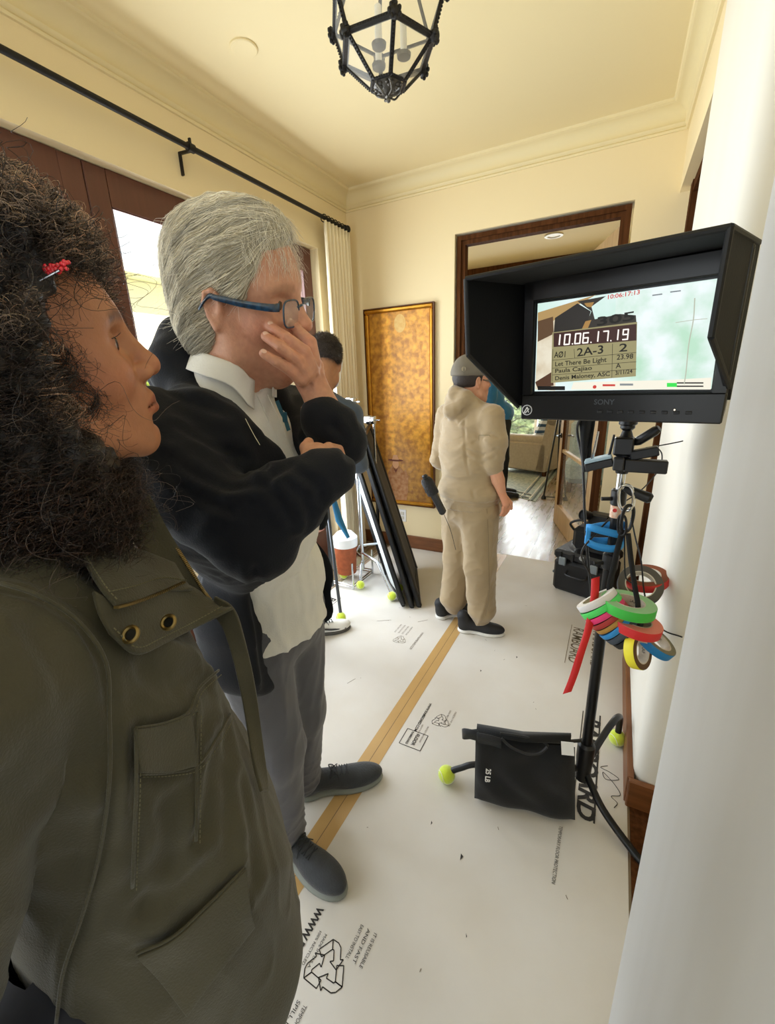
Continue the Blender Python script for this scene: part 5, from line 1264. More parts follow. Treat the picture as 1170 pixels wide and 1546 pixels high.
for q in (-1, 1):
    sh = nbW-[0, 0, .075]+rW*.150*q-fW*.015; el = sh+rW*.035*q-fW*.10+[0, 0, -.27]; wr = el+fW*.02+[0, 0, -.24]
    v.chain([nbW+[0, 0, -.06], sh, el, wr], [.05, .038, .032, .024], .02)
    kn = hipW+rW*.09*q+fW*.02+[0, 0, -.44]; an = hipW+rW*.09*q+[0, 0, -.82]
    v.chain([hipW+rW*.07*q+fW*.05, kn, an], [.07, .055, .04], .03)
    hd = wr+(wr-el)*.26; v.ell(hd, (.016, .035, .045), RW, .01)
    for k in range(4):
        b = hd+rW*0+fW*(.022-.015*k)+[0, 0, -.03]; v.cone(b, b+fW*.004+[0, 0, -.06+.008*abs(k-1.4)], .0085, .007, .004)
    v.chain([wr+fW*.02, hd+fW*.038+[0, 0, -.0], hd+fW*.045+[0, 0, -.03]], [.011, .010, .008], .006)
V, F = v.mesh(1); N_ = normals(V, F)
make('body', V, F, M['skin_w'], WM, vcol=skin_tint(HW, V, N_, (.82, .60, .62), brow=(.25, .22, .2), brow_w=1.5, cheek=.10))
eyes(HW, WM, '#3b2417')
# eyelashes
LS = []
for q in (-1, 1):
    for t in np.linspace(0, 1, 16):
        b = HW(.0790-.006*t, q*(.022+.024*t), .0080); LS.append([b+HW.R@np.array([.009*u_, q*.003*u_*t, .001*u_+.003*u_*u_]) for u_ in np.linspace(0, 1, 5)])
M['hair_w'] = mat('dark_brown_hair', '#33261c', .42, vcol=True, spec=.6)
strands('eyelashes', np.array(LS), .0006, .0001, M['hair_w'], WM, vcol=np.ones((len(LS), 3))*.4)

# ---- jacket
M['olive'] = mat('olive_canvas', '#48432E', .82, var=.5, vscale=9, col2='#383420', bump=.25, bscale=420, sheen=.15)
v = Vol((-.88, -.14, .58), (-.12, .54, 1.46), .0048)
ch = nbW+fW*.005
v.ell(ch+[0, 0, -.09], (.095, .165, .075), RW, .03)
v.ell(ch+fW*.020+[0, 0, -.19], (.120, .165, .13), RW, .05)
v.ell(ch+fW*.040+[0, 0, -.34], (.128, .165, .15), RW, .06)
v.ell(ch+fW*.058+[0, 0, -.46], (.145, .180, .15), RW, .06)
v.ell(ch+fW*.060+[0, 0, -.60], (.150, .185, .16), RW, .05)
for q in (-1, 1):
    sh = nbW-[0, 0, .075]+rW*.150*q-fW*.015; el = sh+rW*.035*q-fW*.10+[0, 0, -.27]; wr = el+fW*.02+[0, 0, -.24]
    v.chain([nbW+rW*.05*q+[0, 0, -.035], sh], [.052, .062], .02); v.chain([sh, el, wr, wr+(wr-el)*.40], [.062, .056, .046, .044], .006)
v.box(hipW+fW*.10+[0, 0, -.36], (.22, .15, .15), RW, .01, .01, 'cut')
v.cone(nbW+[0, 0, .0], nbW+[0, 0, .12], .056, .08, .01, 'cut')
v.cone(nbW+fW*.04+[0, 0, .01], nbW+fW*.20+[0, 0, 0], .040, .060, .01, 'cut')
V, F = v.mesh(3); N_ = normals(V, F)
amt = .0050*snoise(V, 3.2, 5, 2, (1, 1, .5))+.0055*ridge(V, 4.5, 9, (1, 1, .55))+.0022*ridge(V, 11, 2, (1, 1, .5), 2)
V = V+N_*amt[:, None]
def onto(pts, V=V):       # snap guide points to the closest garment vertex
    out = []
    for p in pts: out.append(V[np.argmin(((V-p)**2).sum(1))])
    return out
def near_line(uvD, VV, NN=None):   # garment surface points seen along pixel guide points
    out = []
    for (u, v_) in uvD:
        d = ray(u, v_); d = d/np.linalg.norm(d); w = VV-EYE; t = w@d; per = np.linalg.norm(w-t[:, None]*d, axis=1)
        ok = np.where((per < .009) & (t > 0))[0]
        if len(ok) == 0: ok = np.argsort(per)[:5]
        out.append(EYE+d*t[ok].min())
    return np.array(out)
seams = [[(0, 880), (60, 900), (120, 940), (160, 1000), (165, 1080), (165, 1180), (150, 1290), (125, 1380), (95, 1470), (85, 1545)],
         [(205, 1100), (206, 1180), (203, 1260), (200, 1340)], [(205, 1100), (250, 1092), (285, 1075), (300, 1040), (330, 1012)],
         [(210, 1168), (255, 1166), (298, 1155), (330, 1110), (348, 1078)], [(298, 1075), (297, 1160), (296, 1270)],
         [(205, 1440), (260, 1415), (310, 1370), (370, 1310)], [(370, 1310), (378, 1370), (330, 1450)]]
for sline in seams:
    P = near_line(sline, V); V = crease(V, N_, P, .0055, .0050)
    V = V+N_*(.0022*np.exp(-((pdist(V, P)-.011)/.005)**2))[:, None]
folds = [[(335, 1110), (318, 1180), (305, 1260)], [(352, 1090), (345, 1170), (350, 1240)], [(235, 1335), (285, 1305), (318, 1265)], [(225, 1365), (270, 1345), (310, 1310)], [(70, 960), (110, 1060), (130, 1160)],
         [(30, 1180), (80, 1230), (110, 1310)], [(375, 1180), (385, 1260), (392, 1330)], [(230, 1010), (270, 1030), (320, 1020)], [(20, 1010), (60, 1080), (90, 1180)], [(255, 1220), (262, 1300)], [(350, 1290), (330, 1340), (290, 1380)]]
for q_, sline in enumerate(folds):
    P = near_line(sline, V); w_ = .010+.004*(q_ % 3); V = crease(V, N_, P, w_, .0065); V = V+N_*(.0035*np.exp(-((pdist(V, P)-2.1*w_)/w_)**2))[:, None]
make('field_jacket', V, F, M['olive'], WM); JV = V; JF = F
# stitched seams and pockets
def seam_obj(uv):
    P = spline([EYE+(p-EYE)*(1-.0012/np.linalg.norm(p-EYE)) for p in near_line(uv, JV)], 5); mb = MB(); mb.tube(P, .0016, 6); return mb
for sl_ in seams[:6]: seam_obj(sl_).build('seam', M['olive'], WM, smooth=True)
def wpath(uv, off=.0012):
    P = near_line(uv, JV); return P+np.array([-(ray(u, v_)/np.linalg.norm(ray(u, v_))*off) for u, v_ in uv])
M['stitch'] = mat('olive_thread', '#6a6549', .8)
def flap(uv_grid, name, parent, m, off=.006, th=.003):
    G = [[near_line([q], JV)[0]-ray(*q)/np.linalg.norm(ray(*q))*off for q in row] for row in uv_grid]
    G = np.array(G); n0, m0 = G.shape[:2]
    a = [spline(G[i], 6) for i in range(n0)]; a = np.array(a); G2 = np.array([spline(a[:, j], 6) for j in range(a.shape[1])])
    mb = MB(); mb.grid(G2); o = mb.build(name, m, parent, smooth=True); md = o.modifiers.new('t', 'SOLIDIFY'); md.thickness = th; md.offset = 0
    md = o.modifiers.new('b', 'BEVEL'); md.width = .0008; md.segments = 2; return o
flap([[(206, 1102), (250, 1094), (288, 1078)], [(207, 1135), (252, 1130), (294, 1118)], [(212, 1167), (255, 1166), (298, 1156)]], 'pocket_flap', WM, M['olive'], .004)
flap([[(207, 1445), (262, 1418), (312, 1372), (372, 1312)], [(240, 1480), (290, 1450), (335, 1405), (378, 1372)], [(282, 1535), (310, 1495), (345, 1450), (384, 1400)]], 'pocket_flap', WM, M['olive'], .004)
# standing collar and placket
def sheet3(rows, name, m, th=.003, n=5, bump=0.0):
    G = np.array(rows); a = np.array([spline(G[i], n) for i in range(len(G))]); G2 = np.array([spline(a[:, j], n) for j in range(a.shape[1])])
    if bump:
        f = G2.reshape(-1, 3); f = f+np.array([.3, -.6, .7])*(bump*snoise(f, 11, 4, 2))[:, None]; G2 = f.reshape(G2.shape)
    mb = MB(); mb.grid(G2); o = mb.build(name, m, WM, smooth=True); md = o.modifiers.new('t', 'SOLIDIFY'); md.thickness = th; md.offset = 0
    md = o.modifiers.new('b', 'BEVEL'); md.width = .001; md.segments = 2; return o
def A_(u, v_, off):      # point lifted off the jacket cloth by off metres towards the eye
    d = ray(u, v_); d = d/np.linalg.norm(d); w = JV-EYE; t = w@d; per = np.linalg.norm(w-t[:, None]*d, axis=1)
    ok = np.where((per < .012) & (t > 0))[0]
    tt = t[ok].min() if len(ok) else t[np.argmin(per)]
    return EYE+d*(tt-off)
def sm(rows, k=2):       # even out the lifted control points
    G = np.array(rows, float); d = np.linalg.norm(G-EYE, axis=2); dirs = (G-EYE)/d[..., None]
    for _ in range(k):
        e = np.pad(d, 1, mode='edge'); d = (e[:-2, 1:-1]+e[2:, 1:-1]+e[1:-1, :-2]+e[1:-1, 2:]+2*d)/6
    return EYE+dirs*d[..., None]
sheet3(sm([[A_(104, 806, .030), A_(160, 816, .024), A_(215, 832, .020), A_(262, 850, .016)],
        [A_(128, 850, .030), A_(178, 846, .026), A_(225, 858, .021), A_(275, 872, .016)],
        [A_(150, 885, .028), A_(192, 878, .026), A_(232, 876, .021), A_(285, 885, .016)],
        [A_(176, 916, .022), A_(205, 908, .020), A_(240, 895, .018), A_(292, 890, .014)]]), 'collar', M['olive'], .004, bump=.0012)
sheet3(sm([[A_(141, 893, .012), A_(185, 915, .013), A_(230, 900, .013), A_(275, 882, .012), A_(300, 893, .012)],
        [A_(150, 925, .012), A_(190, 948, .013), A_(235, 935, .013), A_(285, 915, .012), A_(332, 915, .013)],
        [A_(167, 957, .010), A_(207, 988, .012), A_(247, 972, .013), A_(297, 947, .014), A_(352, 918, .018)]]), 'storm_placket', M['olive'], .004, bump=.0012)
sheet3(sm([[A_(225, 745, .01), A_(258, 808, .012), A_(290, 860, .012), A_(320, 912, .012)],
        [A_(205, 770, .012), A_(232, 820, .014), A_(262, 865, .014), A_(302, 900, .012)],
        [A_(190, 800, .014), A_(215, 835, .014), A_(240, 870, .014), A_(287, 890, .012)]]), 'far_collar', M['olive'], .004, bump=.0015)
sheet3(sm([[A_(325, 900, .015), A_(352, 918, .020), A_(368, 960, .020), A_(386, 1040, .014), A_(400, 1150, .010), A_(404, 1195, .003)],
        [A_(322, 912, .012), A_(344, 930, .016), A_(360, 975, .016), A_(376, 1050, .012), A_(392, 1150, .009), A_(400, 1195, .003)],
        [A_(318, 925, .008), A_(335, 945, .010), A_(350, 990, .010), A_(366, 1060, .008), A_(382, 1150, .006), A_(394, 1195, .002)]]), 'front_edge', M['olive'], .004)
M['brass'] = mat('antique_brass', '#8C7647', .35, metal=.9)
zp = spline(sm([[A_(176, 917, .030), A_(205, 909, .028), A_(240, 896, .026), A_(277, 879, .022)]])[0], 14)
mb = MB()
for i, p in enumerate(zp):
    t = zp[min(i+1, len(zp)-1)]-zp[max(i-1, 0)]; t /= np.linalg.norm(t); x, z, y = frame_of(t); mb.box(p, (.0046, .0010, .0022), np.array([x, y, z]).T)
    mb.box(p+t*.0009+x*.0, (.0046, .0009, .0012), np.array([x, y, z]).T)
mb.build('zipper', M['brass'], WM)
zp = spline(sm([[A_(268, 828, .016), A_(288, 860, .016), A_(308, 892, .016), A_(318, 905, .016)]])[0], 14); mb = MB()
for i, p in enumerate(zp):
    t = zp[min(i+1, len(zp)-1)]-zp[max(i-1, 0)]; t /= np.linalg.norm(t); x, z, y = frame_of(t); mb.box(p+cdir(.3, .1, 1)*.003, (.004, .0010, .0020), np.array([x, y, z]).T)
mb.build('zipper', M['brass'], WM)
for (u, v_, D) in ((202, 956, .016), (258, 938, .017)):
    c = A_(u, v_, D)+cdir(0, 0, 1)*.004; ax = cdir(-.12, .42, .9); mb = MB()
    mb.lathe_closed(c, ax, [(.0046, -.001), (.0066, -.0012), (.0082, 0), (.0080, .0016), (.0062, .0024), (.0048, .0012)], 24); mb.build('snap_ring', M['brass'], WM)
    mb = MB(); mb.lathe(c, ax, [(.0048, -.0005), (.0044, .0002), (0, .0002)], 18); mb.build('snap_centre', M['black_metal'], WM)
mb = MB(); mb.lathe(A_(263, 868, .022)+cdir(0, 0, 1)*.003, cdir(-.1, .4, .9), [(.0035, 0), (.0030, .001), (0, .0015)], 14); mb.build('snap_ring', M['brass'], WM)
# stitches along the edges
def stitch(uvD, step=.0042):
    P = spline(sm([[A_(*q) for q in uvD]])[0], 20); L_ = np.cumsum([0]+list(np.linalg.norm(np.diff(P, axis=0), axis=1))); mb = MB(); s = 0
    while s+.0026 < L_[-1]:
        a = np.array([np.interp(s, L_, P[:, k]) for k in range(3)]); b = np.array([np.interp(s+.0026, L_, P[:, k]) for k in range(3)]); mb.tube([a, b], .00055, 5); s += step
    return mb
mb = stitch([(172, 948, .016), (207, 977, .018), (246, 962, .019), (294, 938, .020), (336, 915, .024)]); mb.build('stitching', M['stitch'], WM)
mb = stitch([(118, 820, .036), (140, 855, .036), (162, 888, .034), (178, 906, .030)]); mb.build('stitching', M['stitch'], WM)
mb = stitch([(165, 893, .034), (205, 884, .032), (245, 872, .028), (282, 876, .023)]); mb.build('stitching', M['stitch'], WM)
for sl_ in (seams[2], seams[3], seams[4], seams[1]):
    Pq = [(u+6, v_+5) for u, v_ in sl_]; P = near_line(Pq, JV); P = spline([EYE+(p-EYE)*(1-.0016/np.linalg.norm(p-EYE)) for p in P], 20); L_ = np.cumsum([0]+list(np.linalg.norm(np.diff(P, axis=0), axis=1))); mb = MB(); s_ = 0
    while s_+.0026 < L_[-1]:
        a = np.array([np.interp(s_, L_, P[:, k]) for k in range(3)]); b = np.array([np.interp(s_+.0026, L_, P[:, k]) for k in range(3)]); mb.tube([a, b], .0005, 5); s_ += .0045
    mb.build('stitching', M['stitch'], WM)
# pale t-shirt glimpsed inside the collar
mb = MB(); mb.grid([spline([A_(160, 832, .004), A_(190, 842, .004), A_(222, 866, .004)], 4), spline([A_(165, 850, .004), A_(195, 862, .004), A_(222, 880, .004)], 4)]); o = mb.build('undershirt', mat('grey_tee', '#A29F92', .9, bump=.3, bscale=200), WM, smooth=True); o.modifiers.new('t', 'SOLIDIFY').thickness = .002
# trousers and shoes (mostly below the frame)
M['jean'] = mat('dark_denim', '#23242B', .85, var=.4, vscale=30, col2='#30323c')
v = Vol((-.85, -.2, .03), (-.15, .45, 1.0), .012)
v.ell(hipW+[0, 0, 0], (.115, .155, .12), RW, .03)
for q in (-1, 1):
    kn = hipW+rW*.09*q+fW*.02+[0, 0, -.44]; an = hipW+rW*.09*q+[0, 0, -.80]; v.chain([hipW+rW*.075*q, kn, an], [.10, .072, .056], .03)
V, F = v.mesh(1); V = V+normals(V, F)*(.003*ridge(V, 6, 3))[:, None]; make('trousers', V, F, M['jean'], WM)
def shoe(foot, f, L_, m_up, m_sole, parent, w=.048, name='shoe', lace=None, sole_h=.022, mid=None):
    # foot: heel-side ankle ground point, f: unit forward, L_: length
    f = np.array([f[0], f[1], 0.]); f /= np.linalg.norm(f); l = np.array([-f[1], f[0], 0]); Rf = np.array([f, l, [0, 0, 1]]).T; c = np.array([foot[0], foot[1], BT])
    v = Vol(c+[-.36, -.36, -.002], c+[.36, .36, .17], .0042)
    P = lambda x, y, z: c+f*x*L_+l*y+np.array([0, 0, z])
    v.ell(P(.12, 0, .040), (.13*L_, w*.80, .048), Rf, .02); v.ell(P(.72, 0, .034), (.30*L_, w*.98, .036), Rf, .02); v.cone(P(.20, 0, .055), P(.62, 0, .040), .040, .036, .02)
    v.cone(P(.14, 0, .06), P(.10, 0, .105), .040, .038, .015); v.box(P(.5, 0, -.05+sole_h*.5), (.7*L_, .2, .05), Rf, .002, .002, 'cut')
    V, F = v.mesh(2); o = make(name, V, F, m_up, parent); SVx = (V-c)@Rf
    def T(x, y):
        d = (SVx[:, 0]-x*L_)**2+(SVx[:, 1]-y)**2; k = np.where(d < .009**2)[0]; return P(x, y, (SVx[k, 2].max() if len(k) else .05)+.001)
    v = Vol(c+[-.36, -.36, -.002], c+[.36, .36, .06], .0042)
    v.ell(P(.13, 0, .012), (.155*L_, w*.92, .022), Rf, .01); v.ell(P(.70, 0, .010), (.325*L_, w*1.10, .022), Rf, .02); v.cone(P(.2, 0, .012), P(.6, 0, .010), w*.80, w*.85, .02, flat=((0, 0, 1), .42))
    v.box(P(.5, 0, -.05), (.9*L_, .25, .05), Rf, .001, .002, 'cut'); v.box(P(.5, 0, .05+sole_h+.004), (.9*L_, .25, .05), Rf, .002, .004, 'cut')
    V, F = v.mesh(1); make('sole', V, F, m_sole, o)
    if lace is not None:
        mb = MB()
        for i in range(4):
            x = .40+.06*i
            mb.tube(spline([T(x, -.022), T(x+.02, 0), T(x+.03, .022)], 4), .0022, 6); mb.tube(spline([T(x+.03, -.022), T(x+.02, 0), T(x, .022)], 4), .0022, 6)
        for q in (-1, 1): mb.tube(spline([T(.42, 0)+[0, 0, .003], T(.45, q*.016)+[0, 0, .008], T(.40, q*.032)+[0, 0, .002], T(.42, q*.006)+[0, 0, .003]], 5), .0022, 6); mb.tube(spline([T(.42, 0)+[0, 0, .003], T(.48, q*.022)+[0, 0, .003], T(.50, q*.036)], 5), .0018, 6)
        mb.build('shoelaces', lace, o)
    return o
M['rubber_w'] = mat('white_rubber', '#D5D3CC', .6); M['darkshoe'] = mat('dark_shoe', '#2a2a2c', .7)
for q in (-1, 1):
    an = hipW+rW*.09*q; shoe(an-fW*.03, fW, .25, M['darkshoe'], M['rubber_w'], WM)
# ---- woman's hair: a dense dark mass plus many curling strands
rng = np.random.RandomState(11)
v = Vol((-1.0, -.15, 1.28), (-.15, .55, 1.90), .0065)
def lump(u, v_, D, r, k=.03): v.ell(at(u, v_, D), (r, r, r), None, k)
HWc = HW(-.03, 0, .03)
v.ell(HW(-.035, 0, .045), (.125, .112, .108), HW.R, .03)
v.ell(HW(-.055, -.045, -.02), (.085, .070, .12), HW.R, .05)
v.ell(HW(-.060, -.060, -.11), (.082, .070, .085), HW.R, .05)
v.ell(HW(-.055, .060, -.03), (.085, .06, .12), HW.R, .05)
v.ell(HW(-.030, .085, -.14), (.080, .055, .09), HW.R, .05)
v.ell(HW(-.08, 0, -.14), (.085, .10, .09), HW.R, .05)
v.ell(HW(.012, -.020, .098), (.060, .08, .036), HW.R, .03)
v.ell(HW(.045, .060, .070), (.050, .040, .055), HW.R, .04)
v.ell(HW(.030, .082, .00), (.045, .035, .085), HW.R, .04)
# keep the face clear
v.ell(HW(.085, -.045, -.010), (.082, .070, .092), HW.R, .015, 'cut')
v.ell(HW(.120, .010, -.03), (.07, .09, .12), HW.R, .02, 'cut')
v.ell(HW(.060, -.080, -.025), (.060, .055, .078), HW.R, .015, 'cut')
V, F = v.mesh(2); N_ = normals(V, F)
V = V+N_*(.010*ridge(V, 16, 21, (1, 1, .8), 1)+.006*snoise(V, 30, 5, 2))[:, None]
HR = make('hair', V, F, M['hair_w'], WM, vcol=np.ones((len(V), 3))*np.array([.42, .40, .38]))
HV, HN = V, normals(V, F)
def curls(n, sel, length, amp, turns, drop, out, seed, r0=.00042, r1=.00016, pts=30, tint=(1, 1, 1), spread=.3, name='curl_strands'):
    rg = np.random.RandomState(seed); idx = np.where(sel)[0]; idx = rg.choice(idx, n); P0 = HV[idx]-HN[idx]*.004; nn = HN[idx]
    s = np.linspace(0, 1, pts)[None, :, None]; Ln = length*rg.uniform(.5, 1.3, (n, 1, 1))
    d0 = nn+rg.normal(size=(n, 3))*spread; d0 /= np.linalg.norm(d0, axis=1)[:, None]
    dn = np.array([0, 0, -1.])[None]+rg.normal(size=(n, 3))*.35+nn*.25; dn /= np.linalg.norm(dn, axis=1)[:, None]
    base = P0[:, None]+d0[:, None]*Ln*out*(s-.5*s*s)+dn[:, None]*Ln*drop*s**1.5
    ax = dn; a = np.cross(ax, nn+1e-3); a /= np.linalg.norm(a, axis=1)[:, None]+1e-9; b = np.cross(ax, a)
    ph = rg.uniform(0, 6.3, (n, 1, 1)); tw = turns*rg.uniform(.6, 1.5, (n, 1, 1)); am = amp*rg.uniform(.4, 1.5, (n, 1, 1))*np.minimum(1, s*4)*(1+.3*np.sin(9*s+ph))
    P = base+am*(np.cos(ph+tw*6.283*s)*a[:, None]+np.sin(ph+tw*6.283*s)*b[:, None])
    P = P+.004*np.sin(17*s+ph*3)*nn[:, None]
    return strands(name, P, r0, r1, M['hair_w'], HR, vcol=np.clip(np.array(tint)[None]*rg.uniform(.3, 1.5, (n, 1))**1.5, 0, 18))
Lh = HW.inv(HV)
front = (np.abs(Lh[:, 1]) < .2) & (HV[:, 2] > 1.25)
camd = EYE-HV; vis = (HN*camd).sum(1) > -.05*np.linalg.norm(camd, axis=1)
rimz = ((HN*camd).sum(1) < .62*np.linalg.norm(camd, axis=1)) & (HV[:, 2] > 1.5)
face = (Lh[:, 0] > .016) & (Lh[:, 1] < .04) & (Lh[:, 2] < .078) & (Lh[:, 2] > -.10)
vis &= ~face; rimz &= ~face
low = (HV[:, 2] < 1.47) & ~face
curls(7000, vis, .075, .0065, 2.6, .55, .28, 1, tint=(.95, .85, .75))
curls(6500, rimz, .055, .0055, 2.6, .20, .50, 2, r0=.00044, tint=(12, 14, 16))  # silvery tint paints the window backlight into the rim strands
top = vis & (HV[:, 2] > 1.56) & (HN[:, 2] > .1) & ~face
curls(3600, top, .05, .0055, 2.4, .25, .45, 7, r0=.00042, tint=(10, 12, 14))  # top strands also paled in colour to imitate the backlight
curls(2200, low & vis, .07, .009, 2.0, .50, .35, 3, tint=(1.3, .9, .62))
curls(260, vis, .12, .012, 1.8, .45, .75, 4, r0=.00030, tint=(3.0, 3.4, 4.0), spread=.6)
# wisps lying over temple and cheek
W0 = []
for i in range(150):
    y0 = -.060+rng.uniform(-.012, .01); z0 = rng.uniform(-.05, .085); x0 = rng.uniform(-.005, .025)
    L_ = rng.uniform(.25, 1.0); pts = []
    ph = rng.uniform(0, 6.3); k1 = rng.uniform(6, 14); am = rng.uniform(.003, .011)
    for s in np.linspace(0, 1, 26):
        x = x0+.055*L_*s*(1-.25*s); z = z0-.050*L_*s+am*math.sin(k1*s+ph); x += am*math.cos(k1*s+ph)*.8
        yy = -.0635*math.sqrt(max(0.05, 1-((x-.02)/.085)**2))*(1-.18*max(0, -z/.1))-.0065-.003*math.sin(3*s+ph)
        pts.append(HW(x, yy, z))
    W0.append(pts)
strands('face_wisps', np.array(W0), .00026, .00012, M['hair_w'], HR, vcol=np.ones((150, 3))*.75)
W0 = []
for i in range(14):     # a few larger curls falling over the cheek and temple
    z0 = .035+rng.uniform(-.03, .03); ph = rng.uniform(0, 6.3)
    for j in range(7):
        pts = []; o1 = rng.normal(size=3)*.0016
        for s in np.linspace(0, 1, 26):
            x = .010+.016*math.sin(ph+9*s)+.020*s; z = z0-.070*s+.008*math.cos(ph+9*s)
            pts.append(HW(x, -.072+.006*s+.004*math.sin(ph+9*s), z)+o1)
        W0.append(pts)
strands('temple_curls', np.array(W0), .00036, .00018, M['hair_w'], HR, vcol=np.ones((len(W0), 3))*.6)
B_ = []
for qq in (-1, 1):
    for i in range(130):
        t = rng.rand(); y = qq*(.012+.036*t); b = HW(.0885-.018*t*t-.004*t, y, .026+.008*math.sin(t*2.6)+rng.uniform(-.0032, .0032)); dirn = HW.R@np.array([-.15, qq*.85, .25+rng.normal()*.2]); B_.append([b+dirn*.008*s_*rng.uniform(.7, 1) for s_ in np.linspace(0, 1, 5)])
strands('eyebrows', np.array(B_), .00036, .00014, M['hair_w'], WM, vcol=np.ones((260, 3))*.6)
# red beaded hair pin
HP = thing('hair_clip', at(84, 404, .37), 'small sparkling red beaded hair clip above the temple', 'hair clip')
mb = MB(); mb2 = MB()
c0 = at(84, 404, .372)
def hh(u, v_, off):
    d = ray(u, v_); d = d/np.linalg.norm(d); w = HV-EYE; t = w@d; per = np.linalg.norm(w-t[:, None]*d, axis=1); ok = np.where((per < .02) & (t > 0))[0]
    return EYE+d*((t[ok].min() if len(ok) else .45)-off)
hd_ = np.linalg.norm(hh(84, 404, .010)-EYE)/np.linalg.norm(ray(84, 404))*FPX; 
for i in range(46):
    t = i/46; p = at(68+34*t+rng.uniform(-2, 2), 409-9*t+rng.uniform(-6, 6)*(.6+.5*t), hd_)+rng.normal(size=3)*.0008; mb.sphere(p, .0016, 8, 6)
mb.build('red_beads', mat('red_glass_beads', '#E0202F', .12, coat=1.0), HP)
mb = MB(); mb.tube([at(60, 424, hd_), at(90, 408, hd_-.002)], .0010, 8); mb.tube([at(32, 438, hd_-.004), at(48, 430, hd_-.002)], .0007, 6)
mb.build('pin', M['chrome'], HP)
# ================================================================ OLDER MAN, HAND OVER MOUTH, ARMS FOLDED
HM = Frame((-.615, .640, 1.670), euler(15, 12, 12), 1.08)
MN = thing('person', (-.80, .80, 0), 'person with white hair and glasses in a black hooded jacket, hand over the mouth', 'person')
M['skin_m'] = mat('pale_ruddy_skin', '#CF9A7C', .5, vcol=True, sss=.12, bump=.25, bscale=240, var=.35, vscale=90, col2='#B98068')
nbM = np.array([-.680, .625, 1.505])
azM = math.radians(3); fM = np.array([math.cos(azM), math.sin(azM), 0]); rM = np.array([fM[1], -fM[0], 0])
RM = np.array([fM, -rM, [0, 0, 1]]).T
hipM = np.array([-.800, .775, .90])
EL_F = at(519, 668, .82); WR_F = at(484, 606, .785); PALM = at(462, 560, .765)
shN = nbM+rM*.175-fM*.02+[0, 0, -.055]; shF = nbM-rM*.180+[0, 0, -.055]
EL_N = at(362, 792, .70); WR_N = at(488, 722, .690)
v = Vol((-1.1, .30, .05), (-.25, 1.15, 1.88), .016, ((-.78, .42, 1.40), (-.36, .86, 1.84), .0025))
add_head(v, HM, nbM, neck_r=.058, nose=1.15, old=True)
v.chain([HM(.01, -.03, -.10), HM(.055, 0, -.115), HM(.01, .03, -.10)], [.02, .018, .02], .03)       # slack under the chin
v.chain([nbM, nbM-fM*.02+[0, 0, -.10], (nbM+hipM)/2, hipM], [.055, .070, .09, .10], .04)
v.chain([nbM+[0, 0, -.05], shN, EL_N, WR_N], [.06, .05, .038, .026], .03)
v.chain([nbM+[0, 0, -.05], shF, EL_F], [.06, .05, .038], .03)
legs = [(hipM+rM*.085, np.array([-.800, .735, .47]), np.array([-.845, .755, .09])), (hipM-rM*.085, np.array([-.835, .895, .47]), np.array([-.915, .945, .09]))]
for a, b, c in legs: v.chain([a, b, c], [.085, .055, .036], .03)
# far arm: forearm, wrist, hand over the mouth
v.chain([EL_F, WR_F], [.040, .0255], .012)
v.chain([WR_F, PALM], [.0270, .0300], .012, flat=((cdir(.35, .15, 1)), .62))
px = lambda r: r
def finger(pts, rad): v.chain([at(*p) for p in pts], rad, .0022)
finger([(474, 548, .757), (469, 517, .748), (450, 499, .752), (437, 487, .757)], [.0130, .0108, .0096, .0080])
finger([(470, 558, .748), (460, 531, .730), (432, 510, .716), (408, 493, .722)], [.0130, .0112, .0100, .0084])
finger([(462, 566, .743), (450, 545, .724), (424, 524, .708), (401, 508, .713)], [.0130, .0110, .0098, .0082])
finger([(456, 574, .745), (440, 560, .728), (418, 546, .714), (398, 534, .712)], [.0120, .0102, .0090, .0076])
v.chain([at(482, 580, .79), at(478, 552, .81), at(468, 530, .83)], [.014, .012, .010], .006)              # thumb on the far cheek
for (a, b) in (((480, 600, .77), (470, 565, .745)), ((484, 598, .772), (479, 560, .755))): v.cone(at(*a), at(*b), .004, .003, .008)  # tendons
# near arm: hand tucked under the far elbow
HN_ = at(478, 690, .715)
v.chain([WR_N, at(480, 700, .705), HN_], [.026, .027, .026], .010, flat=(cdir(.1, .3, 1), .7))
for i, (du, dv_) in enumerate(((0, 0), (5, 7), (10, 14), (14, 20))):
    v.chain([at(480+du*.3, 684+dv_*.5, .715), at(496+du*.4, 676+dv_*.7, .735), at(512+du*.4, 678+dv_*.9, .765)], [.010, .0095, .008], .003)
v.chain([at(470, 690, .71), at(462, 676, .718), at(466, 668, .730)], [.012, .010, .009], .005)
V, F = v.mesh(1); N_ = normals(V, F)
L_ = HM.inv(V)
# wrinkles: crow's feet, cheek folds, forehead, neck
for k in range(5):
    z0 = -.002-.009*k; V = crease(V, N_, [HM(.058-.004*k, -.052, z0), HM(.040-.003*k, -.062, z0-.004-.006*k)], .0016*1.08, .0011)
for k in range(3): V = crease(V, N_, [HM(.084, .02, .050+.014*k), HM(.078, -.030, .052+.014*k), HM(.058, -.052, .050+.014*k)], .0022, .0010)
V = crease(V, N_, [HM(.098, -.020, -.030), HM(.086, -.032, -.048), HM(.076, -.036, -.068)], .003, .0028)
V = crease(V, N_, [HM(.072, -.020, -.013), HM(.062, -.040, -.016), HM(.055, -.048, -.010)], .003, .0022)
V = crease(V, N_, [HM(.040, -.050, -.085), HM(.020, -.060, -.060), HM(.012, -.066, -.03)], .003, .0016)
tt = skin_tint(HM, V, N_, (.90, .70, .68), brow=(.72, .70, .66), brow_w=1.5, cheek=.14)
hand = np.exp(-(np.linalg.norm(V-PALM, axis=1)/.07)**2); tt *= (1+.06*snoise(V, 45, 8, 2)*hand)[:, None]; tt *= np.array([1, .93, .92])**hand[:, None]
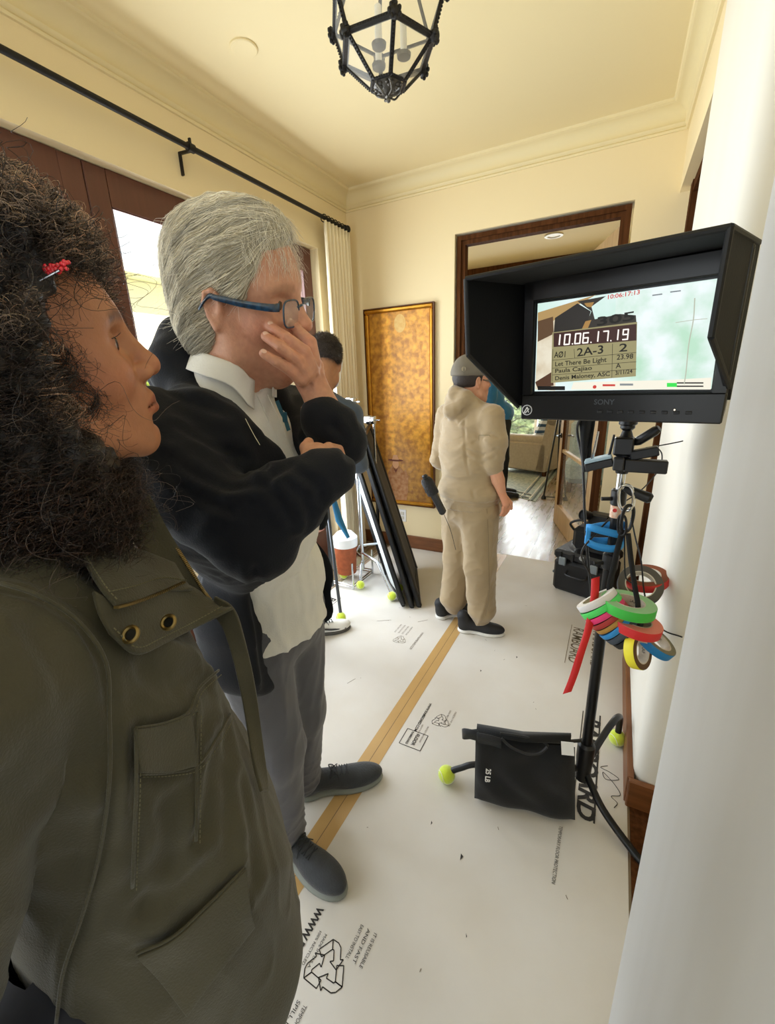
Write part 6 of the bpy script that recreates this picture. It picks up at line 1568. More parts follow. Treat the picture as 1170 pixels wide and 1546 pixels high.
kn = np.min([np.linalg.norm(V-at(*p), axis=1) for p in ((469, 517, .748), (460, 531, .730), (450, 545, .724), (440, 560, .728))], axis=0); tt *= np.array([1, .88, .86])**np.exp(-(kn/.012)**2)[:, None]
make('body', V, F, M['skin_m'], MN, vcol=tt)
MBV = V
eyes(HM, MN, '#5a4634')
M['nail'] = mat('fingernail', '#E3B8A2', .25, coat=.4)
for (u, v_, D, r) in ((437, 487, .757, .008), (408, 493, .722, .0084), (401, 508, .713, .0082), (398, 534, .712, .0076)):
    mb = MB(); c = at(u+1.5, v_+.5, D)+cdir(.1, .35, .9)*r*.86; mb.sphere(c, (.0055, .0042, .0018), 12, 8, R=np.array([cdir(.9, -.55, 0), cdir(.55, .8, -.3), cdir(.1, .35, .9)]).T); mb.build('fingernail', M['nail'], MN, smooth=True)
# glasses
GL = thing('eyeglasses', HM(.085, 0, .004), 'dark blue rectangular framed eyeglasses worn by the white haired person', 'glasses')
M['gframe'] = mat('dark_blue_acetate', '#1B2838', .25, coat=.6, var=.6, vscale=90, col2='#2F5F86')
M['lens'] = glass_mat('lens_glass', (.93, .96, .96), .86, .02)
for q in (-1, 1):
    pts = []; inn = []
    for a in np.linspace(0, 2*math.pi, 33)[:-1]:
        y = .0262*math.copysign(abs(math.cos(a))**.55, math.cos(a)); z = .0195*math.copysign(abs(math.sin(a))**.60, math.sin(a))
        y2 = q*(.0335)+y; z2 = z-.006-.0012*q*y*10*0; x = .0995-.10*max(0, abs(y2)-.012)*.35-.10*z*.6
        pts.append(HM(x, y2, z2)); inn.append(HM(x, y2, z2))
    mb = MB(); mb.tube(pts, .0016, 8, closed=True); o = mb.build('rim', M['gframe'], GL)
    mb = MB(); mb.add(inn, [tuple(range(len(inn)))]); mb.build('lens', M['lens'], GL)
    T_ = [HM(.0900, q*.0590, .004), HM(.080, q*.0700, .003), HM(.040, q*.0765, .003), HM(.000, q*.0815, .006), HM(-.012, q*.083, .006), HM(-.030, q*.083, -.014)]
    P = spline(T_, 6); w = np.interp(np.linspace(0, 1, len(P)), [0, .1, .4, .8, 1], [.0065, .0062, .0052, .0035, .002])
    mb = MB(); G = [[p+HM.R[:, 2]*ww+HM.R[:, 1]*q*.0012, p-HM.R[:, 2]*ww+HM.R[:, 1]*q*.0012] for p, ww in zip(P, w)]; mb.grid(G); o = mb.build('temple_arm', M['gframe'], GL, smooth=True); o.modifiers.new('t', 'SOLIDIFY').thickness = .003
mb = MB(); mb.tube(spline([HM(.0985, .010, .002), HM(.101, 0, .005), HM(.0985, -.010, .002)], 5), .0022, 8); mb.build('bridge', M['gframe'], GL)
# ---- shirt
M['shirt'] = mat('white_cotton', '#E9E7DF', .8, var=.3, vscale=12, col2='#DAD7CC', bump=.2, bscale=260, sheen=.1)
def torsoM(v, g, k=.05):
    v.ell(nbM+fM*.005+[0, 0, -.09], (.100+g, .175+g, .085+g), RM, k)
    v.ell(nbM+fM*.012+[0, 0, -.20], (.125+g, .165+g, .13+g), RM, k)
    m1 = nbM*.55+hipM*.45; v.ell(m1+fM*.020, (.135+g, .160+g, .17), RM, k)
    v.ell(hipM+fM*.020+[0, 0, .12], (.135+g, .165+g, .16), RM, k)
v = Vol((-1.15, .30, .60), (-.40, 1.10, 1.60), .0075)
torsoM(v, .0)
v.ell(hipM+fM*.010+[0, 0, -.02], (.138, .172, .10), RM, .04)
v.ell(hipM+fM*.012+[0, 0, -.07], (.142, .172, .06), RM, .03)
v.box(hipM+[0, 0, -.285], (.3, .4, .262), RM, .01, .006, 'cut')
v.cone(nbM+[0, 0, -.02], HM(-.018, 0, -.09), .078, .074, .02)
v.box(HM(0, 0, -.062), (.2, .2, .045), HM.R, .01, .004, 'cut')
v.cone(nbM+fM*.06+[0, 0, .02], nbM+fM*.16+[0, 0, .03], .018, .035, .01, 'cut')
V, F = v.mesh(2); N_ = normals(V, F)
V = V+N_*(.0050*ridge(V, 5, 31, (1.4, 1.4, .35))+.0022*ridge(V, 14, 33, (1.2, 1.2, .4), 2))[:, None]
make('shirt', V, F, M['shirt'], MN); SV = V
def hitp(VV, u, v_, off, tol=.012):
    d = ray(u, v_); d = d/np.linalg.norm(d); w = VV-EYE; t = w@d; per = np.linalg.norm(w-t[:, None]*d, axis=1)
    ok = np.where((per < tol) & (t > 0))[0]; tt = t[ok].min() if len(ok) else t[np.argmin(per)]
    return EYE+d*(tt-off)
def sheetp(rows, name, m, parent, th=.002, n=5, bump=0, k=2):
    G = sm(rows, k); a = np.array([spline(G[i], n) for i in range(len(G))]); G2 = np.array([spline(a[:, j], n) for j in range(a.shape[1])])
    if bump: f = G2.reshape(-1, 3); f = f+np.array([.3, -.6, .7])*(bump*snoise(f, 14, 4, 2))[:, None]; G2 = f.reshape(G2.shape)
    mb = MB(); mb.grid(G2); o = mb.build(name, m, parent, smooth=True); md = o.modifiers.new('t', 'SOLIDIFY'); md.thickness = th; md.offset = 0; return o
S_ = lambda u, v_, off: hitp(SV, u, v_, off)
ncA = HM(-.018, 0, -.075); nd = ncA-nbM; nd /= np.linalg.norm(nd); cf = fM-nd*(fM@nd); cf /= np.linalg.norm(cf); cr2 = np.cross(cf, nd); cc_ = nbM+nd*.040+cf*.006
rows = []
for (rad, h, dr_) in ((.068, .010, 0), (.071, .020, 0), (.076, .014, .2), (.081, -.004, .5), (.084, -.016, 1.0)):
    rows.append([cc_+(cf*math.cos(t)*1.05+cr2*math.sin(t))*rad*(1+.10*dr_*math.exp(-(abs(t)-.35)**2/.08))+nd*(h-.030*math.exp(-(abs(abs(t)-.30))**2/.10)*(1 if dr_ else .6)) for t in np.linspace(.28, 2*math.pi-.28, 36)])
G = np.array(rows); G = np.array([spline(G[:, j], 4) for j in range(G.shape[1])])
mb = MB(); mb.grid(G); o = mb.build('shirt_collar', M['shirt'], MN, smooth=True); md = o.modifiers.new('t', 'SOLIDIFY'); md.thickness = .003; md.offset = 0
mb = MB(); P = spline(sm([[S_(396, 596, .003), S_(412, 630, .003), S_(426, 665, .003), S_(440, 700, .003)]])[0], 8)
for off in (-1, 1): mb.tube(P+cdir(off, 0, 0)*.010, .0010, 5)
mb.build('placket_seam', M['shirt'], MN)
# ---- black hooded jacket
M['navy'] = mat('black_fleece', '#14161C', .9, sheen=.06, spec=.3, bump=.25, bscale=320)
v = Vol((-1.2, .28, .58), (-.20, 1.20, 1.66), .0070)
torsoM(v, .020)
v.ell(hipM+fM*.010+[0, 0, .06], (.175, .212, .15), RM, .05)
v.ell(hipM+fM*.006+[0, 0, -.05], (.172, .212, .13), RM, .04)
v.box(hipM+[0, 0, -.33], (.3, .4, .19), RM, .01, .008, 'cut')
# open front
Rop = RM@np.array(Matrix.Rotation(math.radians(0), 3, 'Z'))
v.box(nbM*.5+hipM*.5+fM*.20+rM*.010, (.165, .078, .6), RM, .02, .010, 'cut')
v.box(hipM+fM*.17-rM*.060+[0, 0, 0], (.125, .110, .28), RM, .02, .010, 'cut')
v.cone(nbM+[0, 0, -.0], nbM+fM*.03+[0, 0, .14], .072, .08, .012, 'cut')
v.cone(nbM+fM*.06+[0, 0, -.0], nbM+fM*.22+[0, 0, -.08], .05, .065, .012, 'cut')
# hood bunched behind the neck and its edges coming round to the chest
v.chain([HM(-.055, -.060, -.150), HM(-.110, -.045, -.105), HM(-.130, .0, -.090), HM(-.110, .05, -.105), HM(-.05, .07, -.150)], [.030, .036, .038, .036, .030], .03)
v.chain([HM(-.12, -.05, -.14), HM(-.15, 0, -.15), HM(-.12, .05, -.14)], [.04, .045, .04], .04)
v.chain([HM(-.080, -.060, -.150), nbM+rM*.100+fM*.0+[0, 0, -.015], nbM+rM*.102+fM*.04+[0, 0, -.015], nbM+rM*.100+fM*.085+[0, 0, -.05], nbM+rM*.095+fM*.11+[0, 0, -.12]], [.026, .020, .020, .016, .010], .03)
v.chain([HM(-.05, .07, -.150), nbM-rM*.09+fM*.05+[0, 0, -.01], nbM-rM*.085+fM*.10+[0, 0, -.09]], [.030, .024, .014], .018)
# sleeves
v.chain([shN+[0, 0, .0], shN*.45+EL_N*.55+[-.005, -.01, -.012], EL_N, EL_N*.45+WR_N*.55, WR_N], [.072, .070, .068, .058, .042], .018)
v.ell(EL_N+cdir(.25, -.35, 0)*.05, (.060, .060, .050), None, .03)
v.cone(WR_N, WR_N+(WR_N-EL_N)*.10, .043, .040, .006)
CF = at(486, 626, .787)
v.chain([shF, shF*.5+EL_F*.5+[0, 0, -.02], EL_F, EL_F*.42+CF*.58, CF], [.068, .058, .044, .043, .037], .014)
V, F = v.mesh(2); N_ = normals(V, F)
amt = .0050*ridge(V, 4.2, 41, (1, 1, .8))+.0030*ridge(V, 9, 43, (1, 1, .8), 2)+.0018*snoise(V, 6, 3)
amt *= np.clip((V[:, 2]-.98)/.12, .2, 1)
V = V+N_*amt[:, None]
near = [[(255, 690), (300, 720), (345, 735), (400, 728), (440, 700)], [(270, 640), (320, 670), (370, 690), (410, 716)], [(436, 735), (455, 745), (470, 770), (468, 800)], [(455, 715), (480, 735), (487, 760)],
        [(215, 660), (240, 700), (290, 745), (350, 770)], [(395, 730), (420, 750), (445, 790)], [(500, 640), (520, 660), (528, 690)], [(256, 590), (300, 610), (345, 625)], [(210, 800), (260, 850), (330, 880)], [(385, 860), (400, 930), (405, 1000)]]
for s_ in near:
    P = near_line(s_, V); V = crease(V, N_, P, .0075, .0085); V = V+N_*(.0035*np.exp(-((pdist(V, P)-.016)/.008)**2))[:, None]
V = relax(V, F, .6)
make('hooded_jacket', V, F, M['navy'], MN); HJV = V
J_ = lambda u, v_, off: hitp(HJV, u, v_, off)
mb = MB(); mb.tube(spline(sm([[J_(370, 632, .003), J_(382, 655, .003), J_(392, 672, .003)]])[0], 6), .0012, 6); mb.build('zipper', M['chrome'], MN)
# teal lanyard
LY = thing('lanyard', at(432, 632, .74), 'teal lanyard ribbon hanging at the open front of the black jacket', 'lanyard')
M['teal'] = mat('teal_ribbon', '#16566B', .5)
mb = MB(); ribbon(mb, [S_(418, 605, .012), S_(424, 620, .016), S_(430, 632, .018), S_(436, 650, .016)], .008, cdir(1, .4, .2)); mb.box(S_(430, 630, .022), (.012, .004, .020), RM, .002); mb.build('ribbon', M['teal'], LY)
# ---- trousers and shoes
M['slacks'] = mat('grey_slacks', '#55555A', .75, var=.4, vscale=10, col2='#47474D', bump=.15, bscale=300, sheen=.2)
v = Vol((-1.15, .45, .03), (-.50, 1.15, 1.02), .0085)
v.ell(hipM+[0, 0, -.02], (.125, .165, .12), RM, .03)
for i, (a, b, c) in enumerate(legs): v.chain([a, b, c], [.105, .080, .068], .03); v.cone(c, c+[0, 0, -.03], .068, .066, .01)
v.box((-.85, .8, .0), (.4, .5, .055), None, .005, .005, 'cut')
V, F = v.mesh(2); N_ = normals(V, F)
V = V+N_*(.0055*ridge(V, 3.6, 51, (1.6, 1.6, .35))+.002*ridge(V, 12, 52, (1, 1, .5), 2))[:, None]; V = V+N_*(.006*ridge(V, 9, 53, (.6, .6, 1.5))*np.clip((.28-V[:, 2])/.2, 0, 1))[:, None]
make('trousers', V, F, M['slacks'], MN)
M['shoe_m'] = mat('grey_suede', '#34373A', .85, sheen=.2, bump=.5, bscale=160, var=.4, vscale=40, col2='#2a2c2f'); M['sole_m'] = mat('grey_sole', '#7C8078', .7)
M['lace'] = mat('dark_lace', '#26282a', .8)
shoe((-.935, .925, 0), (.255, .215), .335, M['shoe_m'], M['sole_m'], MN, .050, lace=M['lace'])
shoe((-.905, .770, 0), (.30, -.045), .325, M['shoe_m'], M['sole_m'], MN, .050, lace=M['lace'])

# ---- white hair
M['hair_m'] = mat('white_hair', '#EAE4D4', .45, vcol=True, spec=.5)
v = Vol((-.90, .40, 1.45), (-.40, .90, 1.90), .0045)
v.ell(HM(-.026, 0, .052), (.112, .088, .088), HM.R, .01)
v.ell(HM(-.055, 0, -.005), (.078, .085, .085), HM.R, .03)
v.ell(HM(-.062, 0, -.060), (.052, .066, .050), HM.R, .03)
v.ell(HM(.005, 0, .098), (.078, .066, .046), HM.R, .02)
v.ell(HM(.012, -.058, .052), (.040, .024, .048), HM.R, .02); v.ell(HM(.012, .058, .052), (.040, .024, .048), HM.R, .02)
v.ell(HM(.022, -.070, .018), (.018, .010, .028), HM.R, .01)
v.ell(HM(.105, 0, -.02), (.058, .10, .135), HM.R, .015, 'cut')
v.ell(HM(.045, -.075, -.045), (.060, .04, .055), HM.R, .01, 'cut'); v.ell(HM(.045, .075, -.045), (.060, .04, .055), HM.R, .01, 'cut')
v.ell(HM(-.014, -.094, -.020), (.020, .026, .026), HM.R, .006, 'cut')
v.ell(HM(-.052, -.058, -.045), (.036, .024, .055), HM.R, .02)
V, F = v.mesh(2); N_ = normals(V, F); V = V+N_*(.003*ridge(V, 22, 61, (1, 1, .4)))[:, None]
MH = make('hair', V, F, M['hair_m'], MN, vcol=np.ones((len(V), 3))*np.array([.50, .47, .40]))  # under-mass coloured darker, painting shade between the white locks
rg = np.random.RandomState(5); L_ = HM.inv(V)
idx = rg.choice(len(V), 5200); P0 = V[idx]; n0 = N_[idx]; l0 = L_[idx]
# flow: from the crown parting back and down, sides swept backwards
S = []
for p, nn, l in zip(P0, n0, l0):
    S.append((p, nn, l))
steps = 16; cur = P0.copy(); out = [cur-n0*.002]; nn = n0.copy(); LN = rg.uniform(.05, .12, len(P0))
from mathutils.kdtree import KDTree
kd = KDTree(len(V))
for i_, p in enumerate(V): kd.insert(p, i_)
kd.balance()
wob = rg.normal(size=(len(P0), 3))*.06+np.stack([snoise(P0, 9, 100+i, 2) for i in range(3)], 1)*.28; ph = rg.uniform(0, 6.3, len(P0))
for k in range(steps):
    l = HM.inv(cur)
    d = np.stack([-.75-.3*(l[:, 0] < 0)+.0*l[:, 0], np.sign(l[:, 1])*np.where(l[:, 2] > .09, .75, .0), np.where(l[:, 2] > .11, -.05, -.55)-1.0*np.clip(-l[:, 0]-.03, 0, .06)/.06], 1)
    d = d@HM.R.T+wob+.10*np.sin(ph+k*.5)[:, None]*np.array([.3, .3, 1])
    d = d-nn*(d*nn).sum(1)[:, None]; d /= np.linalg.norm(d, axis=1)[:, None]+1e-9
    cur = cur+d*(LN/steps)[:, None]
    j = np.array([kd.find(c)[1] for c in cur]); nn = N_[j]; dd_ = ((cur-V[j])*nn).sum(1)
    lift = .0010+.0050*(k/steps)*(ph/6.3)
    cur = cur-nn*(dd_-lift)[:, None]; out.append(cur.copy())
P = np.stack(out, 1)
tint = (.95+.42*snoise(P0, 34, 77, 2)[:, None])*rg.uniform(.75, 1.3, (len(P), 1))*np.array([[1, .985, .95]]); dk = rg.rand(len(P)) < .18; tint[dk] *= np.array([.66, .62, .52])
lowb = l0[:, 2] < -.03; tint[lowb] *= .72
strands('hair_strands', P, .00042, .00018, M['hair_m'], MH, vcol=tint)
# loose flyaway strands around the outline
idx = rg.choice(len(V), 520); P0 = V[idx]; n0 = N_[idx]; s = np.linspace(0, 1, 14)[None, :, None]
ln = rg.uniform(.012, .040, (520, 1, 1)); dr = HM.R@np.array([-.8, 0, -.6]); q = rg.normal(size=(520, 1, 3))*.25
P = P0[:, None]+n0[:, None]*ln*.55*(s-.55*s*s)+(dr+q)*ln*s+.002*np.sin(9*s+rg.uniform(0, 6, (520, 1, 1)))*n0[:, None]
strands('flyaway_strands', P, .00022, .00010, M['hair_m'], MH, vcol=np.ones((520, 3))*1.3)
# thin fringe strands falling forward over the forehead and sides
fr = np.where((L_[:, 0] > .035) & (L_[:, 2] > .055))[0]; idx = rg.choice(fr, 520); P0 = V[idx]; n0 = N_[idx]; l0 = L_[idx]
s = np.linspace(0, 1, 14)[None, :, None]; ln = rg.uniform(.012, .040, (520, 1, 1))
dr = (np.stack([np.full(520, .35), np.sign(l0[:, 1])*.35, np.full(520, -.75)], 1)+rg.normal(size=(520, 3))*.22)@HM.R.T
P = P0[:, None]+n0[:, None]*(.0015+.0035*np.sin(np.pi*s*.7))+dr[:, None]*ln*s
Lq = HM.inv(P.reshape(-1, 3)); rr = np.sqrt((Lq[:, 0]/.094)**2+(Lq[:, 1]/.078)**2+((Lq[:, 2]-.03)/.100)**2); Lq[:, :2] *= np.maximum(1, 1.0/np.maximum(rr, .2))[:, None]
P = (HM.o+(Lq*HM.k)@HM.R.T).reshape(P.shape)
strands('fringe_strands', P, .00030, .00012, M['hair_m'], MH, vcol=rg.uniform(.8, 1.4, (520, 1))*np.ones((1, 3)))
# eyebrows
B_ = []
for qq in (-1, 1):
    for i in range(90):
        t = rg.rand(); y = qq*(.012+.036*t); b = HM(.0865-.018*t*t-.004*t, y, .026+.008*math.sin(t*2.6)+rg.uniform(-.003, .003))
        dirn = HM.R@np.array([.5, qq*.8, .25+rg.normal()*.25]); B_.append([b+dirn*.010*s_*rg.uniform(.7, 1) for s_ in np.linspace(0, 1, 5)])
strands('eyebrows', np.array(B_), .00030, .00012, M['hair_m'], MN, vcol=np.ones((180, 3))*.75)
# ================================================================ PERSON IN BEIGE SWEATSUIT, back to us
BG = thing('person', (-.68, 2.32, 0), 'person in beige hooded sweatshirt, sweatpants and olive cap seen from behind', 'person')
azB = math.radians(62); fB = np.array([math.cos(azB), math.sin(azB), 0]); rB = np.array([fB[1], -fB[0], 0]); RB = np.array([fB, -rB, [0, 0, 1]]).T
hipB = np.array([-.70, 2.33, .82]); nbB = np.array([-.715, 2.33, 1.375])
HB = Frame((-.700, 2.345, 1.505), euler(48, 2, 0), .98)
M['skin_b'] = mat('light_skin', '#C99272', .5, vcol=True, sss=.1, bump=.1, bscale=200)
shR = nbB+rB*.175+[0, 0, -.055]; shL = nbB-rB*.175+[0, 0, -.055]
elR = np.array([-.545, 2.235, 1.085]); wrR = onp(757, 742, 1, 2.25); hdR = onp(764, 760, 1, 2.25)
elL = shL+np.array([-.05, .03, -.27]); wrL = elL+fB*.14+[.02, 0, -.12]
v = Vol((-1.05, 2.0, .03), (-.35, 2.70, 1.72), .012, ((-.82, 2.10, 1.36), (-.44, 2.48, 1.66), .0042))
add_head(v, HB, nbB, neck_r=.052)
v.chain([nbB, nbB+[0, 0, -.1], hipB], [.05, .070, .09], .04)
v.chain([nbB+[0, 0, -.05], shR, elR], [.06, .045, .036], .02); v.chain([elR, elR*.4+wrR*.6, wrR], [.037, .034, .024], .01); v.chain([nbB+[0, 0, -.05], shL, elL, wrL], [.06, .045, .036, .025], .02)
kB = [(hipB+rB*.085, hipB+rB*.10+[0, 0, -.38], np.array([-.60, 2.31, .09])), (hipB-rB*.085, hipB-rB*.08+[0, 0, -.38], np.array([-.80, 2.375, .09]))]
for a, b, c in kB: v.chain([a, b, c], [.08, .055, .036], .03)
v2 = Vol(hdR-[.09, .09, .14], hdR+[.09, .09, .12], .0032)
v2.chain([wrR+(elR-wrR)*.30, wrR, hdR], [.026, .0235, .024], .01, flat=(rB, .72))
for i in range(4):
    b = hdR+fB*(.022-.0145*i)+[0, 0, -.018]; v2.chain([b, b+np.array([0, 0, -.030+.003*abs(i-1.5)])-rB*.004+fB*.004, b+np.array([0, 0, -.058+.006*abs(i-1.3)])-rB*.016], [.0092, .0085, .0070], .0025)
v2.chain([wrR+fB*.012+[0, 0, -.01], hdR+fB*.038+[0, 0, -.004], hdR+fB*.044+[0, 0, -.038]], [.011, .0105, .0085], .004)
V, F = v.mesh(1); N_ = normals(V, F); b_ = make('body', V, F, M['skin_b'], BG, vcol=skin_tint(HB, V, N_, (.85, .65, .62), brow=(.3, .25, .2)))
V, F = v2.mesh(1); make('hand', V, F, M['skin_b'], b_, vcol=np.ones((len(V), 3))*np.array([1, .92, .9]))
wl_ = hipB-rB*.20+fB*.05+[0, 0, .12]
M['beige'] = mat('beige_fleece', '#A28D6C', .9, sheen=.4, var=.3, vscale=14, col2='#8E7B5C', bump=.25, bscale=260)
v = Vol((-1.08, 1.98, .70), (-.38, 2.72, 1.52), .0068)
v.ell(nbB+[0, 0, -.10], (.105, .175, .095), RB, .04); v.ell(nbB-fB*.005+[0, 0, -.24], (.130, .185, .16), RB, .05); v.ell(hipB+[0, 0, .20], (.135, .175, .15), RB, .05); v.ell(hipB+[0, 0, .08], (.156, .198, .12), RB, .03); v.ell(hipB+[0, 0, .0], (.142, .184, .06), RB, .02)
v.box(hipB+[0, 0, -.18], (.3, .3, .17), RB, .01, .01, 'cut')
v.chain([shR, shR*.5+elR*.5+rB*.012, elR+[0, .005, .03]], [.062, .062, .056], .025)
for k, (t, r) in enumerate(((.62, .060), (.76, .060), (.90, .057), (1.02, .052))): v.cone(shR*(1-t)+elR*t+[0, 0, -.004], shR*(1-t-.03)+elR*(t+.03), r, r*.97, .010)
v.cone(elR+(wrR-elR)*.02, elR+(wrR-elR)*.14, .052, .046, .006)
v.chain([shL, elL, wrL], [.060, .054, .042], .03)
for q in (-1, 1): v.cone(nbB+[0, 0, .0], nbB+rB*.14*q+[0, 0, -.045], .05, .05, .03)
# hood
v.chain([HB(-.02, .075, -.115), HB(-.075, .06, -.085), HB(-.098, 0, -.070), HB(-.075, -.06, -.085), HB(-.02, -.075, -.115)], [.026, .034, .038, .034, .026], .02)
v.chain([HB(-.105, .045, -.115), HB(-.125, 0, -.16), HB(-.10, -.05, -.13)], [.030, .036, .030], .03)
v.ell(HB(-.055, 0, -.125), (.05, .06, .045), HB.R, .03)
v.cone(nbB+[0, 0, .035]+fB*.02, nbB+[0, 0, .12]+fB*.02, .052, .056, .01, 'cut')
V, F = v.mesh(2); N_ = normals(V, F); V = V+N_*(.0045*ridge(V, 4.5, 71, (1, 1, .8))+.0025*ridge(V, 10, 72, (.6, .6, 1.6), 2))[:, None]
for s_ in ([(700, 620), (704, 700), (715, 750)], [(715, 668), (740, 655), (752, 660)], [(702, 688), (725, 700), (748, 690)], [(703, 678), (728, 688), (750, 678)], [(662, 620), (690, 640), (705, 625)]):
    V = crease(V, N_, near_line(s_, V), .008, .007)
V = V-N_*(.006*np.exp(-((V[:, 2]-.868)/.006)**2)*(np.linalg.norm(V[:, :2]-hipB[:2], axis=1) < .24))[:, None]; V = V+N_*(.0012*np.sin(np.arctan2(V[:, 1]-hipB[1], V[:, 0]-hipB[0])*110)*(V[:, 2] < .862)*(np.linalg.norm(V[:, :2]-hipB[:2], axis=1) < .22))[:, None]
make('sweatshirt', V, F, M['beige'], BG); BV = V
mb = MB(); P = [hitp(BV, *q, .003) for q in ((723, 657), (739, 657), (740, 659), (739, 657), (723, 657), (723, 665))]; mb.tube(P, .0012, 5); mb.build('sleeve_pocket_seam', M['stitch'], BG)
v = Vol((-1.02, 2.05, .04), (-.40, 2.62, .90), .0078)
v.ell(hipB+[0, 0, -.03], (.130, .170, .11), RB, .03)
for i, (a, b, c) in enumerate(kB):
    v.chain([a+[0, 0, -.02], b+[0, 0, .02], c+[0, 0, .07]], [.105, .088, .078], .03); v.cone(c+[0, 0, .055], c+[0, 0, .01], .080, .052, .02)
V, F = v.mesh(2); N_ = normals(V, F); V = V+N_*(.007*ridge(V, 3.4, 75, (1.5, 1.5, .4))+.003*ridge(V, 9, 76, (.8, .8, 1.2), 2))[:, None]
make('sweatpants', V, F, mat('beige_jersey', '#9C8766', .9, sheen=.3, var=.3, vscale=14, col2='#8A7757', bump=.25, bscale=260), BG); PV = V
mb = MB(); mb.tube(spline([hitp(PV, *q, .002) for q in ((735, 768), (737, 800), (738, 850), (738, 900), (733, 930))], 4), .0015, 5); mb.build('side_seam', mat('beige_dark', '#7d6c52', .9), BG)
mb = MB(); mb.prism([hitp(PV, 683, 762, .004), hitp(PV, 709, 767, .004), hitp(PV, 709, 771, .004), hitp(PV, 683, 766, .004)], cdir(0, 0, 1)*.001); mb.build('pocket_label', M['white_paint'], BG)
M['blackshoe'] = mat('black_knit', '#1a1a1c', .7)
for (p, f, L_) in (((-.730, 2.270, 0), (.27, .060), .275), ((-.905, 2.345, 0), (.20, .20), .25)): shoe(p, f, L_, M['blackshoe'], M['rubber_w'], BG, .046, sole_h=.034, lace=M['rubber_w'])
# cap and hair
M['cap'] = mat('olive_cap', '#6E675A', .85, bump=.2, bscale=260); M['dkhair'] = mat('short_dark_hair', '#2A1F19', .6, bump=.8, bscale=200)
CP = thing('baseball_cap', HB(0, 0, .1), 'olive grey baseball cap with small square emblem on the beige clad person', 'cap')
v = Vol(HB(-.16, 0, .02)-[.17, .17, .10], HB(0, 0, .05)+[.2, .2, .16], .0045)
v.ell(HB(-.014, 0, .052), (.106, .086, .086), HB.R, .01); v.ell(HB(-.085, 0, .030), (.030, .060, .030), HB.R, .03); v.box(HB(0, 0, -.055), (.25, .25, .075), HB.R, .005, .004, 'cut')
V, F = v.mesh(2); N_ = normals(V, F); 
for q in range(3):
    a = math.pi*q/3+.3; V = crease(V, N_, [HB(-.014+.12*math.cos(a)*s_, .10*math.sin(a)*s_, .052+.088*math.sqrt(max(0, 1-s_*s_))) for s_ in np.linspace(-1, 1, 13)], .0022, .0012)
make('crown', V, F, M['cap'], CP)
mb = MB(); G = []
for t in np.linspace(0, 1, 9): G.append([HB(.070+.075*t-.10*s_*s_*.30-.02*abs(s_), .072*s_*(1-.15*t), .030-.012*t-.030*s_*s_) for s_ in np.linspace(-1, 1, 13)])
mb.grid(G); o = mb.build('brim', M['cap'], CP, smooth=True); o.modifiers.new('t', 'SOLIDIFY').thickness = .003
mb = MB(); c = hitp(np.array([list(p) for p in V]), 700, 557, .003, .02); q = [c+cdir(a, b, 0)*.011 for a, b in ((-1, 1), (.8, 1), (1, .8), (1, -.8), (0, -1.2), (-1, -.8))]; mb.tube(q, .0012, 5, closed=True); mb.tube([c+cdir(-.3, -.6, 0)*.011, c+cdir(-.3, .6, 0)*.011, c+cdir(.4, .5, 0)*.011, c+cdir(.3, 0, 0)*.011, c+cdir(-.3, 0, 0)*.011], .0014, 5); mb.build('emblem', mat('emblem_tan', '#B0A48C', .6), CP)
v = Vol(HB(-.1, 0, 0)-[.13, .13, .10], HB(0, 0, .05)+[.14, .14, .08], .0045); v.ell(HB(-.020, 0, .018), (.096, .0800, .078), HB.R, .01); v.ell(HB(.075, 0, -.02), (.07, .12, .12), HB.R, .01, 'cut'); v.ell(HB(-.008, -.088, -.012), (.022, .02, .03), HB.R, .005, 'cut'); v.box(HB(0, 0, -.13), (.2, .2, .09), HB.R, .01, .01, 'cut')
V, F = v.mesh(2); make('hair', V, F, M['dkhair'], BG)
# radio in a holster at the hip
RD = thing('radio_pouch', onp(655, 750, 1, 2.22), 'black radio and battery pouch clipped at the hip of the beige sweatsuit', 'radio pouch')
a, b = onp(642, 722, 1, 2.16), onp(670, 776, 1, 2.17); d = b-a
mb = MB(); mb.tube([a, a+d*.08, a+d*.42, a+d*.46], [.024, .034, .034, .030], 14); mb.build('top_grip', mat('ribbed_rubber', '#0f0f11', .6, bump=1.0, bscale=150), RD)
mb = MB(); mb.bar(a+d*.40, b, .050, .034, bev=.010); mb.build('pouch', M['black_plastic'], RD)
mb = MB(); mb.lathe(a+cdir(0, 0, 1)*.02, a-b, [(.016, 0), (.016, .012), (.010, .02)], 12); mb.tube(spline([a+d*.2, a+d*.1+[-.02, -.02, .01], a+d*.4+[-.03, -.02, 0]], 5), .005, 6); mb.build('knob', M['black_plastic'], RD)
mb = MB(); mb.tube(spline([b, onp(680, 800, 1, 2.18), onp(688, 830, 1, 2.19)], 5), .0016, 5); mb.build('thin_wire', M['black_plastic'], RD)

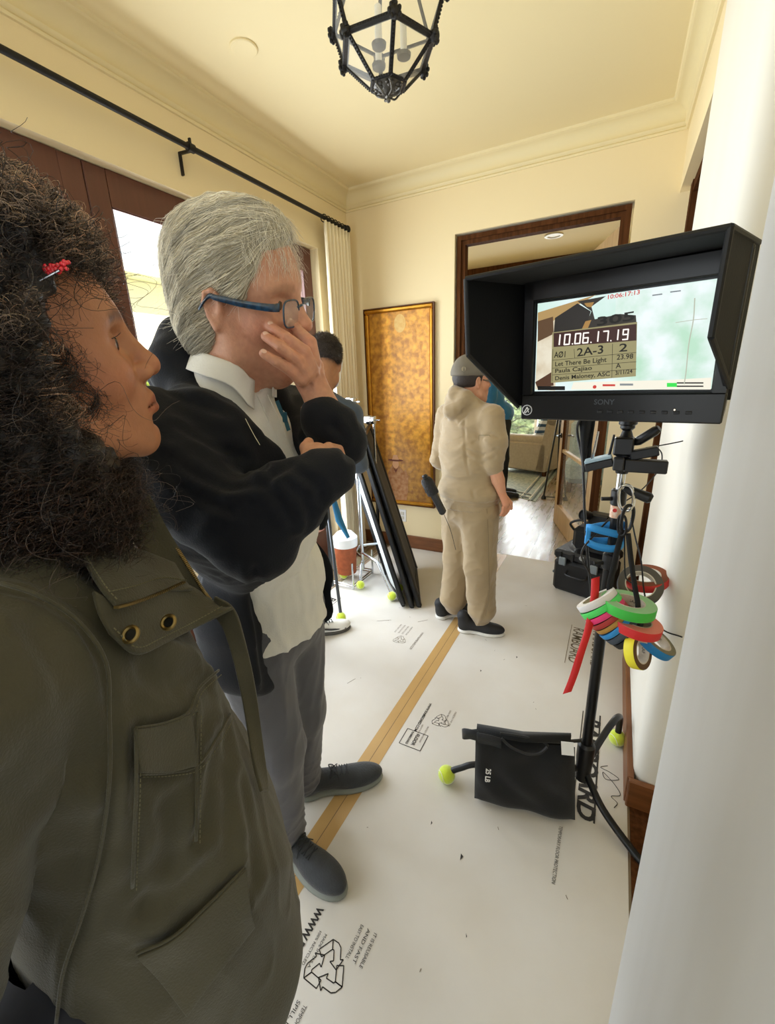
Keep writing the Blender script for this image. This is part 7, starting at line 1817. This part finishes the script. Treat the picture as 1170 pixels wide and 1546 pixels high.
# ================================================================ DARK HAIRED PERSON BEHIND THE OLDER MAN
DK = thing('person', (-1.42, 1.90, 0), 'person with short dark hair, slate shirt and face mask, standing by the curtain', 'person')
HD = Frame(at(490, 548, 2.10)+[-.0, 0, 0], euler(128, 22, 6), .98)
M['skin_d'] = mat('tan_skin', '#A8744E', .55, vcol=True, sss=.1)
nbD = np.array(HD.o)+np.array([-.03, -.02, -.155]); azD = math.radians(120); fD = np.array([math.cos(azD), math.sin(azD), 0]); rD = np.array([fD[1], -fD[0], 0]); RD_ = np.array([fD, -rD, [0, 0, 1]]).T
hipD = np.array([-1.64, 1.72, .88])
v = Vol((-1.85, 1.45, .03), (-.95, 2.25, 1.85), .013, (tuple(HD.o-.12), tuple(HD.o+.13), .005))
add_head(v, HD, nbD, neck_r=.052); v.chain([nbD, nbD+[0, 0, -.12], hipD], [.045, .060, .085], .03)
for q in (-1, 1):
    sh = nbD+rD*.155*q+[0, 0, -.10]; el = sh+rD*.02*q+fD*.04+[0, 0, -.26]; wr = el+fD*.20+[0, 0, -.04]-rD*.04*q
    v.chain([nbD+[0, 0, -.07], sh, el, wr], [.045, .038, .034, .026], .02)
    hd = wr+fD*.06; v.ell(hd, (.045, .022, .034), RD_, .01)
    for k in range(4): b = hd+fD*.03+np.array([0, 0, .026-.017*k]); v.chain([b, b+fD*.035, b+fD*.055+[0, 0, -.012]], [.010, .009, .0075], .004)
    v.chain([hd+[0, 0, .01], hd+[0, 0, .045], hd+fD*.03+[0, 0, .055]], [.012, .011, .009], .004)
    an = hipD-rD*.02+rD*.11*q; v.chain([hipD+rD*.08*q, an+[0, 0, -.42], an+[0, 0, -.80]], [.085, .055, .038], .03)
V, F = v.mesh(1); N_ = normals(V, F); make('body', V, F, M['skin_d'], DK, vcol=skin_tint(HD, V, N_, (.85, .65, .6)))
v = Vol(HD.o-.17, HD.o+.18, .0045); v.ell(HD(-.018, 0, .048), (.104, .0815, .086), HD.R, .01); v.ell(HD(-.05, 0, .0), (.066, .074, .060), HD.R, .02); v.ell(HD(.100, 0, -.03), (.06, .1, .13), HD.R, .01, 'cut'); v.box(HD(.0, 0, -.085), (.25, .25, .07), HD.R, .01, .01, 'cut')
for q in (-1, 1): v.ell(HD(-.006, q*.085, -.012), (.026, .022, .036), HD.R, .005, 'cut')
V, F = v.mesh(2); make('hair', V, F, M['dkhair'], DK)
def stubble(o_mesh_V, o_mesh_F, n, ln, parent, seed, name='short_hair'):
    rg_ = np.random.RandomState(seed); nn_ = normals(o_mesh_V, o_mesh_F); i_ = rg_.choice(len(o_mesh_V), n); p = o_mesh_V[i_]; q = nn_[i_]*.6+rg_.normal(size=(n, 3))*.22+np.array([0, 0, -.45]); q /= np.linalg.norm(q, axis=1)[:, None]
    s_ = np.linspace(0, 1, 4)[None, :, None]; return strands(name, p[:, None]+q[:, None]*ln*rg_.uniform(.5, 1.2, (n, 1, 1))*s_, .0006, .0003, M['hair_w'], parent, vcol=rg_.uniform(.5, 1.3, (n, 1))*np.ones((1, 3)))
stubble(V, F, 5200, .012, DK, 4)
M['slate'] = mat('slate_shirt', '#3E4956', .85, sheen=.2, bump=.2, bscale=250); 
v = Vol((-1.88, 1.42, .78), (-.92, 2.28, 1.60), .010)
v.ell(nbD+[0, 0, -.11], (.100, .160, .075), RD_, .04); v.ell(nbD*.8+hipD*.2+[0, 0, -.08], (.125, .180, .16), RD_, .05); v.ell(nbD*.5+hipD*.5, (.128, .165, .18), RD_, .06); v.ell(hipD+[0, 0, .14], (.130, .165, .20), RD_, .05)
for q in (-1, 1):
    sh = nbD+rD*.155*q+[0, 0, -.10]; el = sh+rD*.02*q+fD*.04+[0, 0, -.26]; wr = el+fD*.20+[0, 0, -.04]-rD*.04*q; v.chain([sh, el, wr], [.055, .050, .040], .02); v.cone(nbD+[0, 0, -.005], sh+[0, 0, .01], .05, .05, .03)
v.cone(nbD+[0, 0, .045], nbD+[0, 0, .14], .056, .07, .01, 'cut'); v.box(hipD+[0, 0, -.24], (.3, .3, .17), RD_, .01, .01, 'cut')
V, F = v.mesh(2); N_ = normals(V, F); V = V+N_*(.005*ridge(V, 4.5, 81))[:, None]; make('shirt', V, F, M['slate'], DK)
v = Vol((-1.80, 1.50, .04), (-1.10, 2.20, 1.0), .011); v.ell(hipD+[0, 0, 0], (.12, .16, .12), RD_, .03)
for q in (-1, 1): an = hipD-rD*.02+rD*.11*q; v.chain([hipD+rD*.08*q, an+[0, 0, -.42], an+[0, 0, -.78]], [.10, .075, .06], .03)
V, F = v.mesh(2); V = V+normals(V, F)*(.005*ridge(V, 4, 83, (1, 1, .5)))[:, None]; make('trousers', V, F, M['jean'], DK)
M['white_leather'] = mat('white_leather', '#E4E2DC', .5)
sh_ = shoe((-1.565, 1.80, 0), (.17, .19), .285, M['white_leather'], mat('dark_sole', '#4a4742', .7), DK, .048, lace=M['lace'])
pA = onf(505, 958)
mb = MB(); c0 = np.array([-1.565, 1.80, BT]); fs = np.array([.17, .19, 0])/np.linalg.norm([.17, .19]); ls = np.array([-fs[1], fs[0], 0])
for q in (-1, 1): mb.tube(spline([c0+fs*.10+ls*q*.048+[0, 0, .060], c0+fs*.17+ls*q*.046+[0, 0, .040], c0+fs*.25+ls*q*.035+[0, 0, .028]], 5), [.006]*11, 8)
mb.build('side_stripe', M['darkshoe'], sh_)
shoe(hipD*[1, 1, 0]-rD*.13-fD*.04, fD, .27, M['white_leather'], bpy.data.materials['dark_sole'], DK, .047, lace=M['lace'])
# face mask with loop hanging from the far ear
FM = thing('face_mask', HD(.08, 0, -.07), 'white face mask with ear loop worn by the dark haired person', 'face mask')
mb = MB(); mb.grid([[HD(.105+.012*math.cos(a*1.5)-.09*abs(s_)**2, .070*s_, -.03-.075*(i/6)) for s_ in np.linspace(-1, 1, 11) for a in (s_,)] for i in range(7)]); o = mb.build('mask_cloth', M['white_paint'], FM, smooth=True); o.modifiers.new('t', 'SOLIDIFY').thickness = .002
for q in (-1, 1):
    mb = MB(); mb.tube(spline([HD(.012, q*.074, -.04), HD(-.01, q*.088, .012), HD(-.030, q*.088, -.005), HD(-.012, q*.082, -.045), HD(.010, q*.076, -.09)], 6), .0018, 6); mb.build('ear_loop', M['white_paint'], FM)

# ================================================================ PERSON IN BLUE SHIRT IN THE FAR ROOM
BP = thing('person', (-1.28, 5.6, 0), 'person in a bright blue shirt and black trousers in the far room, half hidden', 'person')
hipP = np.array([-1.27, 5.55, .95]); nbP = np.array([-1.42, 5.55, 1.50]); azP = math.radians(20); fP = np.array([math.cos(azP), math.sin(azP), 0]); rP = np.array([fP[1], -fP[0], 0]); RP = np.array([fP, -rP, [0, 0, 1]]).T
HP_ = Frame(nbP+[.03, 0, .16], euler(20, 5, 0), 1.0)
v = Vol((-1.75, 5.15, .03), (-.85, 5.95, 1.85), .012, (tuple(HP_.o-.12), tuple(HP_.o+.13), .006))
add_head(v, HP_, nbP, neck_r=.054); v.chain([nbP, nbP+[0, 0, -.12], hipP], [.05, .07, .09], .04)
for q in (-1, 1):
    sh = nbP+rP*.18*q+[0, 0, -.06]; el = sh+rP*.03*q-fP*.02+[0, 0, -.28]; wr = el+fP*.10+[0, 0, -.20]
    v.chain([nbP+[0, 0, -.05], sh, el, wr], [.06, .045, .036, .026], .02); hd = wr+[0, 0, -.06]; v.ell(hd, (.034, .020, .045), RP, .01)
    for k in range(4): b = hd+fP*(.024-.016*k)+[0, 0, -.03]; v.chain([b, b+[0, 0, -.035], b+fP*.008+[0, 0, -.055]], [.010, .009, .0075], .004)
    v.chain([hd+fP*.02+[0, 0, .02], hd+fP*.042+[0, 0, -.01], hd+fP*.048+[0, 0, -.035]], [.012, .011, .009], .004)
    an = hipP+rP*.10*q+fP*.03; v.chain([hipP+rP*.08*q, an+[0, 0, -.44], an+[0, 0, -.87]], [.085, .055, .038], .03)
V, F = v.mesh(1); N_ = normals(V, F); make('body', V, F, M['skin_b'], BP, vcol=skin_tint(HP_, V, N_, (.85, .65, .6)))
v = Vol(HP_.o-.17, HP_.o+.18, .007); v.ell(HP_(-.018, 0, .048), (.106, .084, .088), HP_.R, .01); v.ell(HP_(.100, 0, -.03), (.06, .1, .13), HP_.R, .01, 'cut'); V, F = v.mesh(2); make('hair', V, F, M['dkhair'], BP)
v = Vol((-1.8, 5.1, .90), (-.85, 6.0, 1.60), .012); v.ell(nbP+[0, 0, -.09], (.11, .18, .085), RP, .04); v.ell(nbP+[.03, 0, -.26], (.14, .19, .17), RP, .05); v.ell(hipP+[0, 0, .12], (.145, .185, .15), RP, .05)
for q in (-1, 1):
    sh = nbP+rP*.18*q+[0, 0, -.06]; el = sh+rP*.03*q-fP*.02+[0, 0, -.26]; v.chain([sh, el], [.068, .060], .02)
v.cone(nbP+[0, 0, .0], nbP+[0, 0, .12], .058, .07, .01, 'cut'); v.box(hipP+[0, 0, -.13], (.3, .3, .15), RP, .01, .01, 'cut')
V, F = v.mesh(2); N_ = normals(V, F); V = V+N_*(.012*ridge(V, 3.5, 91, (1, 1, .6))+.005*ridge(V, 8, 92))[:, None]; make('shirt', V, F, mat('bright_blue_shirt', '#1F6FA8', .7, sheen=.2), BP)
v = Vol((-1.7, 5.2, .03), (-.9, 5.95, 1.06), .012); v.ell(hipP+[0, 0, 0], (.125, .165, .12), RP, .03)
for q in (-1, 1): an = hipP+rP*.10*q+fP*.03; v.chain([hipP+rP*.08*q, an+[0, 0, -.44], an+[0, 0, -.86]], [.10, .075, .06], .03)
V, F = v.mesh(2); V = V+normals(V, F)*(.005*ridge(V, 4, 93, (1, 1, .5)))[:, None]; make('trousers', V, F, mat('black_trousers', '#16181c', .85), BP)
BP.location.z += .006
for q in (-1, 1): shoe(hipP*[1, 1, 0]+rP*.10*q-fP*.03, fP, .28, M['blackshoe'], M['darkshoe'], BP, .048)
